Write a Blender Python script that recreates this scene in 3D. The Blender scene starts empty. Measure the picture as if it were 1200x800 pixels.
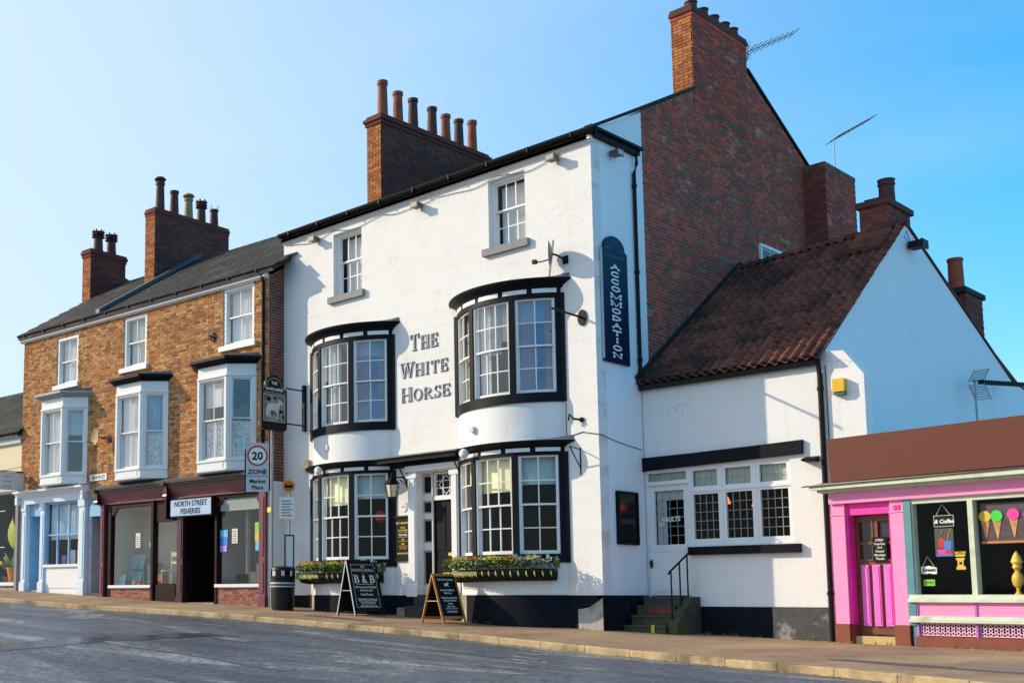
import bpy, bmesh, math, random
from math import sin, cos, pi, radians, sqrt, atan2, acos
from mathutils import Vector, Matrix
random.seed(7)
SC = bpy.context.scene
COL = SC.collection

# ------------------------------------------------------------------ camera
F = 1356.0
cam = bpy.data.cameras.new('camera')
cam.sensor_fit = 'HORIZONTAL'
cam.sensor_width = 36.0
cam.lens = F / 1200 * 36
cam.shift_x = (600 - 350) / 1200
cam.shift_y = (547 - 400) / 1200
cam.clip_end = 6000
cam_ob = bpy.data.objects.new('camera', cam)
COL.objects.link(cam_ob)
YAW, PITCH = radians(42.0), math.atan(150 / F)
hx, hy = -cos(YAW), sin(YAW)
fw = Vector((hx * cos(PITCH), hy * cos(PITCH), sin(PITCH)))
cam_ob.location = (12.43, -18.9, 0.65)
cam_ob.rotation_euler = fw.to_track_quat('-Z', 'Y').to_euler()
SC.camera = cam_ob

# ------------------------------------------------------------------ daylight
ELEV = radians(27)
SUNV = Vector((-1.65, -1.0, 0)).normalized()          # horizontal direction towards the sun
AZ = atan2(SUNV.x, SUNV.y)
world = bpy.data.worlds.new('World')
SC.world = world
world.use_nodes = True
wn = world.node_tree
wn.nodes.clear()
out = wn.nodes.new('ShaderNodeOutputWorld')
bg = wn.nodes.new('ShaderNodeBackground')
sky = wn.nodes.new('ShaderNodeTexSky')
sky.sky_type = 'NISHITA'
sky.sun_disc = False
sky.sun_elevation = ELEV
sky.sun_rotation = AZ
sky.air_density = 1.15
sky.dust_density = 2.2
sky.ozone_density = 4.0
hsv = wn.nodes.new('ShaderNodeHueSaturation')
hsv.inputs['Hue'].default_value = 0.488
hsv.inputs['Saturation'].default_value = 1.52
hsv.inputs['Value'].default_value = 1.0
wn.links.new(sky.outputs[0], hsv.inputs['Color'])
# thin veils of cloud
tc = wn.nodes.new('ShaderNodeTexCoord')
mp = wn.nodes.new('ShaderNodeMapping')
mp.inputs['Scale'].default_value = (1.2, 1.2, 5.0)
nz = wn.nodes.new('ShaderNodeTexNoise')
nz.inputs['Scale'].default_value = 1.6
nz.inputs['Detail'].default_value = 6
cr = wn.nodes.new('ShaderNodeMapRange')
cr.inputs['From Min'].default_value = 0.5
cr.inputs['From Max'].default_value = 0.8
cr.inputs['To Max'].default_value = 0.22
mixc = wn.nodes.new('ShaderNodeMix')
mixc.data_type = 'RGBA'
mixc.inputs[7].default_value = (3.0, 3.2, 3.3, 1)
wn.links.new(tc.outputs['Generated'], mp.inputs['Vector'])
wn.links.new(mp.outputs[0], nz.inputs['Vector'])
wn.links.new(nz.outputs[0], cr.inputs['Value'])
wn.links.new(cr.outputs[0], mixc.inputs[0])
wn.links.new(hsv.outputs[0], mixc.inputs[6])
# pale haze brightening towards the sun's side of the sky
vd = wn.nodes.new('ShaderNodeVectorMath'); vd.operation = 'DOT_PRODUCT'
vd.inputs[1].default_value = (SUNV.x, SUNV.y, 0)
nrm = wn.nodes.new('ShaderNodeVectorMath'); nrm.operation = 'NORMALIZE'
wn.links.new(tc.outputs['Generated'], nrm.inputs[0]); wn.links.new(nrm.outputs[0], vd.inputs[0])
hz = wn.nodes.new('ShaderNodeMapRange'); hz.interpolation_type = 'SMOOTHSTEP'
hz.inputs['From Min'].default_value = -0.55; hz.inputs['From Max'].default_value = 0.75; hz.inputs['To Max'].default_value = 0.95
wn.links.new(vd.outputs['Value'], hz.inputs['Value'])
mixh = wn.nodes.new('ShaderNodeMix'); mixh.data_type = 'RGBA'; mixh.inputs[7].default_value = (2.38, 2.76, 3.15, 1)
wn.links.new(hz.outputs[0], mixh.inputs[0]); wn.links.new(mixc.outputs[2], mixh.inputs[6])
wn.links.new(mixh.outputs[2], bg.inputs['Color'])
bg.inputs['Strength'].default_value = 0.15
wn.links.new(bg.outputs[0], out.inputs['Surface'])

sl = bpy.data.lights.new('sun', 'SUN')
sl.energy = 2.3
sl.angle = radians(0.5)
sl.color = (1.0, 0.84, 0.62)
so = bpy.data.objects.new('sun', sl)
COL.objects.link(so)
so.rotation_euler = Vector((SUNV.x * cos(ELEV), SUNV.y * cos(ELEV), sin(ELEV))).to_track_quat('Z', 'Y').to_euler()
so.location = (-20, -20, 30)

SC.view_settings.view_transform = 'Standard'
SC.view_settings.look = 'None'
SC.view_settings.exposure = 1.1
SC.view_settings.gamma = 1.0
SC.render.resolution_x, SC.render.resolution_y = 1024, 682

# ------------------------------------------------------------------ materials
MATS = {}
def mat(name, c, rough=0.6, var=0.12, vscale=6.0, bump=0.0, bscale=40.0, metal=0.0, spec=0.5, c2=None, c2min=0.45, c2max=0.65, dirt=0.0, stretch=None, emit=None):
    if name in MATS: return MATS[name]
    m = bpy.data.materials.new(name); m.use_nodes = True
    nt = m.node_tree; N = nt.nodes; L = nt.links
    b = N['Principled BSDF']
    b.inputs['Roughness'].default_value = rough
    b.inputs['Metallic'].default_value = metal
    b.inputs['Specular IOR Level'].default_value = spec
    t = N.new('ShaderNodeTexCoord'); vec = t.outputs['Object']
    if stretch:
        mpn = N.new('ShaderNodeMapping'); mpn.inputs['Scale'].default_value = stretch
        L.new(vec, mpn.inputs['Vector']); vec = mpn.outputs[0]
    n = N.new('ShaderNodeTexNoise'); n.inputs['Scale'].default_value = vscale; n.inputs['Detail'].default_value = 5
    L.new(vec, n.inputs['Vector'])
    base = N.new('ShaderNodeMix'); base.data_type = 'RGBA'
    lo = tuple(max(0, x * (1 - var * 1.6)) for x in c) + (1,); hi = tuple(min(1, x * (1 + var * 1.6)) for x in c) + (1,)
    base.inputs[6].default_value = lo; base.inputs[7].default_value = hi
    L.new(n.outputs[0], base.inputs[0])
    col = base.outputs[2]
    if c2:
        n2 = N.new('ShaderNodeTexNoise'); n2.inputs['Scale'].default_value = vscale * 0.35; n2.inputs['Detail'].default_value = 8; n2.inputs['Roughness'].default_value = 0.65
        L.new(vec, n2.inputs['Vector'])
        mr = N.new('ShaderNodeMapRange'); mr.inputs['From Min'].default_value = c2min; mr.inputs['From Max'].default_value = c2max
        L.new(n2.outputs[0], mr.inputs['Value'])
        mx = N.new('ShaderNodeMix'); mx.data_type = 'RGBA'; mx.inputs[7].default_value = tuple(c2) + (1,)
        L.new(mr.outputs[0], mx.inputs[0]); L.new(col, mx.inputs[6]); col = mx.outputs[2]
    L.new(col, b.inputs['Base Color'])
    if bump:
        n3 = N.new('ShaderNodeTexNoise'); n3.inputs['Scale'].default_value = bscale; n3.inputs['Detail'].default_value = 6
        L.new(vec, n3.inputs['Vector'])
        bp = N.new('ShaderNodeBump'); bp.inputs['Strength'].default_value = bump; bp.inputs['Distance'].default_value = 0.02
        L.new(n3.outputs[0], bp.inputs['Height']); L.new(bp.outputs[0], b.inputs['Normal'])
    if emit:
        b.inputs['Emission Color'].default_value = tuple(emit[:3]) + (1,); b.inputs['Emission Strength'].default_value = emit[3]
    MATS[name] = m
    return m

def brick_mat(name, cols, patch=None, pscale=1.0, pmin=.5, pmax=.6, grime=(0.03, 0.025, 0.02), gmin=0.55, gmax=0.75, gamt=0.7):
    m = bpy.data.materials.new(name); m.use_nodes = True
    nt = m.node_tree; N = nt.nodes; L = nt.links; b = N['Principled BSDF']
    b.inputs['Roughness'].default_value = 0.9; b.inputs['Specular IOR Level'].default_value = 0.2
    at = N.new('ShaderNodeAttribute'); at.attribute_name = 'tone'
    oi = N.new('ShaderNodeObjectInfo')
    ad = N.new('ShaderNodeMath'); ad.operation = 'ADD'; L.new(at.outputs['Fac'], ad.inputs[0]); L.new(oi.outputs['Random'], ad.inputs[1])
    fr = N.new('ShaderNodeMath'); fr.operation = 'FRACT'; L.new(ad.outputs[0], fr.inputs[0])
    cr = N.new('ShaderNodeValToRGB'); cr.color_ramp.interpolation = 'CONSTANT'
    e = cr.color_ramp.elements
    e[0].position = 0; e[0].color = tuple(cols[0]) + (1,)
    e[1].position = 1 / len(cols); e[1].color = tuple(cols[1]) + (1,)
    for i, c in enumerate(cols[2:]):
        k = e.new((i + 2) / len(cols)); k.color = tuple(c) + (1,)
    L.new(fr.outputs[0], cr.inputs[0])
    t = N.new('ShaderNodeTexCoord')
    geo = N.new('ShaderNodeNewGeometry')
    n = N.new('ShaderNodeTexNoise'); n.inputs['Scale'].default_value = 30; n.inputs['Detail'].default_value = 4
    L.new(geo.outputs['Position'], n.inputs['Vector'])
    hs = N.new('ShaderNodeHueSaturation')
    mr0 = N.new('ShaderNodeMapRange'); mr0.inputs['To Min'].default_value = 0.6; mr0.inputs['To Max'].default_value = 1.4
    L.new(n.outputs[0], mr0.inputs['Value']); L.new(mr0.outputs[0], hs.inputs['Value']); L.new(cr.outputs[0], hs.inputs['Color'])
    col = hs.outputs[0]
    def layer(col, scale, lo, hi, c, amt, detail=7):
        nn = N.new('ShaderNodeTexNoise'); nn.inputs['Scale'].default_value = scale; nn.inputs['Detail'].default_value = detail; nn.inputs['Roughness'].default_value = .7
        mpp = N.new('ShaderNodeMapping'); mpp.inputs['Scale'].default_value = (1, .55, 1.7) if amt == .42 else (1, 1, 1)
        L.new(geo.outputs['Position'], mpp.inputs['Vector']); L.new(mpp.outputs[0], nn.inputs['Vector'])
        mr = N.new('ShaderNodeMapRange'); mr.inputs['From Min'].default_value = lo; mr.inputs['From Max'].default_value = hi; mr.inputs['To Max'].default_value = amt
        L.new(nn.outputs[0], mr.inputs['Value'])
        mx = N.new('ShaderNodeMix'); mx.data_type = 'RGBA'; mx.inputs[7].default_value = tuple(c) + (1,)
        L.new(mr.outputs[0], mx.inputs[0]); L.new(col, mx.inputs[6]); return mx.outputs[2]
    col = layer(col, 0.9, gmin, gmax, grime, gamt)
    if patch: col = layer(col, pscale, pmin, pmax, patch, 0.42, 9)
    L.new(col, b.inputs['Base Color'])
    bp = N.new('ShaderNodeBump'); bp.inputs['Strength'].default_value = .5; bp.inputs['Distance'].default_value = .01
    n4 = N.new('ShaderNodeTexNoise'); n4.inputs['Scale'].default_value = 60; L.new(geo.outputs['Position'], n4.inputs['Vector'])
    L.new(n4.outputs[0], bp.inputs['Height']); L.new(bp.outputs[0], b.inputs['Normal'])
    MATS[name] = m
    return m

def render_mat(name, c, lined=False, rough=.75, crack=.3, stain=(0.5, 0.46, 0.4)):
    """painted render: faint block joints, cracks, patches, splash dirt"""
    m = bpy.data.materials.new(name); m.use_nodes = True
    nt = m.node_tree; N = nt.nodes; L = nt.links; b = N['Principled BSDF']
    b.inputs['Roughness'].default_value = rough; b.inputs['Specular IOR Level'].default_value = 0.25
    t = N.new('ShaderNodeTexCoord'); o = t.outputs['Object']
    n = N.new('ShaderNodeTexNoise'); n.inputs['Scale'].default_value = 1.3; n.inputs['Detail'].default_value = 9; n.inputs['Roughness'].default_value = .65
    L.new(o, n.inputs['Vector'])
    mr = N.new('ShaderNodeMapRange'); mr.inputs['From Min'].default_value = .5; mr.inputs['From Max'].default_value = .85; mr.inputs['To Max'].default_value = .28
    L.new(n.outputs[0], mr.inputs['Value'])
    mx = N.new('ShaderNodeMix'); mx.data_type = 'RGBA'; mx.inputs[6].default_value = tuple(c) + (1,); mx.inputs[7].default_value = tuple(stain) + (1,)
    L.new(mr.outputs[0], mx.inputs[0]); col = mx.outputs[2]
    # vertical run-off streaks
    ms = N.new('ShaderNodeMapping'); ms.inputs['Scale'].default_value = (5, 5, .35); L.new(o, ms.inputs['Vector'])
    ns = N.new('ShaderNodeTexNoise'); ns.inputs['Scale'].default_value = 1.6; ns.inputs['Detail'].default_value = 6; L.new(ms.outputs[0], ns.inputs['Vector'])
    mrs = N.new('ShaderNodeMapRange'); mrs.inputs['From Min'].default_value = .56; mrs.inputs['From Max'].default_value = .75; mrs.inputs['To Max'].default_value = .13
    L.new(ns.outputs[0], mrs.inputs['Value'])
    mxs = N.new('ShaderNodeMix'); mxs.data_type = 'RGBA'; mxs.inputs[7].default_value = tuple(x * .8 for x in stain) + (1,)
    L.new(mrs.outputs[0], mxs.inputs[0]); L.new(col, mxs.inputs[6]); col = mxs.outputs[2]
    h = None
    n2 = N.new('ShaderNodeTexNoise'); n2.inputs['Scale'].default_value = 25; n2.inputs['Detail'].default_value = 6; L.new(o, n2.inputs['Vector'])
    n5 = N.new('ShaderNodeTexNoise'); n5.inputs['Scale'].default_value = 3; n5.inputs['Detail'].default_value = 3; L.new(o, n5.inputs['Vector'])
    a1 = N.new('ShaderNodeMath'); a1.operation = 'MULTIPLY_ADD'; a1.inputs[1].default_value = 1.6; L.new(n5.outputs[0], a1.inputs[0]); L.new(n2.outputs[0], a1.inputs[2])
    h = a1.outputs[0]
    if lined:
        sx = N.new('ShaderNodeSeparateXYZ'); L.new(o, sx.inputs[0]); cx = N.new('ShaderNodeCombineXYZ'); L.new(sx.outputs[0], cx.inputs[0]); L.new(sx.outputs[2], cx.inputs[1])
        br = N.new('ShaderNodeTexBrick'); br.inputs['Scale'].default_value = 1.0; br.inputs['Brick Width'].default_value = .62; br.inputs['Row Height'].default_value = .31
        br.inputs['Mortar Size'].default_value = .004; br.inputs['Mortar Smooth'].default_value = .2
        L.new(cx.outputs[0], br.inputs['Vector'])
        # the joints have filled with paint here and there
        nb = N.new('ShaderNodeTexNoise'); nb.inputs['Scale'].default_value = 1.9; nb.inputs['Detail'].default_value = 3; L.new(o, nb.inputs['Vector'])
        mb_ = N.new('ShaderNodeMapRange'); mb_.inputs['From Min'].default_value = .42; mb_.inputs['From Max'].default_value = .6; L.new(nb.outputs[0], mb_.inputs['Value'])
        mu = N.new('ShaderNodeMath'); mu.operation = 'MULTIPLY'; L.new(br.outputs['Fac'], mu.inputs[0]); L.new(mb_.outputs[0], mu.inputs[1])
        a2 = N.new('ShaderNodeMath'); a2.operation = 'MULTIPLY_ADD'; a2.inputs[1].default_value = -1.0; L.new(mu.outputs[0], a2.inputs[0]); L.new(h, a2.inputs[2]); h = a2.outputs[0]
        mj = N.new('ShaderNodeMix'); mj.data_type = 'RGBA'; mj.inputs[7].default_value = (.42, .39, .35, 1)
        mm = N.new('ShaderNodeMath'); mm.operation = 'MULTIPLY'; mm.inputs[1].default_value = .38; L.new(mu.outputs[0], mm.inputs[0])
        L.new(mm.outputs[0], mj.inputs[0]); L.new(col, mj.inputs[6]); col = mj.outputs[2]
    # hairline cracks
    vo = N.new('ShaderNodeTexVoronoi'); vo.feature = 'DISTANCE_TO_EDGE'; vo.inputs['Scale'].default_value = .8
    nw = N.new('ShaderNodeTexNoise'); nw.inputs['Scale'].default_value = 2.5; nw.inputs['Detail'].default_value = 5; L.new(o, nw.inputs['Vector'])
    va = N.new('ShaderNodeVectorMath'); va.operation = 'MULTIPLY_ADD'; va.inputs[1].default_value = (.8, .8, .8); L.new(nw.outputs['Color'], va.inputs[0]); L.new(o, va.inputs[2]); L.new(va.outputs[0], vo.inputs['Vector'])
    lt = N.new('ShaderNodeMath'); lt.operation = 'LESS_THAN'; lt.inputs[1].default_value = .006; L.new(vo.outputs['Distance'], lt.inputs[0])
    ng = N.new('ShaderNodeTexNoise'); ng.inputs['Scale'].default_value = .9; L.new(o, ng.inputs['Vector'])
    mg = N.new('ShaderNodeMapRange'); mg.inputs['From Min'].default_value = .55; mg.inputs['From Max'].default_value = .65; mg.inputs['To Max'].default_value = crack; L.new(ng.outputs[0], mg.inputs['Value'])
    mk = N.new('ShaderNodeMath'); mk.operation = 'MULTIPLY'; L.new(lt.outputs[0], mk.inputs[0]); L.new(mg.outputs[0], mk.inputs[1])
    mc = N.new('ShaderNodeMix'); mc.data_type = 'RGBA'; mc.inputs[7].default_value = (.25, .23, .2, 1); L.new(mk.outputs[0], mc.inputs[0]); L.new(col, mc.inputs[6])
    L.new(mc.outputs[2], b.inputs['Base Color'])
    bp = N.new('ShaderNodeBump'); bp.inputs['Strength'].default_value = .35; bp.inputs['Distance'].default_value = .012
    L.new(h, bp.inputs['Height']); L.new(bp.outputs[0], b.inputs['Normal'])
    MATS[name] = m
    return m

def glass_mat(name, tint=(1, 1, 1), refl=0.12, ripple=0.06):
    m = bpy.data.materials.new(name); m.use_nodes = True
    nt = m.node_tree; N = nt.nodes; L = nt.links; N.remove(N['Principled BSDF'])
    o = [x for x in N if x.type == 'OUTPUT_MATERIAL'][0]
    tr = N.new('ShaderNodeBsdfTransparent'); tr.inputs[0].default_value = tuple(tint) + (1,)
    gl = N.new('ShaderNodeBsdfGlossy'); gl.inputs['Roughness'].default_value = 0.01
    ge = N.new('ShaderNodeNewGeometry'); dt = N.new('ShaderNodeVectorMath'); dt.operation = 'DOT_PRODUCT'
    L.new(ge.outputs['Incoming'], dt.inputs[0]); L.new(ge.outputs['Normal'], dt.inputs[1])
    ab = N.new('ShaderNodeMath'); ab.operation = 'ABSOLUTE'; L.new(dt.outputs['Value'], ab.inputs[0])
    om = N.new('ShaderNodeMath'); om.operation = 'SUBTRACT'; om.inputs[0].default_value = 1.0; L.new(ab.outputs[0], om.inputs[1])
    pw = N.new('ShaderNodeMath'); pw.operation = 'POWER'; pw.inputs[1].default_value = 4.0; L.new(om.outputs[0], pw.inputs[0])
    a = N.new('ShaderNodeMath'); a.operation = 'MULTIPLY_ADD'; a.inputs[1].default_value = .6; a.inputs[2].default_value = refl; a.use_clamp = True
    L.new(pw.outputs[0], a.inputs[0])
    t = N.new('ShaderNodeTexCoord'); n = N.new('ShaderNodeTexNoise'); n.inputs['Scale'].default_value = 2.2; n.inputs['Detail'].default_value = 1
    L.new(t.outputs['Object'], n.inputs['Vector'])
    bp = N.new('ShaderNodeBump'); bp.inputs['Strength'].default_value = ripple; bp.inputs['Distance'].default_value = .1; L.new(n.outputs[0], bp.inputs['Height']); L.new(bp.outputs[0], gl.inputs['Normal'])
    mx = N.new('ShaderNodeMixShader'); L.new(a.outputs[0], mx.inputs[0]); L.new(tr.outputs[0], mx.inputs[1]); L.new(gl.outputs[0], mx.inputs[2])
    L.new(mx.outputs[0], o.inputs['Surface'])
    MATS[name] = m
    return m

WHITE = render_mat('white_render', (.79, .78, .765), lined=True)
WHITE2 = render_mat('white_render_plain', (.80, .79, .78), crack=.35)
GABLEW = render_mat('white_render_gable', (.83, .86, .90), crack=.15, stain=(.66, .68, .70))  # white of the shaded walls, with the sky's blue put into its colour
CREAM = render_mat('cream_render', (.78, .66, .45))
PLINTHB = mat('black_plinth_paint', (.005, .007, .013), .7, .5, 3, .3, 30, c2=(.03, .03, .03), c2min=.6, c2max=.8, spec=.12)
BLACK = mat('black_gloss_paint', (.0035, .0045, .008), .5, .3, 8, .08, 30, c2=(.02, .02, .02), c2min=.65, c2max=.85, spec=.14)
IRON = mat('black_iron', (.006, .006, .008), .55, .3, 20, .1, 60, spec=.2)
WOODW = mat('white_gloss_joinery', (.80, .80, .79), .35, .04, 6, .05, 40, c2=(.6, .57, .52), c2min=.62, c2max=.8)
GREYST = mat('grey_painted_stone', (.22, .22, .23), .7, .2, 12, .3, 60)
STONE = mat('sandstone', (.42, .36, .27), .85, .25, 10, .4, 60, c2=(.2, .17, .13))
LEAD = mat('lead_sheet', (.10, .105, .115), .55, .2, 6, .15, 20)
SLATE = mat('blue_slate', (.026, .025, .024), .75, .35, 3, .3, 30, c2=(.085, .07, .05), c2min=.5, c2max=.7, spec=.2)
FELT = mat('dark_roof', (.028, .027, .027), .8, .2, 8, .2, 30, spec=.2)
GLASS = glass_mat('window_glass', refl=.02)
GLASSU = glass_mat('upper_window_glass', refl=.15, ripple=.12)
GLASSS = glass_mat('shopfront_glass', refl=.07, ripple=.05)
GLASSD = glass_mat('shop_glass', refl=.012, ripple=.03)
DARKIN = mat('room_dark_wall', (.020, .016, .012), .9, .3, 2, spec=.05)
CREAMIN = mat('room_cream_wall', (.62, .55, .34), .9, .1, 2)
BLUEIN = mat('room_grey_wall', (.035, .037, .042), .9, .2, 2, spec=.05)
NET = mat('net_curtain', (.78, .78, .76), .9, .1, 30, .3, 20, stretch=(6, 6, 1))
LACE = mat('lace_curtain', (.66, .68, .70), .9, .3, 40, .4, 40, c2=(.25, .28, .31), c2min=.5, c2max=.6)
BLIND = mat('roller_blind', (.88, .86, .50), .9, .05, 4)
BLINDB = mat('sheer_blind', (.38, .52, .54), .9, .08, 4)
MORTAR = mat('lime_mortar', (.52, .42, .29), .95, .2, 12, .4, 80, c2=(.2, .17, .13))
MORTARD = mat('sooty_mortar', (.40, .36, .31), .95, .3, 10, .4, 80, c2=(.16, .14, .12), c2min=.5, c2max=.7)
MORTARS = mat('soot_blackened_mortar', (.13, .095, .08), .95, .3, 10, .4, 80)
BR_OR = brick_mat('orange_brick', [(.50, .20, .052), (.42, .155, .040), (.54, .235, .070), (.35, .12, .035), (.56, .28, .095), (.45, .17, .045), (.26, .09, .036), (.49, .21, .058), (.58, .32, .13)], gmin=.52, gmax=.75, gamt=.6, grime=(.10, .06, .03))
BR_RED = brick_mat('dark_red_brick', [(.50, .092, .055), (.36, .082, .055), (.58, .11, .062), (.20, .09, .068), (.44, .09, .058), (.54, .12, .066), (.28, .105, .08), (.62, .12, .066), (.17, .10, .08), (.40, .082, .058)], patch=(.58, .50, .40), pscale=1.7, pmin=.57, pmax=.66, grime=(.09, .062, .05), gmin=.5, gmax=.66, gamt=.6)
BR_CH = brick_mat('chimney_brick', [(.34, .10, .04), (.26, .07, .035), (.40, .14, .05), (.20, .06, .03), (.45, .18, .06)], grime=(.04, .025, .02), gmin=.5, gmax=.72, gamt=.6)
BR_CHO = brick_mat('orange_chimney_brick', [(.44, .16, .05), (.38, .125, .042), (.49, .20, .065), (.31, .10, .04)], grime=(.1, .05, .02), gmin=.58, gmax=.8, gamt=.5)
BR_SOOT_SHADE = brick_mat('sooty_shaded_brick', [(.26, .066, .045), (.19, .055, .042), (.31, .075, .048), (.13, .055, .046)], grime=(.05, .028, .024), gmin=.4, gmax=.7, gamt=.6)  # sooty brick that also carries the darker tone of chimneys' shaded sides
BR_STALL = brick_mat('stallriser_brick', [(.30, .10, .07), (.36, .13, .09), (.25, .08, .06), (.40, .17, .12)])
TILE = brick_mat('pantile_clay', [(.21, .068, .042), (.19, .062, .039), (.235, .075, .045), (.165, .056, .037), (.25, .08, .047), (.20, .066, .041), (.15, .052, .036), (.22, .07, .041)], grime=(.024, .020, .017), gmin=.44, gmax=.60, gamt=.85, patch=(.20, .17, .06), pscale=3.5, pmin=.68, pmax=.74)
POT = mat('terracotta_pot', (.30, .075, .035), .75, .3, 8, .2, 40, c2=(.08, .03, .02), c2min=.5, c2max=.75)
POTD = mat('sooty_pot', (.085, .028, .022), .75, .3, 8, .2, 40)
POTB = mat('buff_pot', (.33, .22, .12), .75, .2, 8, .2, 40)
MAROON = mat('maroon_paint', (.050, .008, .014), .35, .3, 6, .1, 40, c2=(.16, .05, .06), c2min=.6, c2max=.8)
MAROONL = mat('lit_maroon_paint', (.17, .038, .058), .4, .2, 5, .1, 40)  # lighter copy of the maroon, its sunlit tone put into the colour
MAROOND = mat('dark_maroon_paint', (.018, .004, .006), .5, .3, 6, spec=.15)
BLUEP = mat('sky_blue_paint', (.24, .48, .72), .4, .08, 5, .1, 40)
PALEB = mat('pale_blue_white_paint', (.66, .74, .84), .4, .05, 5, .1, 40)
PINK = mat('pink_paint', (.90, .27, .53), .45, .07, 3, .2, 25, c2=(.72, .30, .46), c2min=.60, c2max=.78)
MAGENTA = mat('magenta_shade_paint', (.80, .03, .38), .4, .08, 4)  # door recess pink: its shaded, reflected tone put into the colour
PINKV = mat('violet_pink_paint', (.78, .16, .58), .4, .06, 4)
TEAL = mat('teal_paint', (.085, .25, .29), .45, .12, 5, .1, 40)
MINT = mat('mint_paint', (.56, .63, .50), .5, .12, 6, .2, 30, c2=(.34, .40, .30), c2min=.56, c2max=.72)
BROWNP = mat('brown_door_paint', (.17, .045, .018), .4, .25, 6, .1, 30)
SIGNB = mat('brown_sign_panel', (.122, .036, .022), .6, .06, 1.5, spec=.25)
GOLD = mat('gold_lettering', (.70, .50, .10), .4, .1, 10)
LETTERG = mat('grey_letter_paint', (.13, .125, .125), .5, .2, 10)
LETW = mat('white_letter_paint', (.85, .85, .83), .5, .04, 10)
CHALK = mat('chalk_white', (.78, .78, .74), .8, .1, 40)
SIGNK = mat('chalkboard_black', (.007, .007, .008), .6, .2, 8, spec=.15)
SIGNBLUE = mat('navy_sign_enamel', (.004, .012, .045), .4, .2, 3, spec=.2)
SIGNGREEN = mat('dark_green_sign', (.005, .010, .008), .5, .3, 6, spec=.15)
OAK = mat('orange_varnished_wood', (.50, .20, .035), .4, .25, 14, .1, 30, stretch=(8, 8, 1))
GALV = mat('galvanised_steel', (.32, .33, .34), .45, .2, 10, metal=.6)
DISHG = mat('dish_grey', (.20, .19, .17), .5, .15, 10)
PLASTICK = mat('black_plastic', (.007, .007, .009), .45, .2, 8, spec=.25)
SIGNW = mat('sign_white', (.78, .79, .80), .4, .04, 8)
SIGNG = mat('sign_grey', (.50, .52, .54), .4, .04, 8)
RED = mat('red_enamel', (.55, .015, .02), .4, .08, 8)
YEL = mat('yellow_plastic', (.75, .42, .01), .4, .08, 8)
ORANGE = mat('orange_plastic', (.70, .22, .02), .4, .08, 8)
GREENP = mat('green_print', (.20, .60, .03), .5, .1, 8)
BLUEPR = mat('blue_print', (.02, .20, .70), .5, .1, 8)
PURPLE = mat('lilac_print', (.50, .28, .75), .5, .1, 8)
PINKPR = mat('pink_print', (.80, .03, .32), .5, .1, 8)
CONE = mat('wafer_print', (.60, .30, .09), .6, .3, 40)
YELPR = mat('mustard_print', (.70, .46, .04), .6, .2, 20)
POSTERD = mat('dark_poster', (.06, .035, .05), .5, .6, 3, stretch=(.3, .3, 6))
PAPER = mat('paper', (.70, .69, .65), .8, .06, 20)
LAMPGL = mat('lantern_glass', (.72, .60, .42), .4, .1, 10)
GLOW = mat('lit_shade', (.6, .15, .03), .5, .1, 10, emit=(1, .22, .04, .9))
LEAF = mat('leaf_green', (.07, .13, .025), .6, .5, 9)
LEAFY = mat('leaf_lime', (.30, .36, .03), .6, .4, 9)
LEAFG = mat('leaf_silver', (.35, .40, .33), .6, .3, 9)
FLOR = mat('orange_petals', (.62, .20, .02), .6, .3, 20)
FLOY = mat('yellow_petals', (.72, .55, .04), .6, .3, 20)
STEPM = mat('mossy_stone_step', (.085, .075, .058), .85, .4, 8, .4, 40, c2=(.055, .07, .02))
REDTILE = mat('red_quarry_tile', (.20, .045, .03), .6, .3, 8)
PLINTHLIT = mat('sunlit_bare_plinth', (.40, .37, .33), .85, .3, 5, .4, 30, c2=(.18, .16, .13))  # bare plinth with its sunlit grey put into the colour

# ------------------------------------------------------------------ mesh builder
def TG(ox=0, oy=0, ux=1, uy=0, oz=0):
    """a runs along (ux,uy), b is up, c comes out of the wall"""
    return lambda a, b, c: (ox + ux * a + uy * c, oy + uy * a - ux * c, oz + b)
TF = lambda y=0.0: TG(0, y)
TS = lambda x=0.0: TG(x, 0, 0, 1)
ID = lambda x, y, z: (x, y, z)

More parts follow.
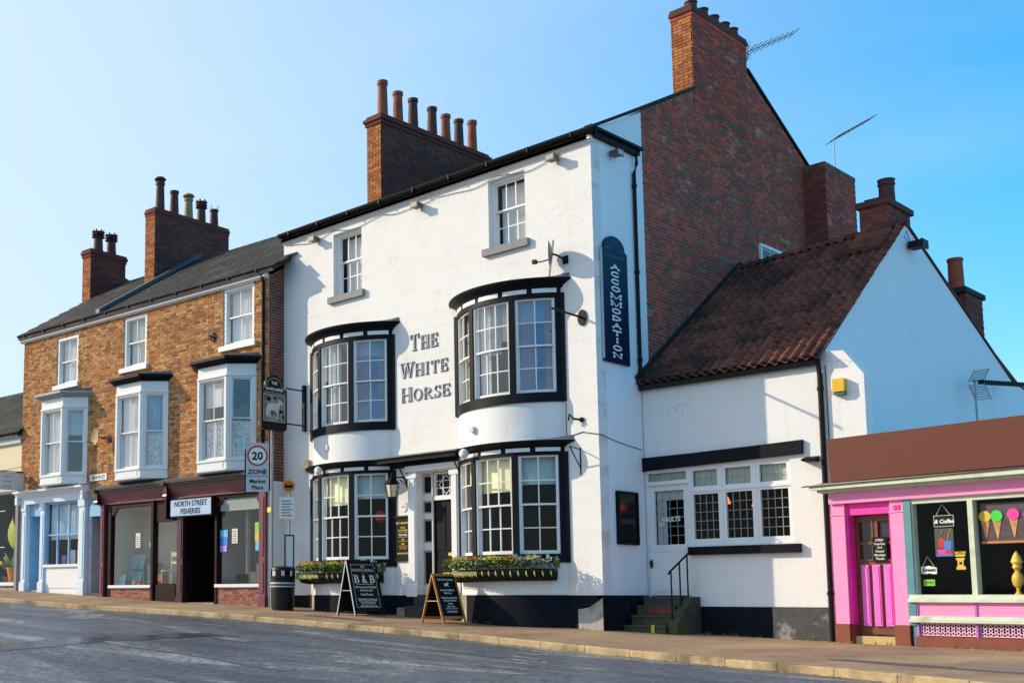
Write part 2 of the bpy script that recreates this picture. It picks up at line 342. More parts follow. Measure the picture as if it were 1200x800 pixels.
class MB:
    def __init__(s, T=ID): s.v = []; s.f = []; s.t = []; s.T = T; s.m = []; s.mi = 0
    def add(s, vs, fs, tone=0.0, T=None):
        T = T or s.T; n = len(s.v)
        s.v += [T(*p) for p in vs]; s.f += [tuple(i + n for i in f) for f in fs]
        s.t += [tone] * len(fs); s.m += [s.mi] * len(fs); return s
    def box(s, a0, a1, b0, b1, c0, c1, tone=0.0):
        vs = [(a, b, c) for a in (a0, a1) for b in (b0, b1) for c in (c0, c1)]
        return s.add(vs, [(0, 1, 3, 2), (4, 6, 7, 5), (0, 4, 5, 1), (2, 3, 7, 6), (0, 2, 6, 4), (1, 5, 7, 3)], tone)
    def prism(s, poly, c0, c1, tone=0.0):
        """poly: [(a,b)] extruded from c0 to c1"""
        n = len(poly)
        vs = [(a, b, c0) for a, b in poly] + [(a, b, c1) for a, b in poly]
        fs = [tuple(range(n)), tuple(range(2 * n - 1, n - 1, -1))] + [(i, i + n, (i + 1) % n + n, (i + 1) % n) for i in range(n)]
        return s.add(vs, fs, tone)
    def extr(s, poly, axis, t0, t1):
        """poly in the two other axes (x,y,z order kept), extruded along world axis"""
        def q(p, t): l = list(p); l.insert(axis, t); return tuple(l)
        n = len(poly)
        vs = [q(p, t0) for p in poly] + [q(p, t1) for p in poly]
        fs = [tuple(range(n)), tuple(range(2 * n - 1, n - 1, -1))] + [(i, i + n, (i + 1) % n + n, (i + 1) % n) for i in range(n)]
        return s.add(vs, fs)
    def tube(s, pts, r, n=8, cap=True):
        pts = [Vector(s.T(*p)) for p in pts]; rings = []
        r = r if isinstance(r, (list, tuple)) else [r] * len(pts)
        for i, p in enumerate(pts):
            d = (pts[min(i + 1, len(pts) - 1)] - pts[max(i - 1, 0)]).normalized()
            u = d.cross(Vector((0, 0, 1)));
            if u.length < .1: u = d.cross(Vector((1, 0, 0)))
            u.normalize(); w = d.cross(u)
            rings.append([tuple(p + u * cos(2 * pi * k / n) * r[i] + w * sin(2 * pi * k / n) * r[i]) for k in range(n)])
        vs = [q for rr in rings for q in rr]; fs = []
        for i in range(len(rings) - 1):
            for k in range(n): fs.append((i * n + k, i * n + (k + 1) % n, (i + 1) * n + (k + 1) % n, (i + 1) * n + k))
        if cap: fs += [tuple(range(n)), tuple(range((len(rings) - 1) * n, len(rings) * n))]
        return s.add(vs, fs, T=ID)
    def lathe(s, prof, x, y, z=0, n=16, cap=True, sx=1, sy=1):
        vs = []; fs = []
        for r, h in prof:
            vs += [(x + r * cos(2 * pi * k / n) * sx, y + r * sin(2 * pi * k / n) * sy, z + h) for k in range(n)]
        for i in range(len(prof) - 1):
            for k in range(n): fs.append((i * n + k, i * n + (k + 1) % n, (i + 1) * n + (k + 1) % n, (i + 1) * n + k))
        if cap: fs += [tuple(range(n)), tuple(range((len(prof) - 1) * n, len(prof) * n))]
        return s.add(vs, fs)
    def arc(s, xc, yc, t0, t1, r0, r1, z0, z1, n=6, wall=None):
        """curved block of a bow: angle 0 faces the street; wall: clip radii against this y"""
        vs = []; fs = []
        for k in range(n + 1):
            for r in (r0, r1):
                f0, f1 = t0, t1
                if wall is not None:
                    e = acos(max(-1, min(1, (yc - wall) / r))); f0 = -e if t0 == 'w' else t0; f1 = e if t1 == 'w' else t1
                th = f0 + (f1 - f0) * k / n
                for z in (z0, z1): vs.append((xc + r * sin(th), yc - r * cos(th), z))
        for k in range(n):
            i = 4 * k
            fs += [(i, i + 4, i + 5, i + 1), (i + 2, i + 3, i + 7, i + 6), (i + 1, i + 5, i + 7, i + 3), (i, i + 2, i + 6, i + 4)]
        i = 4 * n; fs += [(0, 1, 3, 2), (i, i + 2, i + 3, i + 1)]
        return s.add(vs, fs)
    def sweep_bow(s, prof, xc, yc, n=20, ymin=0.0):
        """closed profile [(r,z)] swept round a bow until it meets the wall y=ymin"""
        vs = []; fs = []; m = len(prof)
        for k in range(n + 1):
            for r, z in prof:
                e = acos(max(-1, min(1, (yc - ymin) / r))); th = -e + 2 * e * k / n
                vs.append((xc + r * sin(th), yc - r * cos(th), z))
        for k in range(n):
            for j in range(m): fs.append((k * m + j, (k + 1) * m + j, (k + 1) * m + (j + 1) % m, k * m + (j + 1) % m))
        fs += [tuple(range(m)), tuple(range(n * m, n * m + m))]
        return s.add(vs, fs)

def build(name, mb, mats, parent=None, label=None, kind=None, smooth=30, loc=None):
    me = bpy.data.meshes.new(name)
    me.from_pydata(mb.v, [], mb.f)
    ms = mats if isinstance(mats, (list, tuple)) else [mats]
    for m in ms: me.materials.append(m)
    bm = bmesh.new(); bm.from_mesh(me)
    bmesh.ops.recalc_face_normals(bm, faces=bm.faces)
    bm.to_mesh(me); bm.free()
    if len(ms) > 1: me.polygons.foreach_set('material_index', mb.m)
    if any(mb.t):
        a = me.attributes.new('tone', 'FLOAT', 'FACE'); a.data.foreach_set('value', mb.t)
    me.polygons.foreach_set('use_smooth', [True] * len(me.polygons))
    me.set_sharp_from_angle(angle=radians(smooth))
    me.update()
    o = bpy.data.objects.new(name, me); COL.objects.link(o)
    if parent: o.parent = parent
    if label: o['label'] = label
    if kind: o['kind'] = kind
    if loc: o.location = loc
    return o

def tag(o, label, cat, group=None):
    o['label'] = label; o['category'] = cat
    if group: o['group'] = group
    return o

def thing(name, label, cat, loc=(0, 0, 0), rz=0.0, group=None):
    o = bpy.data.objects.new(name, None); COL.objects.link(o)
    o.empty_display_size = .3
    o.location = loc; o.rotation_euler = (0, 0, rz)
    return tag(o, label, cat, group)

def inst(name, src, parent, loc=(0, 0, 0), rot=(0, 0, 0), scale=None):
    o = bpy.data.objects.new(name, src if isinstance(src, bpy.types.Mesh) else src.data); COL.objects.link(o)
    if parent: o.parent = parent
    o.location = loc; o.rotation_euler = rot
    if scale: o.scale = scale
    return o

def frect(mb, a0, a1, b0, b1, w, c0, c1, wb=None):
    wb = w if wb is None else wb
    mb.box(a0, a0 + w, b0, b1, c0, c1); mb.box(a1 - w, a1, b0, b1, c0, c1)
    mb.box(a0 + w, a1 - w, b1 - w, b1, c0, c1); mb.box(a0 + w, a1 - w, b0, b0 + wb, c0, c1)

def wall_holes(mb, a0, a1, b0, b1, holes, thick, c=0.0):
    """wall sheet with openings, reveals included; front at c, back at c-thick"""
    xs = sorted({a0, a1} | {h[i] for h in holes for i in (0, 1) if a0 < h[i] < a1})
    zs = sorted({b0, b1} | {h[i] for h in holes for i in (2, 3) if b0 < h[i] < b1})
    def solid(x, z):
        if not (a0 < x < a1 and b0 < z < b1): return False
        return not any(h[0] < x < h[1] and h[2] < z < h[3] for h in holes)
    for i in range(len(xs) - 1):
        for j in range(len(zs) - 1):
            x0, x1, z0, z1 = xs[i], xs[i + 1], zs[j], zs[j + 1]; cx, cz = (x0 + x1) / 2, (z0 + z1) / 2
            if not solid(cx, cz): continue
            mb.add([(x0, z0, c), (x1, z0, c), (x1, z1, c), (x0, z1, c)], [(0, 1, 2, 3)])
            mb.add([(x0, z0, c - thick), (x1, z0, c - thick), (x1, z1, c - thick), (x0, z1, c - thick)], [(3, 2, 1, 0)])
            for (px, pz, e) in ((x0 - 1e-3, cz, 'l'), (x1 + 1e-3, cz, 'r'), (cx, z0 - 1e-3, 'b'), (cx, z1 + 1e-3, 't')):
                if not solid(px, pz):
                    p = {'l': ((x0, z0), (x0, z1)), 'r': ((x1, z1), (x1, z0)), 'b': ((x1, z0), (x0, z0)), 't': ((x0, z1), (x1, z1))}[e]
                    (u0, v0), (u1, v1) = p
                    mb.add([(u0, v0, c), (u1, v1, c), (u1, v1, c - thick), (u0, v0, c - thick)], [(0, 1, 2, 3)])

def poly_span(poly, z):
    xs = []
    for i in range(len(poly)):
        (x0, z0), (x1, z1) = poly[i], poly[(i + 1) % len(poly)]
        if (z0 <= z < z1) or (z1 <= z < z0): xs.append(x0 + (x1 - x0) * (z - z0) / (z1 - z0))
    xs.sort(); return [(xs[i], xs[i + 1]) for i in range(0, len(xs) - 1, 2)]

BRICK_MESH = {}
def bricks(T, poly, holes, material, mortar, parent, single=0, near=None, proud=.008, L=.225, H=.075, J=.015, thick=.0, name='brick', rag=.003, kind='stuff', mortar_thick=.2, backing=True):
    """real bricks over a polygon of wall (a,b); the `single` largest in view become objects of their own"""
    zs = [p[1] for p in poly]; z0, z1 = min(zs), max(zs)
    full = []; rest = MB(T); k = 0; z = z0
    while z < z1 - .01:
        zt = min(z + H - J, z1)
        off = (k % 2) * L / 2
        for (s0, s1) in poly_span(poly, min(z + H * .5, z1 - .002)):
            cuts = [(s0, s1)]
            for h in holes:
                if h[2] < z + H * .5 < h[3]:
                    nc = []
                    for c in cuts:
                        if h[1] <= c[0] or h[0] >= c[1]: nc.append(c)
                        else:
                            if h[0] > c[0]: nc.append((c[0], h[0]))
                            if h[1] < c[1]: nc.append((h[1], c[1]))
                    cuts = nc
            for (c0, c1) in cuts:
                i = math.floor((c0 - off) / L); x = off + i * L
                while x < c1:
                    a = max(x, c0); b = min(x + L - J, c1)
                    if b - a > .03:
                        # every third course is headers
                        if k % 4 == 3:
                            mid = x + L / 2 - J / 2
                            segs = [(a, min(b, mid - J / 2)), (max(a, mid + J / 2), b)]
                        else: segs = [(a, b)]
                        for a_, b_ in segs:
                            if b_ - a_ < .025: continue
                            if b_ - a_ > L - J - .001 and zt - z > H - J - .001: full.append((a_, z))
                            else: rest.box(a_, b_, z, zt, -.05, proud + random.uniform(-rag, rag), random.random())
                    x += L
        z += H; k += 1
    if single and near:
        full.sort(key=lambda p: (p[0] - near[0]) ** 2 + (p[1] - near[1]) ** 2)
    key = (material.name, L, H)
    for i, (a, z) in enumerate(full):
        if i < single:
            if key not in BRICK_MESH:
                m = MB(); m.box(0, L - J, 0, H - J, -.05, proud)
                # local: a->x, b->z, c->-y
                m.v = [(v[0], -v[2], v[1]) for v in m.v]
                tmp = build('brick_tmp', m, material); BRICK_MESH[key] = tmp.data; bpy.data.objects.remove(tmp)
            p0 = Vector(T(a, z, 0)); pu = Vector(T(a + 1, z, 0)) - p0
            o = inst(name, BRICK_MESH[key], parent, p0, (random.uniform(-.004, .004), 0, atan2(pu.y, pu.x)))
        else:
            rest.box(a, a + L - J, z, z + H - J, -.05, proud + random.uniform(-rag, rag), random.random())
    if rest.f: build(name + ('work' if name == 'brick' else ''), rest, material, parent, kind=kind)
    if backing:
        if holes:
            m = MB(T); xs = [p[0] for p in poly]; wall_holes(m, min(xs), max(xs), z0, z1, holes, mortar_thick); build('mortar', m, mortar, parent)
        else:
            m = MB(T); m.prism(poly, -mortar_thick, 0); build('mortar', m, mortar, parent)

def brick_shell(x0, x1, y0, y1, z0, z1, material, mortar, parent, sides='fr', mats=None, corb=None):
    """rectangular stack: front (-y) and right (+x) faces in bricks round a mortar core"""
    m = MB(); m.box(x0, x1, y0, y1, z0, z1); core = build('stack_core', m, mortar, parent)
    f = [(x0, z0), (x1, z0), (x1, z1), (x0, z1)]; r = [(y0, z0), (y1, z0), (y1, z1), (y0, z1)]
    mats = mats or {}
    rest = MB()
    def face(T, poly, mt):
        bricks(T, poly, [], mt, mortar, core, backing=False)
    if 'f' in sides: face(TF(y0), f, mats.get('f', material))
    if 'r' in sides: face(TS(x1), r, mats.get('r', material))
    if 'l' in sides: face(TG(x0, y1, 0, -1), [(0, z0), (y1 - y0, z0), (y1 - y0, z1), (0, z1)], material)
    return core

# ------------------------------------------------------------------ lettering
def text(parent, s, size, a, b, T, material, c=.004, ext=.003, align='CENTER', sx=1.0, name='lettering', rot=0.0, slant=0.0, bold=0.0):
    cu = bpy.data.curves.new('t', 'FONT'); cu.body = s; cu.size = size; cu.align_x = align; cu.extrude = 0; cu.resolution_u = 2; cu.offset = bold; cu.shear = slant
    ob = bpy.data.objects.new('t', cu); COL.objects.link(ob)
    dg = bpy.context.evaluated_depsgraph_get(); me0 = ob.evaluated_get(dg).to_mesh()
    vs = [tuple(v.co) for v in me0.vertices]; fs = [tuple(p.vertices) for p in me0.polygons]
    ob.evaluated_get(dg).to_mesh_clear(); bpy.data.objects.remove(ob); bpy.data.curves.remove(cu)
    m = MB(T); cr, sr = cos(rot), sin(rot)
    m.add([(a + (x * sx) * cr - y * sr, b + (x * sx) * sr + y * cr, c) for x, y, _ in vs], fs)
    return build(name, m, material, parent, smooth=10)

def glyph(mb, ch, x, z, w, h, c0, c1, k=.16, thin=.45):
    """slab-serif capital drawn with thick and thin strokes; k = thick stroke / height"""
    t = k * h; q = t * thin; e = [0.0]
    def bx(a0, a1, b0, b1):
        e[0] += .0004; mb.box(x + a0, x + a1, z + b0, z + b1, c0, c1 + e[0])
    def ln(a0, b0, a1, b1, wd):
        e[0] += .0004; mb.prism([(x + a0 - wd / 2, z + b0), (x + a0 + wd / 2, z + b0), (x + a1 + wd / 2, z + b1), (x + a1 - wd / 2, z + b1)], c0, c1 + e[0])
    def serif(a, b): bx(a - t * .95, a + t * .95, b - (q if b > h / 2 else 0), b + (0 if b > h / 2 else q))
    def ring(cx, cz, rx, rz, a0, a1, n=14):
        e[0] += .0004
        for i in range(n):
            u0 = a0 + (a1 - a0) * i / n; u1 = a0 + (a1 - a0) * (i + 1) / n
            def P(u, o):
                wd = q + (t - q) * abs(cos(u)); rr = (1 if o else 1); return (x + cx + (rx - (0 if o else wd)) * cos(u), z + cz + (rz - (0 if o else wd * .9)) * sin(u))
            mb.prism([P(u0, 1), P(u1, 1), P(u1, 0), P(u0, 0)], c0, c1 + e[0])
    V = lambda a: ln(a, 0, a, h, t)
    if ch == 'T': V(w / 2); bx(0, w, h - q, h); bx(0, q, h * .72, h); bx(w - q, w, h * .72, h); serif(w / 2, 0)
    elif ch == 'H':
        for a in (t, w - t): V(a); serif(a, 0); serif(a, h)
        bx(t, w - t, h * .5 - q / 2, h * .5 + q / 2)
    elif ch == 'E':
        V(t); serif(t, 0); serif(t, h); bx(t, w, h - q, h); bx(t, w * .8, h * .5 - q / 2, h * .5 + q / 2); bx(t, w, 0, q)
        bx(w - q, w, h * .72, h); bx(w - q, w, 0, h * .28); bx(w * .8 - q, w * .8, h * .36, h * .64)
    elif ch == 'I': V(w / 2); serif(w / 2, 0); serif(w / 2, h)
    elif ch == 'W':
        ln(w * .28, 0, t * .5, h, t); ln(w * .28, 0, w * .5, h, q); ln(w * .75, 0, w * .5, h, t); ln(w * .75, 0, w - q, h, q); serif(t * .6, h); serif(w - t * .4, h); serif(w * .5, h)
    elif ch == 'M':
        ln(t * .8, 0, t * .8, h, q); ln(w - t * .8, 0, w - t * .8, h, t); ln(w * .5, 0, t * .8, h, t); ln(w * .5, 0, w - t * .8, h, q); serif(t * .8, 0); serif(w - t * .8, 0); serif(t * .6, h); serif(w - t * .6, h)
    elif ch == 'N':
        ln(t * .8, 0, t * .8, h, q); ln(w - t * .8, 0, w - t * .8, h, q); ln(w - t * .8, 0, t * .8, h, t); serif(t * .8, 0); serif(t * .6, h); serif(w - t * .8, h)
    elif ch == 'A':
        ln(w - t * .8, 0, w * .5, h, t); ln(t * .8, 0, w * .5, h, q); bx(w * .28, w * .72, h * .3, h * .3 + q); serif(t * .8, 0); serif(w - t * .8, 0)
    elif ch == 'O': ring(w / 2, h / 2, w / 2, h / 2 + .02 * h, 0, 2 * pi, 24)
    elif ch == 'C': ring(w / 2, h / 2, w / 2, h / 2 + .02 * h, radians(38), radians(322), 20)
    elif ch == 'D': V(t); serif(t, 0); serif(t, h); ring(t, h / 2, w - t, h / 2, -pi / 2, pi / 2)
    elif ch == 'B': bx(t * .5, t * 1.5, 0, h); bx(0, w * .5, 0, q); bx(0, w * .5, h - q, h); bx(t, w * .5, h * .5 - q / 2, h * .5 + q / 2); ring(w * .5, h * .745, w * .40, h * .255, -pi / 2, pi / 2, 12); ring(w * .5, h * .265, w * .5, h * .265, -pi / 2, pi / 2, 12)
    elif ch == 'R': V(t); serif(t, 0); serif(t, h); ring(t, h * .73, w * .85 - t, h * .27, -pi / 2, pi / 2, 10); ln(w - t * .5, 0, w * .45, h * .47, t); serif(w - t * .5, 0)
    elif ch == 'S':
        ring(w / 2, h * .74, w * .44, h * .27, radians(20), radians(270), 12); ring(w / 2, h * .27, w * .48, h * .28, radians(-160), radians(90), 12)
        bx(w * .84, w * .84 + q, h * .68, h * .98); bx(w * .03, w * .03 + q, 0, h * .3)
    elif ch == '&':
        ring(w * .42, h * .76, w * .24, h * .24, 0, 2 * pi, 12); ring(w * .38, h * .27, w * .36, h * .28, radians(60), radians(360), 12); ln(w * .95, 0, w * .25, h * .68, t)

# ------------------------------------------------------------------ windows
def room(parent, T, a0, a1, b0, b1, c0, c1, m, name='room'):
    """open-fronted box behind a window; c0 (near glass) > c1 (deep)"""
    mb = MB(T)
    vs = [(a0, b0, c0), (a1, b0, c0), (a1, b1, c0), (a0, b1, c0), (a0, b0, c1), (a1, b0, c1), (a1, b1, c1), (a0, b1, c1)]
    mb.add(vs, [(4, 5, 6, 7), (0, 4, 7, 3), (1, 2, 6, 5), (3, 7, 6, 2), (0, 1, 5, 4)])
    return build(name, mb, m, parent)

def curtain(parent, T, a0, a1, b0, b1, c, m, folds=None, amp=.025, name='curtain', taper=0.0):
    n = max(6, int((a1 - a0) * 40)); mb = MB(T); vs = []; folds = folds or (a1 - a0) / .09
    ph = random.random() * 6
    for i in range(n + 1):
        u = i / n
        for j in range(5):
            w = j / 4; a = a0 + (a1 - a0) * u * (1 - taper * sin(w * pi * .5) * 1.0) if taper else a0 + (a1 - a0) * u
            vs.append((a, b1 + (b0 - b1) * w, c + amp * sin(u * folds * 2 * pi + ph) * (0.5 + .5 * w)))
    fs = [(i * 5 + j, (i + 1) * 5 + j, (i + 1) * 5 + j + 1, i * 5 + j + 1) for i in range(n) for j in range(4)]
    mb.add(vs, fs); return build(name, mb, m, parent, smooth=80)

def sash_window(parent, T, a0, a1, b0, b1, cols, rows, frame=WOODW, fw_=.07, rec=.05, sub=None, glass=GLASS, name='sash_window', rows_low=None, cas=True, meet=.5):
    """rows = rows of panes in each sash"""
    if cas:
        mb = MB(T); frect(mb, a0, a1, b0, b1, fw_, -rec - .12, -rec + .02, .05)
        p = build(name, mb, frame, parent)
    else: p = parent
    ia0, ia1, ib0, ib1 = a0 + fw_, a1 - fw_, b0 + .05, b1 - fw_
    if not cas: ia0, ia1, ib0, ib1 = a0, a1, b0, b1
    zm = ib0 + (ib1 - ib0) * meet
    for (z0, z1, c, r) in ((zm - .02, ib1, -rec - .03, rows), (ib0, zm + .02, -rec - .075, rows_low or rows)):
        mb = MB(T); st = .038
        frect(mb, ia0, ia1, z0, z1, st, c - .035, c, .06 if z0 == ib0 else st)
        g0, g1, h0, h1 = ia0 + st, ia1 - st, z0 + (.06 if z0 == ib0 else st), z1 - st
        for i in range(1, cols): x = g0 + (g1 - g0) * i / cols; mb.box(x - .011, x + .011, h0, h1, c - .028, c - .004)
        for j in range(1, r):
            z = h0 + (h1 - h0) * j / r; mb.box(g0, g1, z - .011, z + .011, c - .029, c - .003)
        build('sash', mb, frame, p)
        for i in range(cols):
            for j in range(r):
                mb = MB(T); x0 = g0 + (g1 - g0) * i / cols + .01; x1 = g0 + (g1 - g0) * (i + 1) / cols - .01; y0 = h0 + (h1 - h0) * j / r + .01; y1 = h0 + (h1 - h0) * (j + 1) / r - .01
                tlt = random.uniform(-.0035, .0035)
                mb.add([(x0, y0, c - .018), (x1, y0, c - .018 + tlt), (x1, y1, c - .018 + tlt * .3), (x0, y1, c - .018 - tlt * .4)], [(0, 1, 2, 3)])
                build('pane', mb, glass, p)
    return p

# ================================================================== SETTING
GX = [-60, -30, -24, -19.6, -16.8, -13.5, -9.2, 0, 1.2, 3.7, 7, 14, 40]
GZ = [1.9, 1.1, .95, .8, .69, .52, .39, -.01, -.08, -.15, -.18, -.28, -.7]
KX = [-60, -30, -24, -19, -14, -9, -5, 0, 2.4, 5, 7, 9, 14, 40]
KY = [-9, -5.6, -4.7, -4.1, -3.6, -3.0, -2.7, -2.62, -2.8, -3.6, -4.5, -5.5, -8.4, -24]
def interp(x, X, Y):
    if x <= X[0]: return Y[0]
    for i in range(len(X) - 1):
        if x <= X[i + 1]: return Y[i] + (Y[i + 1] - Y[i]) * (x - X[i]) / (X[i + 1] - X[i])
    return Y[-1]
def sm(x, X, Y, r=.8): return sum(interp(x + k * r / 2, X, Y) for k in (-2, -1, 0, 1, 2)) / 5
gz = lambda x: sm(x, GX, GZ, .5)
ky = lambda x: sm(x, KX, KY, 1.2)
def pz(x, y):                                   # pavement height
    k = ky(x); f = max(0, min(1, -y / -k)) if k else 0
    return gz(x) - .09 * max(0, min(1.2, y / k))
def rz_(x, y):                                  # road height
    d = ky(x) - y; return gz(x) - .09 - .105 + min(d, 5) * .02

def ground_mats():
    # tarmac road: worn, damp, patched; glossy streaks and glints put into the colour too
    m = bpy.data.materials.new('road_asphalt'); m.use_nodes = True
    nt = m.node_tree; N = nt.nodes; L = nt.links; b = N['Principled BSDF']
    t = N.new('ShaderNodeTexCoord'); o = t.outputs['Object']
    def noise(sc, det, vec=o, rough=.6):
        n = N.new('ShaderNodeTexNoise'); n.inputs['Scale'].default_value = sc; n.inputs['Detail'].default_value = det; n.inputs['Roughness'].default_value = rough; L.new(vec, n.inputs['Vector']); return n.outputs[0]
    def rng(v, a, b_, c, d):
        r = N.new('ShaderNodeMapRange'); r.inputs['From Min'].default_value = a; r.inputs['From Max'].default_value = b_; r.inputs['To Min'].default_value = c; r.inputs['To Max'].default_value = d; L.new(v, r.inputs['Value']); return r.outputs[0]
    def mix(f, a, b_):
        x = N.new('ShaderNodeMix'); x.data_type = 'RGBA'; L.new(f, x.inputs[0])
        for k, q in ((6, a), (7, b_)):
            if isinstance(q, tuple): x.inputs[k].default_value = q + (1,)
            else: L.new(q, x.inputs[k])
        return x.outputs[2]
    def cells(sc):
        v = N.new('ShaderNodeTexVoronoi'); v.inputs['Scale'].default_value = sc; L.new(o, v.inputs['Vector'])
        g = N.new('ShaderNodeRGBToBW'); L.new(v.outputs['Color'], g.inputs[0]); return g.outputs[0]
    agg = cells(26); agg2 = noise(9, 8, rough=.85); big = noise(.35, 8, rough=.7)
    def stretched(ang, sx, sy, sc):
        mp = N.new('ShaderNodeMapping'); mp.inputs['Rotation'].default_value = (0, 0, radians(ang)); mp.inputs['Scale'].default_value = (sx, sy, 1); L.new(o, mp.inputs['Vector']); return noise(sc, 10, mp.outputs[0], .78)
    stk = stretched(-35, .30, 1.0, .8); stk2 = stretched(20, .30, 1.0, .9); stk3 = stretched(50, .3, 1.0, .6)
    c = mix(rng(agg, .25, .8, 0, 1), (.022, .026, .034), (.20, .215, .24))
    c = mix(rng(agg2, .54, .60, 0, .5), c, (.24, .24, .25))
    c = mix(rng(agg2, .47, .40, 0, .6), c, (.016, .018, .024))
    c = mix(rng(big, .45, .60, 0, .45), c, (.035, .045, .075))
    ag_ = rng(agg, .2, .7, .15, 1.0)
    def gr(v, a_, b_, am):
        r = rng(v, a_, b_, 0, am); q = N.new('ShaderNodeMath'); q.operation = 'MULTIPLY'; L.new(r, q.inputs[0]); L.new(ag_, q.inputs[1]); return q.outputs[0]
    c = mix(gr(stk, .54, .63, .95), c, (.50, .49, .46))
    c = mix(gr(stk2, .60, .68, .85), c, (.40, .39, .37))
    c = mix(rng(stk3, .52, .60, 0, .7), c, (.020, .026, .042))
    L.new(c, b.inputs['Base Color'])
    L.new(rng(stk, .40, .60, .50, .24), b.inputs['Roughness'])
    b.inputs['Specular IOR Level'].default_value = .5
    bp = N.new('ShaderNodeBump'); bp.inputs['Strength'].default_value = .55; bp.inputs['Distance'].default_value = .008; bp.inputs['Distance'].default_value = .03; L.new(agg2, bp.inputs['Height']); L.new(bp.outputs[0], b.inputs['Normal'])
    MATS['road_asphalt'] = m
ground_mats()
PAVE = mat('pavement_tarmac', (.27, .165, .10), .85, .35, 1.2, .5, 90, c2=(.42, .28, .15), c2min=.45, c2max=.65)
PAVED = mat('pavement_patch', (.11, .085, .075), .85, .3, 3, .5, 90)
KERB = mat('kerb_stone', (.44, .32, .17), .85, .45, 3, .5, 40, c2=(.16, .12, .07), c2min=.48, c2max=.62)
MARK = bpy.data.materials.new('worn_road_paint'); MARK.use_nodes = True
_n = MARK.node_tree.nodes; _l = MARK.node_tree.links
_b = _n['Principled BSDF']; _b.inputs['Base Color'].default_value = (.55, .55, .52, 1); _b.inputs['Roughness'].default_value = .6
_t = _n.new('ShaderNodeTexCoord'); _q = _n.new('ShaderNodeTexNoise'); _q.inputs['Scale'].default_value = 9; _q.inputs['Detail'].default_value = 9; _q.inputs['Roughness'].default_value = .75
_l.new(_t.outputs['Object'], _q.inputs['Vector']); _r = _n.new('ShaderNodeMapRange'); _r.inputs['From Min'].default_value = .47; _r.inputs['From Max'].default_value = .62
_l.new(_q.outputs[0], _r.inputs['Value']); _l.new(_r.outputs[0], _b.inputs['Alpha'])

def sheet(name, xs, ts, fn, m, kind='structure', parent=None):
    vs = [fn(x, t) for x in xs for t in ts]; n = len(ts)
    fs = [(i * n + j, (i + 1) * n + j, (i + 1) * n + j + 1, i * n + j + 1) for i in range(len(xs) - 1) for j in range(n - 1)]
    mb = MB(); mb.add(vs, fs); return build(name, mb, m, parent, kind=kind, smooth=60)
XS = [-60 + i * .5 for i in range(201)]
g = MB(); g.box(-1500, 1500, -1500, 1500, -2.2, -2.0); build('ground', g, mat('far_ground', (.24, .22, .18), .9), kind='structure')
road = sheet('road', XS, [0, .1, .5, 1, 2, 3, 5, 8, 12, 16, 24, 40, 60], lambda x, t: (x, ky(x) - t, rz_(x, ky(x) - t)), MATS['road_asphalt'])
pave = sheet('pavement', XS, [0, .25, .5, .75, 1.0], lambda x, t: (x, (ky(x) + .13) * (1 - t), pz(x, (ky(x) + .13) * (1 - t))), PAVE)
fore = sheet('forecourt', XS, [0, 1, 2, 6], lambda x, t: (x, t, pz(x, 0) - .003 * t), PAVE)
# kerb stones, one object each
x = -26.0; i = 0
while x < 13.5:
    w = .914; x1 = x + w - .012
    m = MB(); y0, y1 = ky(x), ky(x1); dz = random.uniform(-.004, .004)
    P_ = lambda xx, yy, zz: (xx, yy, zz)
    a = (x, y0, 0); n_ = Vector((-(y1 - y0), x1 - x, 0)).normalized() * .135
    t0, t1 = pz(x, y0) + .006 + dz, pz(x1, y1) + .006 + dz
    ch = .015
    q = []
    for (xx, yy, tz) in ((x, y0, t0), (x1, y1, t1)):
        q += [(xx, yy, tz - .3), (xx, yy, tz - ch), (xx + n_.x * .12, yy + n_.y * .12, tz), (xx + n_.x, yy + n_.y, tz), (xx + n_.x, yy + n_.y, tz - .3)]
    m.add(q, [(0, 1, 2, 3, 4), (5, 6, 7, 8, 9)] + [(k, (k + 1) % 5, (k + 1) % 5 + 5, k + 5) for k in range(5)])
    build('kerb_stone', m, KERB, pave); x += w
# strips across the road: sky reflection put in as dark blue, and paler ones
SKYTAR = mat('sky_reflection_tarmac', (.018, .024, .042), .22, .4, 4, .15, 30, c2=(.05, .055, .07), c2min=.45, c2max=.6)
PALETAR = mat('pale_tarmac', (.20, .20, .19), .7, .5, 9, .4, 20, c2=(.07, .075, .08), c2min=.42, c2max=.55)
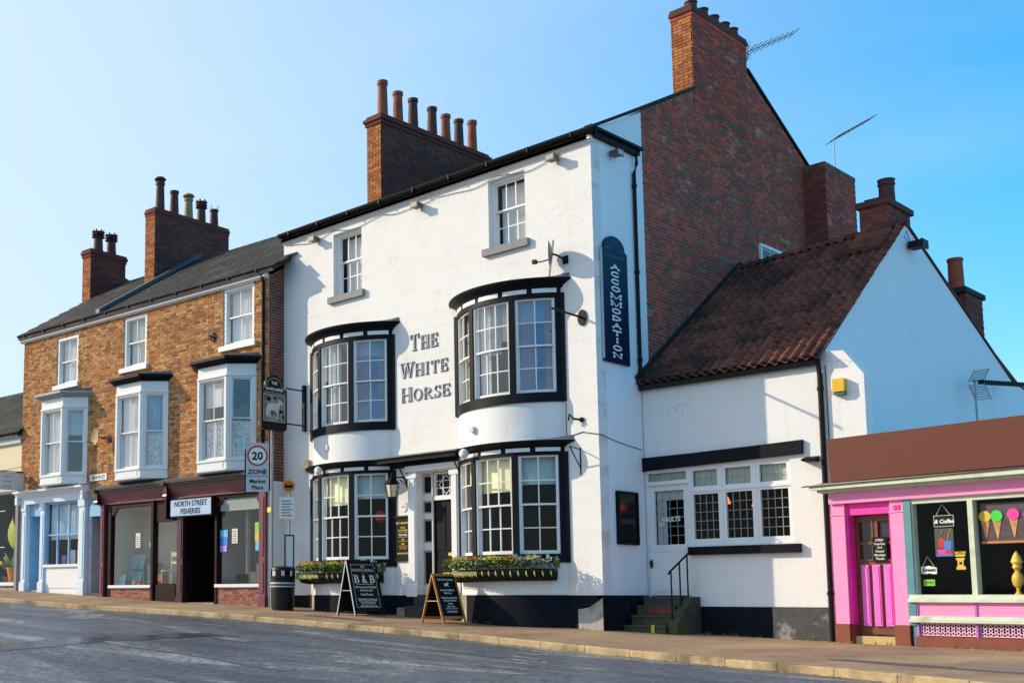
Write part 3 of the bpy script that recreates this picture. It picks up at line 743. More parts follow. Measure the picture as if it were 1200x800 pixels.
# worn paint and tar patches
def patch(name, pts, m, dz, parent, zf):
    mb = MB(); mb.add([(x, y, zf(x, y) + dz) for x, y in pts], [tuple(range(len(pts)))]); return build(name, mb, m, parent)
for (x, y, l, w, a) in ((.9, -3.55, .5, .14, -20), (1.35, -4.2, .6, .16, -20), (2.0, -5.1, .7, .18, -25), (2.5, -5.7, .9, .2, -10), (-10.6, -4.9, 2.6, .5, -40), (-8.3, -6.1, 2.6, .55, -40), (-7.5, -4.2, .8, .1, -8), (-5.6, -3.9, .5, .1, -8)):
    ca, sa = cos(radians(a)), sin(radians(a))
    patch('road_marking', [(x + u * ca - v * sa, y + u * sa + v * ca) for u, v in ((-l / 2, -w / 2), (l / 2, -w / 2), (l / 2, w / 2), (-l / 2, w / 2))], MARK, .006, road, rz_)
def strip(name, pts, w, m):
    mb = MB(); vs = []; rr_ = random.Random(len(pts) * 7 + int(w * 100))
    P_ = []
    for k in range(len(pts) - 1):
        for j in range(8): u = j / 8; P_.append((pts[k][0] + (pts[k + 1][0] - pts[k][0]) * u, pts[k][1] + (pts[k + 1][1] - pts[k][1]) * u))
    P_.append(pts[-1])
    for k, (x, y) in enumerate(P_):
        x2, y2 = P_[min(k + 1, len(P_) - 1)]; x1, y1 = P_[max(k - 1, 0)]; d = Vector((x2 - x1, y2 - y1, 0)).normalized(); n = Vector((-d.y, d.x, 0))
        for s_ in (-1, 1): q = Vector((x, y, 0)) + n * s_ * w * .5 * rr_.uniform(.7, 1.25); vs.append((q.x, q.y, rz_(q.x, q.y) + .005))
    mb.add(vs, [(2 * k, 2 * k + 1, 2 * k + 3, 2 * k + 2) for k in range(len(P_) - 1)]); build(name, mb, m, road)
strip('sky_streak', [(-1.2, -12.9), (-1.6, -11.5), (-2.05, -10.5), (-2.46, -9.57), (-2.6, -8.1), (-2.74, -6.95)], .75, SKYTAR)
strip('pale_strip', [(-2.5, -9.5), (-1.3, -9.75), (.6, -9.75), (2.4, -10.0)], .22, PALETAR)
strip('pale_strip', [(-6.2, -6.2), (-4.6, -6.6), (-3.0, -7.2), (-1.2, -7.6)], .35, PALETAR)
patch('tar_patch', [(5.6, -2.55), (6.6, -2.9), (9.5, -3.6), (9.4, -3.95), (6.4, -3.2), (5.3, -2.75)], PAVED, .004, pave, pz)
patch('tar_patch', [(-6.5, -1.5), (-4.5, -1.55), (-4.4, -1.9), (-6.4, -1.85)], PAVED, .004, pave, pz)
for (x0, y0, w, d) in ((6.9, -2.05, 1.1, .55), (8.05, -2.2, .9, .55), (7.1, -2.65, .9, .5), (8.1, -2.8, .9, .5)):
    m = MB(lambda x, y, z: (x, y - (x - 6.9) * .2, z + pz(x, y)))
    m.box(x0, x0 + w - .015, y0 - d + .015, y0, -.05, .008); build('paving_slab', m, mat('paving_slab', (.24, .17, .12), .85, .2, 4, .4, 60), pave)
# loose grit along the foot of the walls and in the gutter
m = MB(); rr = random.Random(3)
for _ in range(1500):
    if rr.random() < .5: x = rr.uniform(-9, 9); y = -rr.expovariate(9) + (1.53 if .9 < x < 3.7 else (0 if x < 0 else 1.2 - .15 * (x - 3.7))); z = pz(x, min(y, 0)) if y < 0 else gz(x)
    else: x = rr.uniform(-12, 9); y = ky(x) - rr.expovariate(14); z = rz_(x, y)
    s_ = rr.uniform(.006, .02)
    m.add([(x + s_ * rr.uniform(-1, 1), y + s_ * rr.uniform(-1, 1), z) for _ in range(3)] + [(x, y, z + s_)], [(0, 1, 2), (0, 1, 3), (1, 2, 3), (2, 0, 3)])
build('grit', m, mat('grit', (.34, .27, .17), .9, .4, 30), kind='stuff')

# ================================================================== THE WHITE PUB
pub = thing('pub_building', 'tall white public house with four black framed bow windows and dark red brick gable', 'pub')
BOWX = {'u': -2.11, 'l': -6.70}
PX0 = -9.12
TFF = TF(0)
holes = []
for bx in BOWX.values(): holes += [(bx - 1.24, bx + 1.24, 1.45, 3.42), (bx - 1.24, bx + 1.24, 4.60, 6.6)]
WIN_R = (-2.55, -1.60, 7.9, 9.38); WIN_L = (-7.30, -6.34, 7.78, 9.33)
DOOR = (-4.62, -3.62, .62, 3.32)
holes += [WIN_R, WIN_L, DOOR]
m = MB(TFF); wall_holes(m, PX0, 0, .65, 9.53, holes, .3); build('front_wall', m, WHITE, pub)
m = MB(TFF); wall_holes(m, PX0, -.004, -.6, .648, [(-4.62, -3.62, .3, .7)], .3, c=.018); build('plinth', m, PLINTHB, pub)
m = MB(TS(0)); m.prism([(.3, -.6), (1.86, -.6), (1.86, 10.63), (0, 9.76), (0, 9.533), (.3, 9.533)], -.3, 0)
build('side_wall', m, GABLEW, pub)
m = MB(TS(0)); m.box(-.018, 1.56, -.6, .65, -.1, .018); build('side_plinth', m, PLINTHB, pub)
# gable in bricks, white strip left of it
GP = [(1.88, 4.6), (9.75, 4.6), (9.75, 11.38), (6.55, 13.05), (1.88, 10.66)]
m = MB(TS(-.012)); m.prism(GP, -.3, 0); build('gable_wall', m, MORTARD, pub)
bricks(TS(-.012), GP, [(6.83, 7.93, 8.0, 8.86)], BR_RED, MORTARD, pub, single=280, near=(2.0, 8.5), backing=False, proud=.012, J=.019)
m = MB(TS(0)); m.box(6.83, 7.93, 7.9, 8.86, -.02, .001); build('gable_window_reveal', m, GREYST, pub)
w = sash_window(pub, TS(0), 6.83, 7.93, 7.75, 8.86, 2, 1, rec=-.04, name='gable_window')
# soldier arch over the gable window
for k in range(14):
    m = MB(TS(-.012)); a = 6.8 + k * .083; m.box(a, a + .072, 8.87, 9.08, -.02, .018); build('arch_brick', m, BR_RED, pub)
# back and roof
m = MB(); m.box(PX0, -.35, 10.5, 10.8, -.6, 10.9); build('rear_wall', m, MORTARD, pub)
m = MB(TS(PX0)); m.prism([(.3, -.6), (10.5, -.6), (10.5, 11), (6.5, 12.9), (.3, 9.6)], 0, .25); build('party_wall', m, BR_SOOT_SHADE, pub)
m = MB(); m.extr([(-.10, 9.66), (6.5, 12.88), (10.8, 10.9), (10.8, 10.75), (6.5, 12.70), (-.10, 9.52)], 0, PX0 - .05, -.02); build('roof', m, SLATE, pub)
m = MB(TS(0));
m.prism([(-.12, 9.70), (1.84, 10.66), (4.10, 11.80), (4.10, 11.88), (1.84, 10.74), (-.12, 9.77)], -.35, .04); build('verge_coping', m, FELT, pub)
m = MB(TS(0)); m.prism([(6.64, 13.03), (9.85, 11.36), (9.85, 11.42), (6.64, 13.10)], -.35, .04); build('verge_coping', m, FELT, pub)
# moulded gutter and its return round the corner
def gutter(parent, T, a0, a1, b, c, r=.085, name='gutter', material=None):
    mb = MB(T); n = 8; pr = [(c + r - r * cos(pi * k / n), b - r * sin(pi * k / n)) for k in range(n + 1)]; pr2 = [(c + r - (r - .012) * cos(pi * k / n), b - (r - .012) * sin(pi * k / n)) for k in range(n, -1, -1)]
    pl = pr + pr2; N_ = len(pl); vs = [(a, p[1], p[0]) for a in (a0, a1) for p in pl]
    mb.add(vs, [tuple(range(N_)), tuple(range(N_, 2 * N_))] + [(i, (i + 1) % N_, (i + 1) % N_ + N_, i + N_) for i in range(N_)])
    k = a0 + .4
    while k < a1: mb.box(k, k + .03, b - r - .012, b + .004, c, c + 2 * r + .008); k += 1.05
    return build(name, mb, material or IRON, parent)
m = MB(TFF); m.box(PX0, .05, 9.53, 9.60, 0, .10); m.box(PX0, .02, 9.49, 9.53, 0, .05); build('soffit_board', m, WOODW, pub)
m = MB(TFF); m.box(PX0, .16, 9.60, 9.715, 0, .05); build('fascia_board', m, BLACK, pub)
gutter(pub, TFF, PX0, .20, 9.72, .05, .09)
m = MB(TS(0)); m.box(-.14, 1.62, 9.60, 9.74, .002, .11); m.box(-.2, 1.66, 9.70, 9.755, .002, .17); build('gutter_return', m, BLACK, pub)
def pipe(parent, pts, r=.038, name='downpipe', material=None, coll=1.8):
    mb = MB(); mb.tube(pts, r, 10)
    (x0, y0, z0), (x1, y1, z1) = pts[-2], pts[-1]; z = z0 - .3
    while z > z1 + .2:
        f = (z - z0) / (z1 - z0); cx, cy = x0 + (x1 - x0) * f, y0 + (y1 - y0) * f
        mb.lathe([(r + .014, 0), (r + .014, .06)], cx, cy, z, 10); z -= coll
    return build(name, mb, material or IRON, parent)
pipe(pub, [(.09, 1.50, 9.66), (.09, 1.50, 9.4), (.05, 1.46, 9.2), (.05, 1.46, 4.75)])

# top sash windows
for wnd, cc in ((WIN_R, (3, 2)), (WIN_L, (3, 2))):
    a0, a1, b0, b1 = wnd
    w = sash_window(pub, TFF, a0, a1, b0, b1, 3, 1, rec=.13, rows_low=2, meet=.56)
    curtain(w, TFF, a0 + .1, a1 - .1, b0 + .1, b1 - .1, -.36, NET)
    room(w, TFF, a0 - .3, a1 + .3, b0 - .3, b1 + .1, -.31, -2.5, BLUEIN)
    m = MB(TFF); m.box(a0 - .13, a1 + .10, b0 - .155, b0 - .0, -.13, .09); build('window_sill', m, GREYST, pub)

# ---- bow windows
RB, YC = 1.774, 1.173
TH = radians(48.6); TM = radians(17)
def bow(xc, zb, zs, z1, zmeet, zfr, zcor, ztop, dark, upper):
    """zb..zs black sill band, zs..z1 sashes, z1..zfr black head, zfr..zcor white panels, zcor..ztop cornice"""
    fr = MB()
    fr.arc(xc, YC, -TH, TH, RB - .16, RB + .035, zb, zs, 24)
    fr.arc(xc, YC, -TH, TH, RB - .12, RB + .025, z1, zfr, 24)
    for t in (-TM, TM): fr.arc(xc, YC, t - .036, t + .036, RB - .12, RB + .03, zs, z1, 2)
    for s in (-1, 1):
        t0, t1 = sorted((s * radians(44.4), s * TH)); fr.arc(xc, YC, t0, t1, RB - .14, RB + .02, zs, z1, 3)
        x0, x1 = sorted((xc + s * 1.315, xc + s * 1.41)); fr.box(x0, x1, -.035, .0, zb, zfr)
    bw = build('bow_window', fr, BLACK, pub)
    m = MB(); m.arc(xc, YC, -TH, TH, RB - .12, RB + .0, zfr, zcor, 24); build('frieze_backing', m, BLACK, bw)
    ts = [-TH + .03, -.52, -.18, .16, .50, TH - .02]
    for i in range(5):
        m = MB(); m.arc(xc, YC, ts[i] + .03, ts[i + 1] - .03, RB, RB + .022, zfr + .012, zcor - .012, 5); build('frieze_panel', m, WOODW, bw)
    m = MB(); h = ztop - zcor
    m.sweep_bow([(RB - .1, zcor), (RB + .03, zcor), (RB + .045, zcor + h * .25), (RB + .09, zcor + h * .4), (RB + .12, zcor + h * .55), (RB + .18, zcor + h * .7), (RB + .19, zcor + h * .92), (RB + .165, ztop), (RB - .1, ztop + .02)], xc, YC, 28)
    # lead cap up to the wall
    n = 28; r = RB + .165; e = acos(YC / r); vs = [(xc + r * sin(-e + 2 * e * k / n), YC - r * cos(-e + 2 * e * k / n), ztop) for k in range(n + 1)] + [(xc - r * sin(e) + 2 * r * sin(e) * k / n, 0, ztop + .09) for k in range(n + 1)]
    build('cornice', m, BLACK, bw)
    m = MB(); m.add(vs, [(k, k + 1, n + 2 + k, n + 1 + k) for k in range(n)]); build('lead_cap', m, LEAD, bw)
    # three curved sashes: left (2 wide), middle (3 wide), right (2 wide)
    for (t0, t1, nc) in ((-radians(44.4), -TM - .036, 2), (-TM + .036, TM - .036, 3), (TM + .036, radians(44.4), 2)):
        st = .030; zm = zmeet
        for (za, zc, r) in ((zm - .02, z1, RB - .02), (zs, zm + .02, RB - .065)):
            m = MB(); N_ = 8; b = .07 if za == zs else .035
            m.arc(xc, YC, t0, t0 + st, r - .04, r, za, zc, 2); m.arc(xc, YC, t1 - st, t1, r - .04, r, za, zc, 2)
            m.arc(xc, YC, t0 + st, t1 - st, r - .04, r, za, za + b, N_); m.arc(xc, YC, t0 + st, t1 - st, r - .04, r, zc - .035, zc, N_)
            h0, h1 = za + b, zc - .035; g0, g1 = t0 + st, t1 - st; hm = (h0 + h1) / 2
            for i in range(1, nc): tt = g0 + (g1 - g0) * i / nc; m.arc(xc, YC, tt - .0065, tt + .0065, r - .034, r - .004, h0, h1, 1)
            m.arc(xc, YC, g0, g1, r - .034, r - .005, hm - .011, hm + .011, N_)
            build('sash', m, WOODW, bw)
            for i in range(nc):
                for (y0, y1) in ((h0, hm), (hm, h1)):
                    m = MB(); ta = g0 + (g1 - g0) * i / nc; tb = g0 + (g1 - g0) * (i + 1) / nc; rp = r - .02; o = random.uniform(-.004, .004)
                    q = [(xc + (rp + d) * sin(tt), YC - (rp + d) * cos(tt), z) for tt, z, d in ((ta, y0, 0), (tb, y0, o), (tb, y1, o * .4), (ta, y1, -o * .5))]
                    m.add(q, [(0, 1, 2, 3)]); build('pane', m, GLASSU if upper else GLASS, bw)
        m = MB(); m.arc(xc, YC, t0, t0 + .02, RB - .12, RB - .0, zs, z1, 1); m.arc(xc, YC, t1 - .02, t1, RB - .12, RB - .0, zs, z1, 1); build('sash_casing', m, WOODW, bw)
    return bw

def bow_wall(xc, z0, z1, m_, name='bow_wall', r=RB, parent=None):
    m = MB(); m.arc(xc, YC, -TH, TH, r - .15, r, z0, z1, 24); return build(name, m, m_, parent or pub)
def bow_band(bw, xc, r, t0, t1, z0, z1, m_, name):
    m = MB(); m.arc(xc, YC, t0, t1, r, r + .004, z0, z1, 10); return build(name, m, m_, bw)

for key, xc in BOWX.items():
    bow_wall(xc, .655, 1.29, WHITE2)
    bow_wall(xc, -.6, .652, PLINTHB, 'bow_plinth', RB + .02)
    bow_wall(xc, 3.60, 4.44, WHITE2)
    lower = bow(xc, 1.28, 1.45, 3.38, 2.42, 3.44, 3.54, 3.66, False, False)
    dz = 0 if key == 'u' else -.07
    upper = bow(xc, 4.43 + dz, 4.62 + dz, 6.52 + dz, 5.57 + dz, 6.61 + dz, 6.72 + dz, 6.90 + dz, True, True)
    # rooms behind
    rm = MB(); z0, z1 = .9, 3.44
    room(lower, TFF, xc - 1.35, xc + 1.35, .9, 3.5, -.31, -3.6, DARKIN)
    m = MB(); m.arc(xc, YC, -TH, TH, RB - .6, RB - .16, 1.27, 1.30, 12); build('window_board', m, WOODW, lower)
    m = MB(); m.arc(xc, YC, -TH, TH, .4, RB - .1, 3.56, 3.58, 12); build('bay_ceiling', m, WOODW, lower)
    m = MB(); m.arc(xc, YC, -TH, TH, .4, RB - .1, 4.44 + dz, 4.46 + dz, 12); m.arc(xc, YC, -TH, TH, .4, RB - .1, 6.66 + dz, 6.68 + dz, 12); build('bay_ceiling', m, WOODW, upper)
    bow_band(lower, xc, RB - .20, TM, radians(45), 2.82, 3.38, BLINDB, 'sheer_blind')
    bow_band(lower, xc, RB - .20, -TM, TM, 2.70, 3.38, BLIND, 'roller_blind')
    bow_band(lower, xc, RB - .20, -radians(45), -TM, 2.95, 3.38, BLIND, 'roller_blind')
    # dado and furniture seen as darker mass inside
    m = MB(TFF); m.box(xc - 1.3, xc + 1.3, .9, 2.55, -2.4, -2.2); build('dark_panelling', m, DARKIN, lower)
    m = MB(TFF); m.box(xc - 1.35, xc + 1.35, .9, 2.62, -3.55, -3.5); build('dark_panelling', m, DARKIN, lower)
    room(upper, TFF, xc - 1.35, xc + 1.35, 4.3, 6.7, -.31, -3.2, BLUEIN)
    # curtains just behind the upper bow glass, plus blue sheets coloured as reflected sky
    def cur(t0, t1, za, zb_, mm, r=RB - .2):
        m = MB(); n = 24; vs = []
        for k in range(n + 1):
            t = t0 + (t1 - t0) * k / n; rr_ = r + .018 * sin(k * 1.9)
            vs += [(xc + rr_ * sin(t), YC - rr_ * cos(t), za), (xc + rr_ * sin(t), YC - rr_ * cos(t), zb_)]
        m.add(vs, [(2 * k, 2 * k + 2, 2 * k + 3, 2 * k + 1) for k in range(n)]); build('curtain', m, mm, upper, smooth=80)
    cur(-radians(45), -radians(26), 4.55, 6.5, mat('buff_curtain', (.52, .47, .36), .9, .15, 20))
    cur(-radians(16), -radians(4), 4.55, 6.5, NET)
    cur(radians(38), radians(45), 4.55, 6.5, mat('pink_curtain', (.45, .33, .33), .9, .15, 20))
    NAVY = mat('sky_reflection_navy', (.012, .055, .20), .9, .5, 2.2, c2=(.03, .14, .38), c2min=.45, c2max=.6)  # added sheet: sky reflected in the panes put into its blue
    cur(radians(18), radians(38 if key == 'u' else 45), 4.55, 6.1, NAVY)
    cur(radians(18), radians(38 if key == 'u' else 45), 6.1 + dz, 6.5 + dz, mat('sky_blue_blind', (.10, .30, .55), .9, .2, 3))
    cur(radians(-4), radians(6 if key == 'u' else 3), 5.5 if key == 'u' else 4.55, 6.5, mat('grey_blue_net', (.36, .42, .46), .9, .2, 10))
    if key == 'u': cur(radians(6), radians(16), 5.75, 6.5, mat('pale_grey_blind', (.5, .5, .48), .9, .1, 10))

# things on the sills inside
m = MB(TFF); m.box(-1.75, -.95, 1.30, 1.46, -.55, -.35); m.box(-6.35, -5.6, 1.30, 1.42, -.55, -.35)
sofa = build('seat_cushion', m, mat('orange_red_fabric', (.80, .10, .02), .8, .2, 12), pub)

o = thing('red_lampshade', 'red lampshade seen behind the lower left bow window', 'lamp', (-6.0, .25, 2.45)); m = MB(); m.lathe([(.02, .14), (.10, .12), (.15, .02), (.13, -.08), (.05, -.13), (.01, -.13)], 0, 0, 0, 14); build('shade', m, RED, o); m = MB(); m.tube([(0, 0, .13), (0, 0, 1.05)], .008, 5); build('flex', m, IRON, o)

# canopy over the door joining both lower bows
m = MB(TFF)
m.prism([(-5.62, 3.61), (-3.22, 3.60), (-3.22, 3.66), (-5.62, 3.65)], 0, .40)
m.box(-5.6, -3.24, 3.555, 3.61, .31, .39); m.box(-5.6, -3.24, 3.46, 3.60, 0.002, .05)
can = build('door_canopy', m, BLACK, pub)
m = MB(TFF); m.add([(-5.66, 3.655, .44), (-3.18, 3.655, .44), (-3.18, 3.76, 0), (-5.66, 3.76, 0), (-5.66, 3.675, .44), (-3.18, 3.675, .44)], [(0, 1, 2, 3), (0, 1, 5, 4), (4, 5, 2, 3)]); build('canopy_lead', m, mat('weathered_lead', (.20, .18, .15), .8, .4, 6, .5, 20, c2=(.07, .06, .05)), can)
for a in (-4.95, -3.36):
    m = MB(TFF); m.tube([(a, 3.10, .02), (a, 3.54, .34)], .016, 6); m.tube([(a, 3.55, .0), (a, 3.55, .36)], .014, 6); m.tube([(a, 3.02, .02), (a, 3.5, .02)], .018, 6); build('canopy_bracket', m, IRON, can)

# door case
m = MB(TFF)
for a0, a1 in ((-4.86, -4.62), (-3.62, -3.42)):
    m.box(a0, a1, .70, 3.40, 0, .09); m.box(a0 + .04, a1 - .04, .95, 3.2, .09, .115); m.box(a0 - .03, a1 + .03, .62, .86, 0, .13); m.box(a0 - .03, a1 + .03, 3.2, 3.3, 0, .13)
m.box(-4.9, -3.38, 3.34, 3.47, 0, .14)
dc = build('door_case', m, WOODW, pub)
m = MB(TFF); frect(m, -4.62, -4.30, .66, 3.32, .035, -.16, -.09); m.box(-4.62, -4.30, .66, 3.32, -.22, -.16)
zz = [(.70, .86), (1.62, 1.78), (2.30, 2.42), (2.70, 2.84)]
for z0, z1 in zz: m.box(-4.585, -4.335, z0, z1, -.16, -.10)
sp = build('side_panel', m, mat('cream_joinery', (.72, .66, .60), .5, .08, 8), pub)
for z0, z1 in ((.87, 1.61), (1.79, 2.29), (2.43, 2.69), (2.86, 3.26)):
    m = MB(TFF); m.box(-4.545, -4.375, z0 + .03, z1 - .03, -.16, -.12); build('dark_panel', m, BLACK, sp)
m = MB(TFF); m.box(-4.30, -3.62, .70, 2.70, -.20, -.15)
for (a0, a1, b0, b1) in ((-4.24, -3.99, .8, 1.42), (-3.93, -3.68, .8, 1.42), (-4.24, -3.99, 1.62, 2.6), (-3.93, -3.68, 1.62, 2.6)):
    m.box(a0, a1, b0, b1, -.15, -.138)
m.box(-4.30, -4.28, .70, 3.32, -.22, -.13); m.box(-3.64, -3.62, .70, 3.32, -.22, -.13)
dr = build('front_door', m, BLACK, pub)
m = MB(TFF); m.box(-3.9, -3.68, 1.49, 1.56, -.137, -.125); build('letter_plate', m, GOLD, dr)
m = MB(TFF); m.lathe([(.02, 0), (.03, .03)], 0, 0); m.v = []; m.f = []; m.t = []; m.m = []
m.box(-4.28, -3.64, 2.70, 2.77, -.22, -.10); frect(m, -4.28, -3.64, 2.77, 3.30, .03, -.20, -.12)
cx, cz = -3.96, 3.035
for k in range(1, 3): m.box(-4.25 + k * .193, -4.235 + k * .193, 2.8, 3.27, -.17, -.15)
for k in range(1, 3): m.box(-4.25, -3.67, 2.80 + k * .157, 2.812 + k * .157, -.172, -.152)
for (s, t) in ((1, 1), (1, -1), (-1, 1), (-1, -1)):
    m.prism([(cx + s * .2, cz), (cx + s * .215, cz), (cx, cz + t * .215), (cx, cz + t * .2)], -.168, -.148)
fl = build('fanlight', m, WOODW, pub)
m = MB(TFF); m.add([(-4.25, 2.8, -.18), (-3.67, 2.8, -.18), (-3.67, 3.27, -.18), (-4.25, 3.27, -.18)], [(0, 1, 2, 3)]); build('pane', m, GLASS, fl)
room(fl, TFF, -4.3, -3.62, 2.7, 3.35, -.23, -1.5, DARKIN)
DSTEP = mat('dark_door_step', (.035, .033, .03), .8, .4, 8, .3, 30)
m = MB(TFF); m.box(-4.80, -3.40, .0, .42, 0.02, .30); build('door_step', m, DSTEP, pub); m = MB(TFF); m.box(-4.7, -3.5, .42, .66, -.28, .12); build('door_step', m, DSTEP, pub)
# pale plinth patches and blocks
m = MB(TFF); m.box(-8.12, -7.98, .1, .66, .02, .055); m.box(-8.02, -5.4, -.2, .62, .02, .03); build('plinth_patch', m, PLINTHB, pub)
for (a0, a1, h, c1) in ((-5.12, -4.82, .38, .2),):
    m = MB(TFF); m.box(a0, a1, 0, h, .02, c1); build('stone_block', m, STONE, pub)
for (t0, t1, z1) in ((-TH, -.50, .655),):
    for key, xc in BOWX.items():
        m = MB(); m.arc(xc, YC, t0, t1, RB + .02, RB + .03, -.2, z1, 6); build('bare_lit_plinth', m, PLINTHLIT, pub)
m = MB(TFF); m.prism([(-.55, -.3), (-.002, -.3), (-.002, .60), (-.3, .42), (-.55, .38)], .018, .024); build('bare_lit_plinth', m, PLINTHLIT, pub)  # sunlit corner stretch of plinth, painted in as paler grey

# raised letters on the front
def word(s, x0, x1, z, big, small, ratio=1.22):
    wf = {'T': .9, 'H': 1.0, 'E': .8, 'W': 1.3, 'I': .45, 'O': 1.0, 'R': .95, 'S': .72}
    hs = [big] + [small] * (len(s) - 1); ws = [wf[c] * h for c, h in zip(s, hs)]
    gap = .055; k = (x1 - x0 - gap * (len(s) - 1)) / sum(ws); x = x0
    for c, h, w_ in zip(s, hs, ws):
        m = MB(TFF); glyph(m, c, x, z, w_ * k, h, .002, .018, k=.17, thin=.5); build('letter', m, LETTERG, pub)
        m = MB(TFF); glyph(m, c, x + .014, z + .012, w_ * k - .02, h - .02, .025, .029, k=.06, thin=.8); build('letter_face', m, SIGNG, pub)
        x += w_ * k + gap
word('THE', -4.82, -4.02, 6.06, .38, .31)
word('WHITE', -5.12, -3.74, 5.475, .35, .29)
word('HORSE', -5.10, -3.69, 4.93, .33, .27)

# chimney stacks of the pub
st = brick_shell(-8.54, -8.03, 2.45, 6.95, 10.2, 13.1, BR_CH, MORTARS, pub, mats={'f': BR_CHO, 'r': BR_SOOT_SHADE}); st.name = 'chimney_stack'
m = MB(); m.box(-8.58, -7.99, 2.41, 6.99, 13.1, 13.2); m.box(-8.62, -7.95, 2.37, 7.03, 13.2, 13.29); m.box(-8.56, -8.01, 2.43, 6.97, 13.29, 13.37); build('oversailing_course', m, BR_SOOT_SHADE, st)
def pot(x, y, z, h, r, mt, parent, kind=0):
    m = MB(); m.lathe([(r * 1.05, 0), (r * .98, h * .1), (r * .82, h * .88), (r * .98, h * .9), (r * .98, h), (r * .72, h), (r * .72, h * .8)], x, y, z, 14)
    if kind == 1:   # louvred crown
        for k in range(3): m.lathe([(r * 1.0, 0), (r * 1.35, .03), (r * 1.0, .06)], x, y, z + h * (.7 + .12 * k), 10)
        for k in range(6): m.box(x + r * cos(k * pi / 3) - .02, x + r * cos(k * pi / 3) + .02, y + r * sin(k * pi / 3) - .02, y + r * sin(k * pi / 3) + .02, z + h, z + h + .07)
    if kind == 2:   # rain cap
        m.lathe([(r * 1.3, 0), (r * .9, .07), (.01, .1)], x, y, z + h + .08, 12)
        for k in range(3): m.tube([(x + r * cos(k * 2.1), y + r * sin(k * 2.1), z + h - .02), (x + r * cos(k * 2.1), y + r * sin(k * 2.1), z + h + .1)], .01, 5)
    if kind == 3:
        for k in range(6): m.tube([(x + r * .8 * cos(k), y + r * .8 * sin(k), z + h - .02), (x + r * 1.1 * cos(k), y + r * 1.1 * sin(k), z + h + .12 + .06 * (k % 2))], .006, 4)
    return build('chimney_pot', m, mt, parent)
for k, (y, top) in enumerate(((2.78, 14.41), (3.38, 14.28), (3.99, 14.27), (4.78, 14.25), (5.36, 14.20), (5.93, 14.22), (6.53, 14.35))):
    pot(-8.27, y, 13.36, top - 13.36, .15, POT if k in (0, 6) else (POT if k % 3 == 1 else POTD), st)
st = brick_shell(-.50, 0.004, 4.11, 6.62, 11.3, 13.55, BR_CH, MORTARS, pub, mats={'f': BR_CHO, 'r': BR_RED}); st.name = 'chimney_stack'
m = MB(); m.box(-.515, .02, 4.09, 6.64, 13.55, 13.64); build('oversailing_course', m, BR_RED, st)
m = MB(); m.box(-.53, .035, 4.06, 6.68, 13.64, 13.73); m.box(-.51, .02, 4.08, 6.65, 13.73, 13.80); build('oversailing_course', m, BR_SOOT_SHADE, st)
for y in (4.45, 4.95, 5.45, 5.95, 6.35): pot(-.18, y, 13.79, .24, .15, POTD, st)
m = MB(); m.box(-.52, -.04, 4.0, 4.10, 11.68, 11.80); build('flashing', m, SIGNG, st)
st = brick_shell(-.1, .55, 9.38, 11.15, 6.0, 11.25, BR_SOOT_SHADE, MORTARS, pub, mats={'r': BR_RED}); st.name = 'rear_stack'
m = MB(); m.box(-.11, .56, 9.37, 11.16, 11.25, 11.36); build('stack_cap', m, mat('mossy_cap', (.16, .10, .05), .9, .5, 5, .4, 20, c2=(.05, .035, .03)), st)

# ================================================================== THE ANNEX (VAULTS)
V = 1.55; AX1 = 3.585
ann = thing('annex_building', 'low white annex with pantiled roof and leaded windows right of the tall pub', 'building', (0, 0, 0))
TA = TF(V)
m = MB(TA); wall_holes(m, .02, AX1, .44, 4.86, [(.04, 2.95, 1.60, 3.10), (.04, .94, .63, 1.60)], .28); build('front_wall', m, WHITE2, ann)
m = MB(TA); m.box(.95, AX1 - .01, -.6, .44, -.1, .02); build('plinth', m, PLINTHB, ann)
m = MB(TA); m.box(2.52, AX1 - .02, -.3, .43, .02, .026); build('grey_plinth', m, mat('grey_plinth_paint', (.055, .055, .055), .7, .4, 5, .4, 20, c2=(.3, .29, .27), c2min=.56, c2max=.66), ann)  # greyer, mottled stretch of plinth towards the right end
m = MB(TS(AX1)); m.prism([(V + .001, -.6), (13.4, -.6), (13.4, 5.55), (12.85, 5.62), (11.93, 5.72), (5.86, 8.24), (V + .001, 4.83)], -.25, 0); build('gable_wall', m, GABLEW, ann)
# arch shaped patch and a vertical step on the gable
m = MB(TS(AX1)); m.box(10.6, 12.4, 3.0, 5.55, 0, .02); build('render_step', m, GABLEW, ann)
# wing wall with chamfered shoulder
m = MB(TA); m.prism([(AX1 + .002, -.6), (4.32, -.6), (4.32, 4.46), (3.99, 4.92), (AX1 + .002, 4.95)], -.30, 0); build('wing_wall', m, WHITE2, ann)
# beam and sill
m = MB(TA)
pts = []
m.prism([(-.03, 3.09), (1.1, 3.115), (2.2, 3.14), (3.21, 3.165), (3.22, 3.41), (2.2, 3.385), (1.1, 3.365), (-.03, 3.355)], .002, .07); build('lintel_beam', m, BLACK, ann)
m = MB(TA); m.box(.94, 3.10, 1.41, 1.565, .002, .10); build('window_sill', m, BLACK, ann)
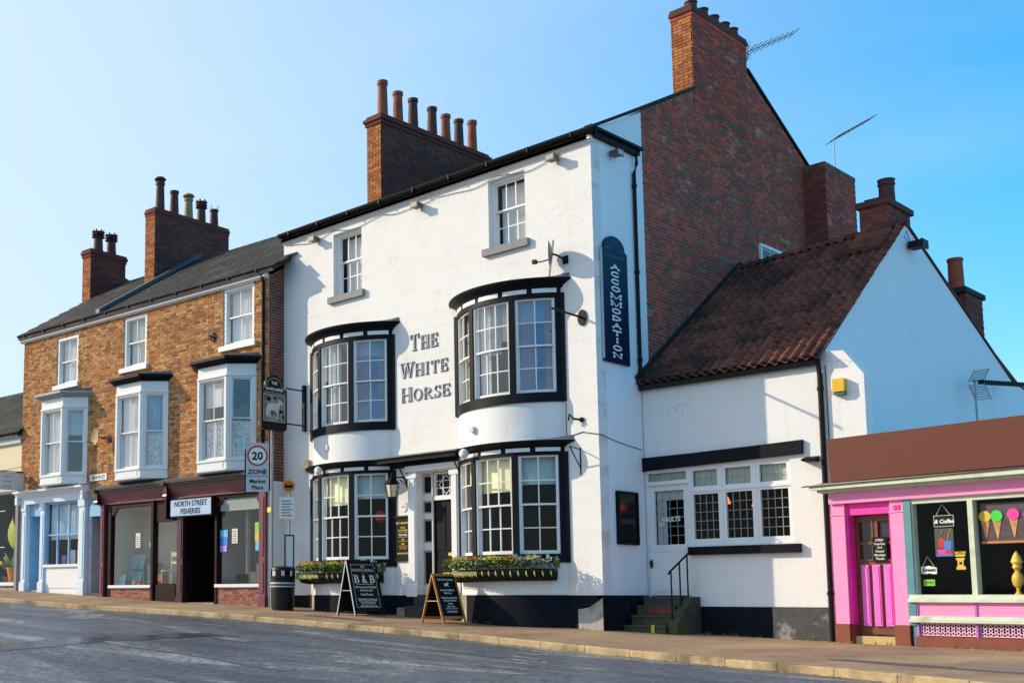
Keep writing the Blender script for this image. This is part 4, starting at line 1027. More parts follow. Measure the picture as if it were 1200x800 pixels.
# joinery
lights = [(.187, .82, 1.63, 2.685, 4, 6), (.06, .887, 2.88, 3.04, 7, 1), (1.025, 1.535, 1.715, 2.57, 4, 5), (1.69, 2.205, 1.715, 2.575, 4, 5), (2.36, 2.885, 1.715, 2.575, 4, 5),
          (1.025, 1.526, 2.72, 3.03, 4, 2), (1.683, 2.19, 2.72, 3.03, 4, 2), (2.359, 2.867, 2.72, 3.035, 4, 2)]
m = MB(TA); wall_holes(m, .04, 2.95, 1.60, 3.10, [(l[0], l[1], l[2], l[3]) for l in lights], .06, c=-.03)
m.box(.94, .985, 1.60, 3.10, -.03, -.012); m.box(.95, 2.95, 2.62, 2.665, -.03, -.01); m.box(.04, .94, 2.80, 2.84, -.03, .02)
for a in (1.6, 2.27): m.box(a, a + .03, 1.6, 3.1, -.03, -.018)
join = build('window_frame', m, WOODW, ann)
m = MB(TA); m.box(.05, .93, .65, 1.60, -.09, -.032); m.box(.12, .86, .72, .86, -.032, -.02); m.box(.12, .86, 1.5, 1.6, -.032, -.02); dr = build('white_door', m, WOODW, ann)
m = MB(TA); m.lathe([(.025, 0), (.035, .02), (.02, .05)], .1, 1.28, 0, 8); m.box(.07, .11, 1.18, 1.34, -.03, -.01); build('door_handle', m, IRON, dr)
for k, (a0, a1, b0, b1, nc, nr) in enumerate(lights):
    m = MB(TA)
    for i in range(1, nc): x = a0 + (a1 - a0) * i / nc; m.box(x - .005, x + .005, b0, b1, -.066, -.054)
    for j in range(1, nr): z = b0 + (b1 - b0) * j / nr; m.box(a0, a1, z - .005, z + .005, -.066, -.054)
    ld = build('leading', m, mat('window_lead', (.33, .33, .31), .6, .2, 10), join if k else dr)
    m = MB(TA)
    for i in range(nc):
        for j in range(nr):
            x0, x1 = a0 + (a1 - a0) * i / nc, a0 + (a1 - a0) * (i + 1) / nc; z0, z1 = b0 + (b1 - b0) * j / nr, b0 + (b1 - b0) * (j + 1) / nr; t = random.uniform(-.004, .004); s_ = random.uniform(-.004, .004)
            m.add([(x0, z0, -.06), (x1, z0, -.06 + t), (x1, z1, -.06 + t + s_), (x0, z1, -.06 + s_)], [(0, 1, 2, 3)])
    build('quarry_glass', m, GLASSD, join if k else dr, kind='stuff')
    if k in (5, 6, 7, 1):
        m = MB(TA); m.add([(a0, b0, -.12), (a1, b0, -.12), (a1, b1, -.12), (a0, b1, -.12)], [(0, 1, 2, 3)]); build('obscured_backing', m, mat('green_grey_blind', (.42, .50, .40), .8, .15, 5), join)
m = MB(TA); m.add([(.19, 2.5, -.12), (.82, 2.5, -.12), (.82, 2.69, -.12), (.19, 2.69, -.12)], [(0, 1, 2, 3)]); m.add([(.19, 1.64, -.13), (.40, 1.64, -.13), (.40, 2.5, -.13), (.19, 2.5, -.13)], [(0, 1, 2, 3)]); build('door_blind', m, SIGNG, dr)
room(join, TA, -.1 + .15, 3.3, .8, 3.15, -.3, -3.2, DARKIN)
for (a, b) in ((1.12, 2.43), (1.76, 2.35), (2.75, 2.13)):
    m = MB(TA); m.T = ID; m.lathe([(.02, .16), (.06, .12), (.10, 0), (.085, 0)], a + .1, V + .9, b, 12); build('wall_lamp_shade', m, GLOW, join)
text(dr, 'VAULTS', .13, .53, 2.08, TA, LETW, c=-.05, sx=.85, rot=radians(2), bold=.004); text(dr, 'THE', .075, .33, 2.2, TA, RED, c=-.05); text(dr, '&&', .1, .32, 2.0, TA, LETW, c=-.05)
# roof
roofm = MB(); roofm.extr([(V - .14, 4.80), (5.85, 8.05), (13.3, 5.50), (13.3, 5.40), (5.85, 7.95), (V - .10, 4.70)], 0, .005, AX1 - .03); build('roof_deck', roofm, FELT, ann)
sl = math.atan2(8.27 - 4.80, 5.85 - (V - .14)); sL = sqrt((8.27 - 4.80) ** 2 + (5.85 - V + .14) ** 2)
NCOL, NROW = 19, 19
tw = (AX1 + .075) / NCOL; tl = sL / NROW
pm = MB(); prof = []
for k in range(9):
    u = k / 8; prof.append((u * (tw + .02), .036 * sin(u * 2 * pi * 1.0 + .3) ))
vs = []
for j, (yy, up) in enumerate(((-.02, .030), (tl + .06, .0))):
    for (u, h) in prof: vs.append((u, yy, h + .045 + up * .7))
for (u, h) in prof: vs.append((u, -.02, h + .045 + .012))
pm.add(vs, [(k, k + 1, k + 10, k + 9) for k in range(8)] + [(k, k + 1, k + 19, k + 18) for k in range(8)])
tile_o = build('pantile_tmp', pm, TILE, smooth=60); tile_me = tile_o.data; bpy.data.objects.remove(tile_o)
rt = random.Random(5); far = MB(); nt_ = 0
for j in range(NROW):
    for i in range(NCOL):
        sl = math.atan2(8.03 + .22 * i / NCOL - 4.80, 5.85 - V + .14)
        d = j * tl; lc = (i * tw + .01 + rt.uniform(-.008, .008), V - .14 - .03 + d * cos(sl), 4.80 - .01 + d * sin(sl)); ro = (sl + rt.uniform(-.018, .018), rt.uniform(-.03, .03), rt.uniform(-.016, .016))
        if nt_ < 295: inst('pantile', tile_me, ann, lc, ro)
        else:
            M_ = Matrix.Translation(lc) @ Matrix.Rotation(ro[0], 4, 'X'); far.add([tuple(M_ @ Vector(v)) for v in pm.v], pm.f, rt.random() + .01)
        nt_ += 1
build('upper_pantiles', far, TILE, ann, kind='stuff', smooth=60)
for k in range(9):
    m = MB(); x0 = k * .405; dz = -.20 + .18 * k / 8; m.extr([(5.66, 8.22 + dz), (5.72, 8.31 + dz), (5.85, 8.35 + dz), (5.98, 8.31 + dz), (6.04, 8.22 + dz)], 0, x0 + .005, min(x0 + .40, AX1 + .04)); build('ridge_tile', m, TILE, ann)
# stained flashing where the roof meets the brick gable
m = MB(TS(0)); m.prism([(V - .12, 4.82), (5.85, 8.10), (9.8, 6.7), (9.8, 6.85), (5.83, 8.23), (V - .25, 4.98)], .012, .035); build('roof_flashing', m, FELT, ann)
gutter(ann, TA, .0, AX1 + .02, 4.90, .03, .08); m = MB(TA); m.box(0, AX1, 4.76, 4.90, 0, .035); build('fascia_board', m, BLACK, ann)
pipe(ann, [(AX1 + .0, V - .12, 4.82), (AX1 + .0, V - .05, 4.55), (AX1 + .0, V - .05, -.14)], .045)
m = MB(); m.tube([(AX1 + .09, V - .02, 4.7), (AX1 + .10, V - .02, 2.6)], .008, 5); build('cable', m, IRON, ann)
# verge of the gable (mortared tiles)
m = MB(TS(AX1)); m.prism([(5.86, 8.27), (11.93, 5.73), (13.0, 5.60), (13.0, 5.64), (11.95, 5.77), (5.86, 8.32)], -.02, .03); build('verge', m, TILE, ann)
st = brick_shell(2.88, 3.42, 5.40, 6.62, 7.6, 8.62, BR_SOOT_SHADE, MORTARS, ann); st.name = 'chimney_stack'
m = MB(); m.box(2.82, 3.48, 5.34, 6.70, 8.62, 8.74); build('stack_cap', m, BR_SOOT_SHADE, st); m = MB(); m.box(2.95, 3.36, 5.5, 6.5, 8.74, 8.82); build('stack_cap', m, FELT, st)
m = MB(); m.extr([(4.9, 7.58), (5.40, 7.98), (5.40, 8.1), (4.9, 7.68)], 0, 2.8, 3.5); build('flashing', m, TILE, st)
m = MB(); m.lathe([(.16, 0), (.15, .42), (.17, .43), (.17, .47), (.155, .48), (.175, .55), (.14, .56), (.13, .3)], 3.22, 6.0, 8.76, 16); build('chimney_pot', m, POTD, st)
st = brick_shell(2.95, 3.45, 9.6, 10.7, 5.6, 7.55, BR_SOOT_SHADE, MORTARS, ann); st.name = 'chimney_stack'
m = MB(); m.box(2.9, 3.5, 9.5, 10.8, 7.5, 7.62); build('stack_cap', m, FELT, st)
m = MB(); m.lathe([(.17, 0), (.155, .7), (.175, .72), (.17, .78), (.13, .78), (.12, .5)], 3.2, 9.85, 7.6, 16); build('chimney_pot', m, POT, st)

# steps and rail up to the annex door
stp = thing('door_steps', 'mossy stone steps rising to the white annex door in the corner', 'steps', (.5, 1.2, -.1))
LOCS = lambda x, y, z: (x - .5, y - 1.2, z + .1)
for (x0, x1, y0, z0, z1) in ((-.0, 1.0, .62, -.3, .09), (.02, .97, .86, .09, .275), (.02, .94, 1.06, .275, .455), (.02, .94, 1.30, .455, .63)):
    m = MB(LOCS); m.box(x0 + .03, x1 - .1, y0, 1.53, z0, z1 - .04); m.box(x0 + .03, x1 - .08, y0 - .02, 1.53, z1 - .038, z1); build('step', m, STEPM, stp)
m = MB(LOCS); m.box(.3, .85, 1.052, 1.058, .30, .43); build('red_riser', m, REDTILE, stp)
m = MB(LOCS); m.extr([(.66, -.2), (1.53, -.2), (1.53, .62), (1.3, .62), (.9, .35), (.66, .12)], 0, .94, 1.12); build('side_kerb', m, mat('dark_mossy_stone', (.045, .042, .03), .85, .4, 6, .4, 40, c2=(.06, .075, .02)), stp)
m = MB(LOCS); m.box(.62, .69, .595, .60, -.08, .10); build('yellow_paint', m, mat('yellow_paint', (.65, .55, .03), .6), stp)
rl = thing('handrail', 'black iron handrail beside the mossy steps', 'handrail', (1.0, 1.1, 0))
LR_ = lambda x, y, z: (x - 1.0, y - 1.1, z)
m = MB(LR_); m.tube([(.98, .66, 1.04), (.98, .70, 1.08), (1.0, 1.47, 1.50)], .019, 8); build('top_rail', m, IRON, rl)
for (y, z0, z1) in ((.74, .12, 1.10), (1.05, .30, 1.27), (1.33, .5, 1.42)):
    m = MB(LR_); m.tube([(.985, y, z0), (.985, y, z1)], .015, 6); build('baluster', m, IRON, rl)

# ================================================================== THE BRICK TERRACE
A0 = radians(3.9)
BO = (-9.1, -.514, 0)
ter = thing('brick_terrace', 'orange brick terrace with three white bay windows above two painted shopfronts', 'building', BO, A0)
TB = TF(0)
UL = -11.05
tw_ = [(-1.69, -.53, 7.03, 8.56), (-5.91, -4.87, 7.03, 8.50), (-9.22, -8.13, 6.95, 8.42)]
bays = [(-1.52, 3.73), (-4.97, 3.77), (-8.65, 3.87)]
hl = [(a, b, c, d) for a, b, c, d in tw_] + [(c - .98, c + .98, z + .3, 6.2) for c, z in bays]
# the wall left and right of the party line is laid as two areas so the nearest bricks stay single
def tbricks(u0, u1, single, near):
    hs = [h for h in hl]
    bricks(TB, [(u0, 3.70), (u1, 3.70), (u1, 8.55), (u0, 8.55)], hs, BR_OR, MORTAR, ter, single=single, near=near, backing=False, proud=.010, J=.020)
tbricks(UL, 0, 290, (-2.8, 6.9))
m = MB(TB); wall_holes(m, UL, -.002, 3.45, 8.6, hl, .3); build('mortar', m, MORTAR, ter)
bricks(TS(0), [(0.01, 3.45), (.62, 3.45), (.62, 8.95), (.01, 8.6)], [], BR_SOOT_SHADE, MORTARD, ter, backing=True)
m = MB(TS(0)); m.box(0.002, .62, .2, 3.45, -.2, .02); build('white_return_wall', m, WHITE2, ter)
m = MB(TG(UL, 5, 0, -1)); m.prism([(0, 0), (5, 0), (5, 8.6), (4.9, 8.8), (1.5, 11.0), (0, 10)], -.25, 0); build('end_wall', m, MORTARD, ter)
m = MB(); m.box(UL, -.1, 5.0, 5.2, 0, 9.9); build('rear_wall', m, MORTARD, ter)
m = MB(); m.extr([(-.16, 8.78), (3.7, 11.22), (7.2, 9.0), (7.2, 8.9), (3.7, 11.1), (-.16, 8.64)], 0, UL - .12, .30); deck = build('roof_deck', m, SLATE, ter)
# slates in courses, real laps (grazing view: one joined part)
m = MB(); rs = random.Random(4); sl = math.atan2(2.44, 3.86)
for j in range(20):
    d = j * .228; y = -.2 + d * cos(sl); z = 8.78 + d * sin(sl) - .01
    u = UL - .14 + (j % 2) * .15
    while u < .28:
        w_ = .29; hh = .012 + rs.uniform(0, .008)
        y2, z2 = y + .26 * cos(sl), z + .26 * sin(sl)
        m.add([(u, y, z + hh), (u + w_, y, z + hh + .002), (u + w_, y2, z2 + .006), (u, y2, z2 + .006), (u, y, z), (u + w_, y, z)], [(0, 1, 2, 3), (4, 5, 1, 0)], rs.random()); u += .305
build('roof_slates', m, SLATE, ter, kind='stuff')
# lead-dressed raised verge between the two houses
m = MB(); m.extr([(-.2, 8.80), (3.7, 11.28), (3.7, 11.40), (-.2, 8.92)], 0, -7.02, -6.84); build('raised_verge', m, LEAD, ter)
m = MB(TB); m.box(UL - .15, .0, 8.585, 8.66, 0, .12); m.box(UL - .1, -.0, 8.55, 8.585, 0, .05); build('eaves_board', m, WOODW, ter)
gutter(ter, TB, UL - .15, .02, 8.80, .05, .07)
gutter(ter, TB, UL - .15, -7.0, 8.79, .052, .074)
pipe(ter, [(-.16, -.13, 8.72), (-.16, -.05, 8.45), (-.16, -.05, 3.9)], .04)

for k, (a0, a1, b0, b1) in enumerate(tw_):
    w = sash_window(ter, TB, a0, a1, b0, b1, 2, 1, rec=.04, fw_=.09, glass=GLASSU)
    m = MB(TB); m.box(a0 - .10, a1 + .10, b0 - .13, b0, -.1, .09); build('window_sill', m, WOODW if k < 2 else WOODW, w)
    room(w, TB, a0 - .2, a1 + .2, b0 - .3, b1 + .05, -.31, -2.5, BLUEIN)
    curtain(w, TB, a0 + .1, a1 - .1, b0 + .06, b1 - .05, -.22, NET if k != 1 else mat('pale_blind', (.6, .6, .56), .9))

def bay(c, z0, k):
    """canted bay on the first floor"""
    hb, hf, p = 1.09, .55, .52
    zs, z1, zt = z0 + .32, 6.07, 6.45
    ang = atan2(p, hb - hf); L = sqrt(p * p + (hb - hf) ** 2)
    faces = [(TG(c - hf, -p, 1, 0), 2 * hf, 2), (TG(c + hf, -p, (hb - hf) / L, p / L), L, 1), (TG(c - hb, 0, (hb - hf) / L, -p / L), L, 1)]
    plan = [(c - hb, 0), (c - hf, -p), (c + hf, -p), (c + hb, 0)]
    m = MB(); m.add([(x, y, z) for z in (z0, z0 + .05) for x, y in plan], [(0, 1, 2, 3), (4, 5, 6, 7), (0, 1, 5, 4), (1, 2, 6, 5), (2, 3, 7, 6)])
    bw = build('bay_window', m, WOODW, ter)
    for T, Lf, nc in faces:
        m = MB(T)
        e = .10 if nc == 2 else .13
        wall_holes(m, .0, Lf, z0 + .02, zt, [(e, Lf - e, zs, z1)], .09)
        # pilaster strips, apron panel, cap mouldings
        m.box(.004, .07, zs - .05, z1 + .03, 0, .02); m.box(Lf - .07, Lf - .004, zs - .05, z1 + .03, 0, .02)
        m.box(-.01, Lf + .01, z1 + .05, z1 + .10, 0, .035); m.box(0.0, Lf, zs - .07, zs - .02, 0, .035)
        m.box(.12, Lf - .12, z0 + .07, zs - .10, 0, .012); m.box(0, Lf, z0 + .02, z0 + .055, 0, .03)
        build('bay_panelling', m, WOODW, bw)
        sash_window(bw, T, e, Lf - e, zs, z1, nc, 1, rec=.03, cas=False, glass=GLASSU)
    # cornice
    m = MB()
    for (o, za, zb_) in ((.05, zt - .02, zt + .03), (.12, zt + .03, zt + .08), (.19, zt + .08, zt + .15)):
        q = [(c - hb - o, 0), (c - hf - o * .6, -p - o), (c + hf + o * .6, -p - o), (c + hb + o, 0)]
        m.add([(x, y, z) for z in (za, zb_) for x, y in q], [(0, 1, 2, 3), (7, 6, 5, 4), (0, 1, 5, 4), (1, 2, 6, 5), (2, 3, 7, 6)])
    build('cornice', m, BLACK if k < 2 else mat('grey_cornice_paint', (.34, .34, .34), .6, .2, 8), bw)
    q = [(c - hb - .18, 0), (c - hf - .11, -p - .18), (c + hf + .11, -p - .18), (c + hb + .18, 0)]
    m = MB(); m.add([(x, y, zt + .155) for x, y in q] + [(c - hb - .1, -.0, zt + .26), (c + hb + .1, 0, zt + .26)], [(0, 1, 2, 3), (0, 1, 4), (1, 2, 5, 4), (2, 3, 5)]); build('lead_cap', m, LEAD, bw)
    room(bw, TB, c - 1.0, c + 1.0, z0 + .3, 6.2, -.31, -2.8, BLUEIN)
    # curtains inside
    T = faces[0][0]
    if k == 0:
        curtain(bw, T, .12, 2 * hf - .12, zs, zs + 1.0, -.17, LACE, name='net_curtain'); m = MB(T); m.box(.12, 2 * hf - .12, zs + 1.35, z1, -.2, -.18); build('roller_blind', m, PAPER, bw)
        curtain(bw, faces[1][0], .13, L - .13, zs, zs + .95, -.16, LACE, name='net_curtain')
    elif k == 1:
        curtain(bw, T, .12, 2 * hf - .12, zs, z1, -.17, NET, name='net_curtain'); curtain(bw, faces[1][0], .13, L - .13, zs, zs + .98, -.16, LACE, name='net_curtain')
        curtain(bw, faces[1][0], .13, L - .16, zs + .98, z1, -.15, mat('blue_curtain', (.30, .40, .52), .9, .2, 10), folds=5, amp=.03)
    else:
        curtain(bw, T, .12, 2 * hf - .12, zs, z1, -.2, NET, name='net_curtain')
        m = MB(faces[1][0]); m.box(.13, L - .13, z1 - .75, z1, -.2, -.18); build('roller_blind', m, BLINDB, bw)
for k, (c, z) in enumerate(bays): bay(c, z, k)

# chimneys
st = brick_shell(-7.85, -7.38, 2.24, 5.35, 9.8, 12.45, BR_CH, MORTARS, ter, mats={'f': BR_CHO, 'r': BR_SOOT_SHADE}); st.name = 'chimney_stack'
m = MB(); m.box(-7.865, -7.365, 2.225, 5.365, 12.45, 12.55); m.box(-7.885, -7.345, 2.205, 5.385, 12.55, 12.62); m.box(-7.86, -7.37, 2.23, 5.36, 12.62, 12.70); build('oversailing_course', m, BR_SOOT_SHADE, st)
for y, top, kd, mt in ((2.62, 13.75, 2, POTD), (3.2, 13.60, 0, POTD), (3.80, 13.5, 2, POTB), (4.35, 13.52, 1, POTD), (4.9, 13.4, 3, POTD)): pot(-7.61, y, 12.69, top - 12.69 - .1, .15, mt, st, kd)
st = brick_shell(-11.55, -11.10, 2.50, 3.95, 9.6, 11.95, BR_CH, MORTARS, ter, mats={'f': BR_CHO, 'r': BR_SOOT_SHADE}); st.name = 'chimney_stack'
m = MB(); m.box(-11.58, -11.07, 2.47, 3.98, 11.95, 12.06); m.box(-11.61, -11.04, 2.44, 4.01, 12.06, 12.15); m.box(-11.58, -11.07, 2.47, 3.98, 12.15, 12.22); build('oversailing_course', m, BR_SOOT_SHADE, st)
for y in (2.95, 3.5): pot(-11.32, y, 12.2, .72, .17, POTD, st, 1)
m = MB(); m.extr([(3.95, 10.9), (5.0, 10.9), (5.0, 11.2), (3.95, 11.5)], 0, -11.5, -11.12); build('parapet_brick', m, BR_SOOT_SHADE, st)

# ---- pale blue shopfront (left)
bs = MB(TB)
for (a0, a1) in ((-10.78, -10.56), (-9.78, -9.57), (-7.79, -7.50)):
    bs.box(a0, a1, .62, 3.42, -.05, .10); bs.box(a0 - .03, a1 + .03, .62, 1.05, -.05, .14); bs.box(a0 - .02, a1 + .02, 3.22, 3.42, -.05, .13); bs.box(a0 + .06, a1 - .06, 1.15, 3.1, .10, .115)
bs.box(-10.95, -7.45, 3.42, 3.66, -.05, .12)
shop1 = build('blue_shopfront', bs, PALEB, ter)
m = MB(TB)
for (c, z0, z1) in ((.16, 3.64, 3.70), (.24, 3.70, 3.76), (.33, 3.76, 3.82)): m.box(-11.0, -7.40, z0, z1, -.02, c)
for a in (-10.93, -7.5): m.prism([(a - .06, 3.42), (a + .06, 3.42), (a + .06, 3.66), (a - .06, 3.66)], .1, .24)
build('shop_cornice', m, SIGNW, shop1)
m = MB(TB); m.box(-9.57, -7.79, .50, 1.50, -.05, .03); m.box(-9.5, -7.86, .86, 1.42, .03, .045); build('stall_riser', m, SIGNW, shop1)
m = MB(TB); m.box(-9.57, -7.79, 1.48, 1.56, -.05, .10); build('shop_sill', m, SIGNW, shop1)
m = MB(TB)
for a in (-9.57, -9.0, -8.42, -7.83): m.box(a, a + .045, 1.56, 3.42, -.05, .02)
m.box(-9.57, -7.79, 2.42, 2.46, -.05, .02); m.box(-9.57, -7.79, 3.36, 3.42, -.05, .02); m.box(-9.57, -9.50, 1.56, 3.4, -.06, .05)
wf = build('shop_window', m, BLUEP, shop1)
for a in (-9.525, -8.955, -8.375):
    for (z0, z1) in ((1.56, 2.42), (2.46, 3.36)):
        t = random.uniform(-.004, .004); m = MB(TB); m.add([(a, z0, -.02), (a + .535, z0, -.02 + t), (a + .535, z1, -.02), (a, z1, -.02 - t)], [(0, 1, 2, 3)]); build('pane', m, GLASS, wf)
room(shop1, TB, -9.56, -7.8, 1.1, 3.4, -.06, -2.2, BLUEIN)
curtain(shop1, TB, -9.5, -7.85, 2.3, 3.36, -.14, mat('white_blue_drape', (.60, .68, .72), .9, .2, 10), folds=14)
for (a, w_, h_, mt) in ((-8.85, .22, .5, PAPER), (-8.5, .18, .7, SIGNG), (-8.1, .3, .6, PAPER), (-9.3, .2, .35, PURPLE)):
    m = MB(TB); m.box(a, a + w_, 1.5, 1.5 + h_, -.42, -.38); build('display_card', m, mt, shop1)
m = MB(TB); m.box(-10.56, -10.50, .8, 3.42, -.75, -.05); m.box(-9.84, -9.78, .8, 3.42, -.75, -.05); m.box(-10.56, -9.78, 3.05, 3.42, -.72, -.02); build('door_recess', m, BLUEP, shop1)
m = MB(TB); m.box(-10.50, -9.84, .95, 3.05, -.80, -.74); m.box(-10.42, -9.92, 1.05, 1.7, -.74, -.72); frect(m, -10.42, -9.92, 1.8, 2.95, .05, -.74, -.72); db = build('shop_door', m, BLUEP, shop1)
m = MB(TB); m.add([(-10.37, 1.85, -.735), (-9.97, 1.85, -.735), (-9.97, 2.9, -.735), (-10.37, 2.9, -.735)], [(0, 1, 2, 3)]); build('pane', m, mat('dark_door_glass', (.03, .05, .06), .1), db)
m = MB(TB); m.box(-10.54, -9.8, .5, .80, -.75, .02); m.box(-10.5, -9.84, .8, .95, -.75, -.3); build('door_step', m, STONE, shop1)

# ---- passage between the shops
m = MB(TB); m.box(-7.50, -7.30, .5, 3.46, -.3, -.02); m.box(-7.3, -6.76, 3.2, 3.46, -.3, -.04); build('passage_wall', m, mat('chalky_render', (.42, .40, .42), .9, .3, 4, .4, 20), ter)
m = MB(TB); m.box(-7.30, -6.9, .72, 3.2, -.40, -.34); m.box(-7.22, -6.98, .9, 1.7, -.34, -.33); m.box(-7.22, -6.98, 1.85, 3.05, -.34, -.33); build('passage_door', m, BLUEP, ter)
m = MB(TB); m.box(-7.34, -6.74, .4, .72, -.35, .05); build('passage_step', m, STEPM, ter)
m = MB(TB); m.prism([(-7.30, 2.9)] + [(-7.05 + .26 * cos(pi * (1 - k / 10)), 3.1 + .22 * sin(pi * (1 - k / 10))) for k in range(11)] + [(-6.79, 2.9)], -.1, .06); build('fan_hood', m, BLUEP, ter)

# ---- maroon chip shop front
m = MB(TB); m.box(-6.75, .03, 3.20, 3.50, -.1, .06); m.box(-3.72, -3.66, 2.66, 3.52, 0, .22)
shop2 = build('maroon_shopfront', m, MAROOND, ter)
m = MB(TB); m.add([(-6.74, 3.24, .05), (.02, 3.24, .05), (.02, 3.48, .17), (-6.74, 3.48, .17)], [(0, 1, 2, 3)]); m.box(-6.74, .02, 3.20, 3.245, .0, .07); build('fascia_panel', m, MAROONL, shop2)
m = MB(TB)
for (c, z0, z1) in ((.20, 3.48, 3.54), (.27, 3.54, 3.60), (.34, 3.60, 3.66)): m.box(-6.85, .05, z0, z1, -.02, c)
build('shop_cornice', m, MAROON, shop2)
m = MB(TB); m.add([(-6.85, 3.665, .34), (.05, 3.665, .34), (.05, 3.78, 0), (-6.85, 3.78, 0)], [(0, 1, 2, 3)]); build('cornice_lead', m, LEAD, shop2)
for a in (-6.78, -3.7, -.08):
    m = MB(TB); m.box(a - .07, a + .07, 3.2, 3.62, 0, .24); m.box(a - .09, a + .09, 3.55, 3.64, 0, .36); m.tube([(a - .075, 3.27, .2), (a + .075, 3.27, .2)], .06, 8); build('console_bracket', m, MAROON, shop2)
for (a0, a1, mt) in ((-6.75, -6.58, MAROONL), (-3.36, -3.12, MAROON), (-.24, -.02, MAROONL)):
    m = MB(TB); m.box(a0, a1, .35, 3.2, -.1, .09); m.box(a0 + .05, a1 - .05, 1.6, 3.05, .09, .105); m.box(a0 + .05, a1 - .05, .7, 1.45, .09, .105); m.box(a0 - .02, a1 + .02, .35, .62, -.1, .12); build('pilaster', m, mt, shop2)
for bs_ in ([(-6.58, -6.34, .4, 3.2, -.14, .02), (-4.52, -4.42, .45, 3.2, -.14, .04), (-6.34, -4.52, 3.08, 3.2, -.14, .02)],
            [(-4.42, -3.36, 2.62, 3.2, -.14, -.02), (-3.46, -3.36, .45, 2.62, -.14, .0), (-4.42, -3.46, .42, .96, -.14, -.02), (-4.34, -3.54, .5, .9, -.02, -.005)],
            [(-1.92, -1.84, .45, 3.2, -.14, .04), (-1.84, -.24, 3.12, 3.2, -.14, .02)]):
    m = MB(TB)
    for b6 in bs_: m.box(*b6)
    build('shop_frame', m, MAROOND, shop2)
for (a0, a1, z0, z1) in ((-6.34, -4.52, .93, 3.08), (-4.42, -3.46, .96, 2.62), (-1.84, -.26, .92, 3.12)):
    m = MB(TB); m.add([(a0, z0, -.06), (a1, z0, -.055), (a1, z1, -.06), (a0, z1, -.063)], [(0, 1, 2, 3)]); build('shop_pane', m, GLASSS, shop2)
for (a0, a1) in ((-6.34, -4.52), (-1.86, -.24)):
    bricks(TB, [(a0, .3), (a1, .3), (a1, .84), (a0, .84)], [], BR_STALL, MORTARD, shop2, backing=False, name='stallriser')
    m = MB(TB); m.box(a0, a1, .3, .85, -.15, -.002); build('mortar', m, MORTARD, shop2)
    m = MB(TB); m.box(a0 - .03, a1 + .03, .85, .93, -.1, .07); build('shop_sill', m, SIGNW, shop2)
room(shop2, TB, -6.33, -3.5, .5, 3.1, -.12, -1.15, mat('shop_taupe_wall', (.50, .49, .40), .9, .1, 2))
m = MB(TB); m.box(-4.44, -3.48, .5, 2.7, -1.12, -1.08); build('added_bright_panel', m, mat('reflected_cream', (.62, .50, .26), .9, .1, 2), shop2)  # added panel: brightness reflected in the door glass put into its colour
room(shop2, TB, -1.84, -.26, .5, 3.12, -.12, -2.2, mat('shop_grey_wall', (.20, .22, .22), .9, .2, 2))
room(shop2, TB, -3.12, -1.92, .42, 2.66, -.02, -1.7, MAROOND, name='doorway')
m = MB(TB); m.box(-2.05, -1.93, .9, 2.4, -.5, -.45); build('side_glass_panel', m, BLUEIN, shop2)
m = MB(TB); m.box(-2.35, -1.93, .45, 3.1, -1.2, -1.1); build('inner_door', m, MAROON, shop2)
m = MB(TB); m.box(-3.12, -1.92, .3, .46, -.2, .06); build('door_sill', m, STONE, shop2)
# lettering and notices on the panes
m = MB(TB); m.box(-1.80, -.30, 2.78, 3.08, -.05, -.048); build('frosted_band', m, mat('frosted_band', (.30, .36, .32), .8, .1), shop2)
text(shop2, 'FISH & CHIPS', .22, -1.05, 2.85, TB, mat('faded_window_lettering', (.42, .46, .42), .8), c=-.044, sx=.82)
for (a0, a1, z0, z1, mt) in ((-5.28, -5.08, 1.95, 2.35, PAPER), (-1.80, -1.52, 1.9, 2.12, BLUEPR), (-1.80, -1.52, 2.12, 2.3, mat('cyan_print', (.1, .5, .75), .5)), (-1.80, -1.55, 1.75, 1.9, PURPLE), (-1.36, -1.15, 1.95, 2.32, PAPER), (-.52, -.28, 2.2, 2.45, GREENP), (-.52, -.28, 1.98, 2.2, YELPR), (-.5, -.3, 1.75, 1.98, mat('cyan_print', (.1, .5, .75), .5)), (-1.2, -.78, .95, 1.18, SIGNK), (-4.68, -4.58, 1.95, 2.08, GREENP)):
    m = MB(TB); m.box(a0, a1, z0, z1, -.052, -.046); build('window_notice', m, mt, shop2)
for k in range(5):
    m = MB(TB); z = 2.0 + k * .06; m.box(-5.25, -5.12, z, z + .015, -.046, -.044); m.box(-1.33, -1.19, z, z + .015, -.046, -.044); build('notice_print', m, SIGNK, shop2)
m = MB(TB); m.box(-1.33, -1.27, .93, 3.1, -.6, -.5); m.box(-1.15, -.4, .6, 1.45, -1.2, -.7); build('shop_counter', m, mat('counter_beige', (.45, .42, .36), .6, .1), shop2)
# scalloped pelmet round the shop window head
m = MB(TB)
for (a0, a1, z) in ((-6.34, -4.52, 3.08), (-1.84, -.26, 3.12)):
    for s, a in ((1, a0), (-1, a1)): m.prism([(a, z), (a + s * .25, z), (a + s * .16, z - .05), (a + s * .12, z - .16), (a, z - .22)], -.05, .0)
build('corner_scroll', m, MAROON, shop2)

